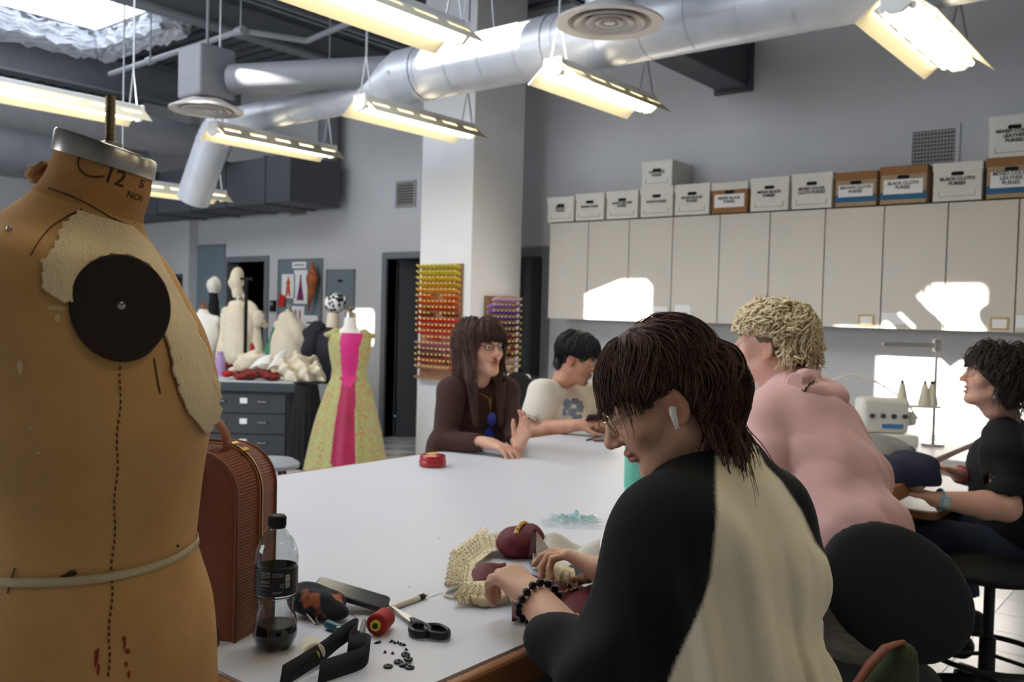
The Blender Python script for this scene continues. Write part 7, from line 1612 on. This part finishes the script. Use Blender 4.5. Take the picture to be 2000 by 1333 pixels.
# hanging blue spectacles on a cord
q = chp+tf2*.135+Vector((0, 0, .06)); ck = MB().tube([N2+tr2*-.05+tf2*.06, q+Vector((0, 0, .06)), q, q+Vector((0, 0, .06))+tr2*.01, N2+tr2*.05+tf2*.06], .0018, 6).build('neck_cord', 'gold', p2, world=True)
for k_ in range(2): MB().prism([(x*.022, y*.03) for x, y in oval(0, 0, 1, 1, 16)], -.002, .002, M=Matrix((tr2, Vector((0, 0, 1)), -tf2)).transposed(), o=q+Vector((0, 0, -.03-.066*k_))+tf2*.012+tr2*.012*k_).build('hanging_lens', 'blue_lens', ck, bevel=.001)
# ============================================================ man in white shirt
mat('cotton_white', (222, 214, 200), .88, var=.02, vscale=20, bump=.15, bscale=300); mat('hair_black', (30, 28, 32), .42, var=.3, vscale=20); mat('print_blue', (120, 130, 150), .85)
p3 = thing('person', 'man with goatee in a white T-shirt looking at a phone', 'person', (3.78, 2.86, 0))
f3_ = pitch_dir(rt_*.92-fw_*.36, -20); h3 = Head(J(1128, 700, 4.52), f3_, 1.02); N3 = J(1098, 752, 4.62)
sR, sL = J(1060, 776, 4.52), J(1158, 778, 4.80); eR, wR = J(1044, 842, 4.46), J(1132, 830, 4.32); eL, wL = J(1185, 842, 4.72), J(1180, 830, 4.42); pv3 = Vector((3.8, 2.76, .70))
hdv = J(1176, 822, 4.30)-wR
aR = arm_sdf(sR, eR, wR, hdv, Vector((0, 0, -1))+fw_*.6, [(.3, .7, .5), (.4, .7, .5), (.5, .8, .5), (.6, .8, .5)], -1, .004, (.05, .042, .027), sc=1.0)
aL = arm_sdf(sL, eL, wL, J(1165, 820, 4.35)-wL, -fw_*.5+Vector((0, 0, -.4)), [.5, .5, .6, .6], 1, .004, (.05, .042, .027))
lgm = grid_for([pv3, (3.5, 2.3, .1), (4.0, 2.9, .1)], .14, .016)
for sx in (-1, 1): hp_ = pv3+Vector((sx*.09, 0, 0)); kn = Vector((hp_.x, 2.45, .68)); lgm.cap(hp_, kn, .09, .065, .03); lgm.cap(kn, kn+Vector((0, .1, -.44)), .06, .045, .03); lgm.cap(kn+Vector((0, .1, -.44)), kn+Vector((0, -.06, -.47)), .04, .03, .02)
lgm.ell(pv3, (.16, .12, .12), k=.04)
body_of(p3, [rmesh(h3.sdf(N3, .004)), rmesh(aR), rmesh(aL), rmesh(lgm)], h3, (206, 152, 126), (150, 84, 76), brow=(34, 30, 32), beard=(48, 38, 36))
eyes(h3, p3)
tf3 = Vector((rt_.x*.72-fw_.x*.7, rt_.y*.72-fw_.y*.7, 0)).normalized(); tr3 = Vector((tf3.y, -tf3.x, 0)); Mt3 = np.array(Matrix((tr3, tf3, Vector((0, 0, 1)))).transposed())
S = grid_for([N3, sR, sL, eR, eL, pv3], .14, .0075); chp = J(1102, 830, 4.64)
S.ell(chp, (.185, .135, .17), Mt3, .05); S.ell((chp+pv3)/2, (.18, .145, .17), Mt3, .05); S.ell(pv3+Vector((0, 0, .05)), (.18, .15, .1), Mt3, .05); S.cap(sR, sL, .07, .07, .05); S.cap(N3-Vector((0, 0, .04)), sR, .06, .075, .03); S.cap(N3-Vector((0, 0, .04)), sL, .06, .075, .03)
for (s_, e_) in ((sR, eR), (sL, eL)): m_ = s_.lerp(e_, .82); d_ = (e_-s_).normalized(); S.cap(s_, m_, .082, .082, .03); S.cap(m_-d_*.012, m_+d_*.12, .07, .08, .003, 's')
S.cap(N3, N3+Vector((0, 0, .1)), .068, .075, .005, 's'); S.add(folds((.5, .2, .8), 40, .008, 70)); sh3 = sdf_obj(S, 'white_shirt', 'cotton_white', p3)
_me = sh3.data; bvh = BVHTree.FromPolygons([tuple(v.co) for v in _me.vertices], [tuple(p.vertices) for p in _me.polygons])
for k_, (cx, cy, rx, ry) in enumerate(((1108, 790, 8, 11), (1122, 784, 9, 7), (1132, 796, 8, 11), (1116, 806, 10, 8), (1128, 816, 9, 6), (1102, 806, 4, 8))): decal('shirt_print', blot(cx, cy, rx, ry, 12, 0, k_+60), 'print_blue', sh3, .004)
cap3 = hair_cap(h3, [((0, .086, .055), (0, .85, -.45)), ((0, 0, -.09), (0, .2, -1))], .010, .006, extra=lambda S: S.ell(h3.w(0, -.07, -.04), (.06, .04, .06), h3.Mn, .02))
for sx in (-1, 1): cap3.ell(h3.w(sx*.085, .02, -.03), (.03, .05, .05), h3.Mn, .008, 's')
ho3 = sdf_obj(cap3, 'hair', 'hair_black', p3)
W1 = strands(h3, 1000, lambda D: (D[:, 2] > -.1) & (D[:, 1] < .7), lambda D, r: .06+.05*np.clip(-D[:, 1], 0, 1)+.02*r.random(len(D)), grav=.3, off=.012, curl=.002, width=.0018, seg=9, seed=23, noise=.2, clumps=70, forbid=lambda x, y, z: ((y > .05) & (z < .03)) | ((abs(x) > .06) & (y > -.03) & (y < .05) & (z < .01)))
W2 = strands(h3, 300, lambda D: (D[:, 1] > .3) & (D[:, 2] > .35), lambda D, r: .05+.025*r.random(len(D)), grav=.3, off=.014, width=.0018, seg=8, seed=24, noise=.2, clumps=30, flow=lambda D, v: v*.4+np.array([0, .8, -.1]), forbid=lambda x, y, z: (y > .05) & (z < .03))
for W_ in (W1, W2): mesh_np('hair_strands', *W_, 'hair_black', ho3)
glasses(h3, p3, 'wire_gold', .023, .017, thick=.0012)
# phone in his hands
p = J(1174, 818, 4.30); t = thing('smartphone', 'phone held in the hands of the man in white', 'phone', tuple(p), -.7); MB().prism(rrect(.145, .07, .01), -.004, .004, M=Matrix.Rotation(-.6, 3, 'X')).build('case', 'phone_case', t, bevel=.001); MB().prism(rrect(.139, .064, .008), .004, .0046, M=Matrix.Rotation(-.6, 3, 'X')).build('screen', 'glass_black', t)
# ============================================================ man in pink hoodie leaning on the table
mat('fleece_pink', (222, 176, 170), .9, var=.02, vscale=12, bump=.2, bscale=300, sheen=.2); mat('hair_blond', (246, 230, 194), .5, var=.5, vscale=34, rgb2=(210, 186, 144)); mat('hair_root', (112, 90, 68), .6, var=.2); mat('pants_heather', (138, 130, 116), .9, var=.25, vscale=60, stretch=(.3, .3, 3))
p4 = thing('person', 'curly blond person in a pink hoodie leaning over the table', 'person', (2.5, .72, 0))
f4_ = pitch_dir(-rt_*.88+fw_*.47, 2); h4 = Head(J(1505, 674, 2.80), f4_, 1.0); N4 = J(1552, 752, 2.76)
sL, sR = J(1500, 815, 2.61), J(1600, 785, 2.95); eL, wL = J(1498, 912, 2.56), J(1440, 960, 2.80); eR, wR = J(1560, 900, 3.05), J(1480, 930, 3.1); pv4 = J(1690, 1085, 2.46)
aL = arm_sdf(sL, eL, wL, Vector((-.3, .9, -.12)), Vector((0, 0, -1)), [.2, .2, .25, .3], 1, .005, (.05, .042, .028)); aR = arm_sdf(sR, eR, wR, Vector((-.3, .9, -.12)), Vector((0, 0, -1)), [.2, .2, .25, .3], -1, .005, (.05, .042, .028))
hL, hR_ = pv4+Vector((-.06, -.02, -.04)), pv4+Vector((.10, -.02, -.04)); kL, kR = Vector((hL.x, hL.y+.02, .48)), Vector((hR_.x+.02, hR_.y+.02, .48)); fL, fR = Vector((kL.x, kL.y-.05, .07)), Vector((kR.x, kR.y-.05, .07))
lgm = grid_for([pv4, fL, fR, (fL.x, fL.y+.25, .0)], .16, .016)
for h_, k_, f_ in ((hL, kL, fL), (hR_, kR, fR)): lgm.cap(h_, k_, .085, .058, .03); lgm.cap(k_, f_, .055, .04, .03); lgm.cap(f_+Vector((0, 0, -.03)), f_+Vector((0, .16, -.04)), .038, .03, .02)
lgm.ell(pv4, (.15, .11, .12), k=.04)
body_of(p4, [rmesh(h4.sdf(N4, .0035)), rmesh(aL), rmesh(aR), rmesh(lgm)], h4, (222, 178, 158), (196, 120, 112), brow=(120, 96, 70)); eyes(h4, p4, (70, 90, 100))
S = grid_for([pv4, kL, kR, fL, fR], .17, .010)
for h_, k_, f_ in ((hL, kL, fL), (hR_, kR, fR)): S.cap(h_, k_, .105, .085, .03); S.cap(k_, f_, .082, .07, .03)
S.ell(pv4+Vector((.02, 0, 0)), (.165, .135, .13), k=.04); S.add(folds((.3, .2, 1), 44, .008, 83)); sdf_obj(S, 'trousers', 'pants_heather', p4)
mat('shoe_dark', (30, 30, 32), .6)
for f_ in (fL, fR):
    S = grid_for([f_, f_+Vector((0, .2, 0))], .1, .008); S.cap(f_+Vector((0, -.04, -.02)), f_+Vector((0, .15, -.03)), .05, .042, .02); S.clip((0, 0, .002), (0, 0, -1)); sdf_obj(S, 'shoe', 'shoe_dark', p4)
S = grid_for([N4, sL, sR, eL, wL, eR, wR, pv4, h4.c], .17, .0065)
ax4 = (N4-pv4).normalized(); lat = (sR-sL); lat = (lat-ax4*lat.dot(ax4)).normalized(); dep4 = ax4.cross(lat); Mt4 = np.array(Matrix((lat, dep4, ax4)).transposed())
c1, c2, c3 = pv4.lerp(N4, .72), pv4.lerp(N4, .42), pv4.lerp(N4, .12)
S.ell(c1, (.185, .125, .17), Mt4, .05); S.ell(c2, (.17, .135, .18), Mt4, .05); S.ell(c3, (.165, .14, .12), Mt4, .04); S.cap(sL, sR, .07, .07, .05); S.cap(N4, sL, .065, .07, .03); S.cap(N4, sR, .065, .07, .03)
S.cap(sL, eL, .074, .062, .008); S.cap(eL, wL, .062, .05, .012); S.cap(sR, eR, .075, .06, .025); S.cap(eR, wR, .06, .048, .02)
hm = pv4-ax4*.015
fA = folds(tuple(ax4*.8+lat*.4), 40, .004, 90, 1.6, 6); fB = folds(tuple(ax4*.4-lat*.8), 60, .004, 96, 1.5, 8); S.add(fA); S.add(fB)
S.add(lambda X, Y, Z: -.12*np.clip(np.abs(np.sin(((X*ax4.x+Y*ax4.y+Z*ax4.z)*.75+(X*lat.x+Y*lat.y+Z*lat.z)*.65)*26+1.5*wav(X, Y, Z, 15, 5)))-.7, 0, 1)*(.5+.5*wav(X, Y, Z, 18, 6))*np.clip((1.24-Z)/.15, 0, 1))
S.clip(hm, tuple(-ax4)); S.cap(N4+ax4*.02, N4+ax4*.02+(h4.c-N4)*.6, .066, .08, .01, 's')
sh4 = sdf_obj(S, 'pink_hoodie', 'fleece_pink', p4)
S = grid_for([J(1500, 700, 2.7), J(1660, 810, 2.7), J(1560, 760, 2.9)], .06, .005)
Mh = np.array(Matrix((J(1640, 800, 2.62)-J(1540, 740, 2.62), J(1588, 758, 2.5)-J(1588, 758, 2.6), Vector((0, 0, 1)))).transposed()); _x = (J(1640, 795, 2.66)-J(1545, 750, 2.60)).normalized(); _y = (_x.cross(Vector((.777, .629, 0)))).normalized(); Mh = np.array(Matrix((_x, _y, _x.cross(_y))).transposed())
S.ell(J(1586, 766, 2.63), (.088, .042, .055), Mh, .03); S.ell(J(1626, 772, 2.66), (.045, .042, .05), Mh, .03)
rim = [J(1508, 782, 2.60), J(1522, 764, 2.58), J(1548, 746, 2.58), J(1572, 738, 2.62), J(1590, 736, 2.68)]; S.chain(rim, [.016, .020, .022, .022, .02], .02)
S.cap(J(1560, 752, 2.56), J(1604, 742, 2.60), .008, .008, .012, 's'); S.add(folds((.4, .2, 1), 60, .004, 12)); hd4 = sdf_obj(S, 'hood', 'fleece_pink', p4)
S = grid_for([pv4], .24, .008); S.ell(pv4-ax4*.005, (.157, .132, .06), Mt4, .01); S.clip(pv4-ax4*.05, tuple(-ax4)); S.clip(pv4+ax4*.012, tuple(ax4)); S.add(lambda X, Y, Z: .0015*np.sin((X*lat.x+Y*lat.y+Z*lat.z)*900)); sdf_obj(S, 'ribbed_hem', 'fleece_pink', p4)
_me = hd4.data; bvh = BVHTree.FromPolygons([tuple(v.co) for v in _me.vertices], [tuple(p.vertices) for p in _me.polygons])
for ln in ([(1556, 772), (1560, 766), (1564, 770), (1568, 762), (1572, 766), (1576, 757)], [(1578, 757), (1582, 748), (1586, 752), (1589, 744)]): strip_px('hood_lettering', ln, 4, 'ink', hd4, .003)
cap4 = hair_cap(h4, [((0, .052, .06), (0, .85, -.45)), ((0, 0, -.07), (0, .25, -1))], .008, .006, extra=lambda S: S.ell(h4.w(0, -.07, -.03), (.06, .04, .055), h4.Mn, .02))
for sx in (-1, 1): cap4.ell(h4.w(sx*.085, .025, -.03), (.03, .045, .045), h4.Mn, .008, 's')
ho4 = sdf_obj(cap4, 'hair', 'hair_root', p4)
W1 = strands(h4, 1500, lambda D: (D[:, 2] > .05) | ((D[:, 1] < -.2) & (D[:, 2] > -.25)), lambda D, r: .085+.04*r.random(len(D)), grav=.18, off=.012, curl=.010, curlf=150, width=.0034, seg=18, seed=33, noise=.45, clumps=150, lift=.4, offv=.02, taper=.5, forbid=lambda x, y, z: ((y > .06) & (z < .03)) | ((abs(x) > .06) & (y > -.03) & (y < .07) & (z < .026)))
W2 = strands(h4, 350, lambda D: (D[:, 1] > .2) & (D[:, 2] > .3), lambda D, r: .07+.03*r.random(len(D)), grav=.15, off=.02, curl=.010, curlf=150, width=.0026, seg=16, seed=35, noise=.45, clumps=50, lift=.4, flow=lambda D, v: v*.4+np.array([0, .9, .1]), taper=.5, forbid=lambda x, y, z: (y > .05) & (z < .035))
for W_ in (W1, W2): mesh_np('hair_curls', *W_, 'hair_blond', ho4)
# ============================================================ person in black at the right edge
mat('tee_black', (18, 20, 24), .85, bump=.15, bscale=300); mat('hair_umber', (52, 38, 34), .42, var=.4, vscale=24); mat('watch_blue', (130, 184, 206), .4); mat('watch_face', (196, 200, 196), .4); mat('bead_red', (170, 40, 50), .4); mat('bead_blue', (60, 80, 170), .4); mat('earring_pale', (196, 200, 204), .3, .4)
p5_ = thing('person', 'laughing person in a black T-shirt seated at the right edge', 'person', (p5.x, p5.y, 0))
f5_ = pitch_dir(-rt_*.97+fw_*.22, 8); h5 = Head(J(1941, 738, 3.5), f5_, 1.0); N5 = J(1962, 815, 3.58)
sL, sR = J(1958, 868, 3.42), J(1985, 862, 3.80); eL, wL = J(1965, 992, 3.36), J(1826, 976, 3.34); eR, wR = J(1935, 945, 3.80), J(1870, 926, 3.68); pv5 = J(2000, 1075, 3.62)
aL = arm_sdf(sL, eL, wL, J(1752, 940, 3.40)-wL, Vector((0, 0, -1))-fw_*.2, [(.2, .3, .2), (.2, .3, .2), (.25, .35, .2), (.3, .4, .2)], 1, .004, (.055, .05, .030), sc=1.0); aR = arm_sdf(sR, eR, wR, J(1818, 905, 3.66)-wR, Vector((0, 0, -1)), [(.2, .3, .2)]*4, -1, .004, (.055, .046, .029))
lgm = grid_for([pv5, (3.6, 1.2, .1), (4.2, .5, .1)], .16, .016); kns = (J(1880, 1055, 3.55), J(1905, 1050, 3.85))
for q, sx in zip(kns, (-1, 1)):
    kn = Vector((q.x, q.y+.12, .64)); lgm.cap(pv5+Vector((sx*.08, 0, 0)), kn, .085, .06, .03); lgm.cap(kn, kn+Vector((0, -.1, -.4)), .055, .04, .03); lgm.cap(kn+Vector((0, -.1, -.4)), kn+Vector((0, .05, -.43)), .036, .03, .02)
lgm.ell(pv5, (.16, .13, .12), k=.04)
body_of(p5_, [rmesh(h5.sdf(N5, .004, mouth=.006)), rmesh(aL), rmesh(aR), rmesh(lgm)], h5, (220, 172, 150), (186, 96, 92), brow=(50, 36, 32)); eyes(h5, p5_)
S = grid_for([pv5, kns[0], kns[1], (3.9, .9, .5)], .17, .012)
for q, sx in zip(kns, (-1, 1)): kn = Vector((q.x, q.y+.12, .64)); S.cap(pv5+Vector((sx*.08, 0, 0)), kn, .1, .08, .03); S.cap(kn, kn+Vector((0, -.1, -.36)), .075, .065, .03)
S.ell(pv5, (.18, .15, .12), k=.04); S.add(folds((1, .4, .3), 50, .006, 7)); mat('denim_navy', (34, 42, 60), .85, var=.1, vscale=30); sdf_obj(S, 'trousers', 'denim_navy', p5_)
tf5 = Vector((-rt_.x, -rt_.y, 0)).normalized(); tr5 = Vector((tf5.y, -tf5.x, 0)); Mt5 = np.array(Matrix((tr5, tf5, Vector((0, 0, 1)))).transposed())
S = grid_for([N5, sL, sR, eL, eR, pv5], .16, .008); chp = J(1972, 925, 3.62); S.ell(chp, (.18, .155, .19), Mt5, .05); S.ell((chp+pv5)/2, (.18, .165, .17), Mt5, .05); S.ell(pv5+Vector((0, 0, .04)), (.19, .165, .1), Mt5, .05); S.cap(sL, sR, .07, .07, .05); S.cap(N5-Vector((0, 0, .03)), sL, .06, .075, .03); S.cap(N5-Vector((0, 0, .03)), sR, .06, .075, .03)
for (s_, e_, fr_) in ((sL, eL, .66), (sR, eR, .8)): m_ = s_.lerp(e_, fr_); d_ = (e_-s_).normalized(); S.cap(s_, m_, .078, .078, .02); S.cap(m_-d_*.012, m_+d_*.05, .064, .064, .003, 's')
S.cap(N5, N5+Vector((0, 0, .1)), .06, .07, .005, 's'); S.add(folds((.5, .2, .8), 36, .007, 77)); sdf_obj(S, 'black_shirt', 'tee_black', p5_)
cap5 = hair_cap(h5, [((0, .078, .035), (0, .85, -.5)), ((0, 0, -.11), (0, .2, -1))], .014, .006, extra=lambda S: (S.ell(h5.w(0, -.06, -.04), (.078, .055, .08), h5.Mn, .03)))
for sx in (-1, 1): cap5.ell(h5.w(sx*.09, .045, -.045), (.035, .05, .05), h5.Mn, .008, 's')
ho5 = sdf_obj(cap5, 'hair', 'hair_umber', p5_)
W1 = strands(h5, 1300, lambda D: (D[:, 2] > -.35) & (D[:, 1] < .6), lambda D, r: .10+.06*np.clip(-D[:, 1], 0, 1)+.03*r.random(len(D)), grav=.4, off=.018, curl=.006, curlf=50, width=.0018, seg=12, seed=43, noise=.35, clumps=80, offv=.024, lift=.3, forbid=lambda x, y, z: ((y > .05) & (z < .01)) | ((abs(x) > .05) & (y > .02) & (z < -.02)))
W2 = strands(h5, 350, lambda D: (D[:, 1] > .25) & (D[:, 2] > .3), lambda D, r: .07+.03*r.random(len(D)), grav=.35, off=.018, curl=.004, width=.0018, seg=10, seed=44, noise=.3, clumps=40, flow=lambda D, v: v*.4+np.array([0, .8, 0]), forbid=lambda x, y, z: (y > .05) & (z < .02))
for W_ in (W1, W2): mesh_np('hair_strands', *W_, 'hair_umber', ho5)
glasses(h5, p5_, 'wire_gold', .023, .018)
# skull earring
ep = h5.w(-.088, .004, -.075); q = MB().lathe([(.0001, .011), (.006, .009), (.0085, .003), (.0065, -.004), (.004, -.007), (.0001, -.008)], 12, o=ep).build('earring', 'earring_pale', p5_, world=True, smooth=True)
for s_ in (-1, 1): MB().tube([ep+Vector((0, 0, -.012))-rt_*s_*.009+Vector((0, 0, -.008)), ep+Vector((0, 0, -.012))+rt_*s_*.009+Vector((0, 0, .006))], .0022, 6).build('crossbone', 'earring_pale', q)
MB().tube([h5.w(-.082, 0, -.045), ep+Vector((0, 0, .01))], .0008, 5).build('hook', 'earring_pale', q)
# wristwatch and bracelets
dL = (wL-eL).normalized(); wc = eL.lerp(wL, .93); x_ = dL.cross(Vector((0, 0, 1))).normalized(); y_ = x_.cross(dL)
for q, sx in zip(kns, (-1, 1)):
    kn = Vector((q.x, q.y+.12, .64)); f_ = kn+Vector((0, -.1, -.4)); S = grid_for([f_, f_+Vector((0, .18, -.05))], .1, .008); S.cap(f_+Vector((0, -.03, -.01)), f_+Vector((0, .14, -.03)), .05, .04, .02); sdf_obj(S, 'shoe', 'shoe_dark', p5_)
wt_ = MB().tube([wc+(x_*math.cos(a)+y_*math.sin(a))*.034 for a in np.linspace(0, 2*math.pi, 24, endpoint=False)], .010, 8, closed=True, flat=.3).build('wristwatch', 'watch_blue', p5_, world=True, smooth=True)
nw_ = -(fw_-dL*fw_.dot(dL)).normalized(); Mw = Matrix((dL, nw_.cross(dL), nw_)).transposed(); MB().prism(rrect(.036, .04, .008), .0, .010, M=Mw, o=wc+nw_*.033).build('watch_case', 'watch_blue', wt_, bevel=.002); MB().prism(rrect(.022, .024, .003), .010, .0112, M=Mw, o=wc+nw_*.033).build('watch_screen', 'watch_face', wt_)
dR = (wR-eR).normalized()
for k_, m_ in enumerate(('bead_red', 'bead_blue', 'bead_blue')):
    bcn = eR.lerp(wR, .93-.1*k_); x_ = dR.cross(Vector((0, 0, 1))).normalized(); y_ = x_.cross(dR); MB().tube([bcn+(x_*math.cos(a)+y_*math.sin(a))*.034 for a in np.linspace(0, 2*math.pi, 20, endpoint=False)], .005, 6, closed=True).build('bracelet', m_, p5_, world=True, smooth=True)
# things in front of that person
t = thing('white_card', 'white card under the hand of the person in black', 'card', tuple(J(1762, 946, 3.36)), math.atan2(rt_.y, rt_.x)); MB().bb((-.06, -.04, -.004), (.06, .04, .004)).build('sheet', 'paper', t)
mat('cloth_grey', (150, 148, 146), .9, var=.05); mat('cloth_navy', (34, 38, 62), .85, var=.1)
def heap2(name, label, blobs, m, fr, amp, seed, zc):
    pts = [J(u, v, d) for u, v, d, r in blobs]; S = grid_for(pts, .2, .009)
    for p, (u, v, d, r) in zip(pts, blobs): S.ell(p, (r, r, r*.7), k=.04)
    S.add(folds((1, -.6, .4), fr, amp, seed)); S.add(folds((.2, .7, 1), fr*1.3, amp*.7, seed+2)); S.clip((0, 0, zc), (0, 0, -1)); return tag(sdf_obj(S, name, m), label, 'cloth')
heap2('garment', 'navy garment bunched on the table corner', [(1760, 915, 3.42, .09), (1795, 912, 3.45, .08), (1730, 920, 3.4, .08), (1765, 930, 3.36, .08), (1800, 935, 3.38, .07), (1735, 935, 3.36, .08)], 'cloth_navy', 40, .010, 3, TZ-.02)
heap2('garment', 'grey garment heaped behind the navy one', [(1700, 872, 3.62, .08), (1725, 880, 3.62, .08), (1745, 892, 3.62, .07), (1690, 895, 3.6, .1), (1725, 900, 3.6, .1)], 'cloth_grey', 36, .014, 13, TZ+.001)
p = J(1778, 885, 4.3); t = thing('thread_spool', 'dark navy thread spool behind the navy garment', 'thread spool', (p.x, p.y, .762)); z = p.z-.762; MB().lathe([(.001, 0), (.026, 0), (.026, z-.03), (.022, z+.02), (.001, z+.02)], 18).build('thread', 'cloth_navy', t, smooth=True, ang=40); MB().lathe([(.012, z+.02), (.012, z+.032), (.001, z+.032)], 12).build('core', 'knob_dark', t)
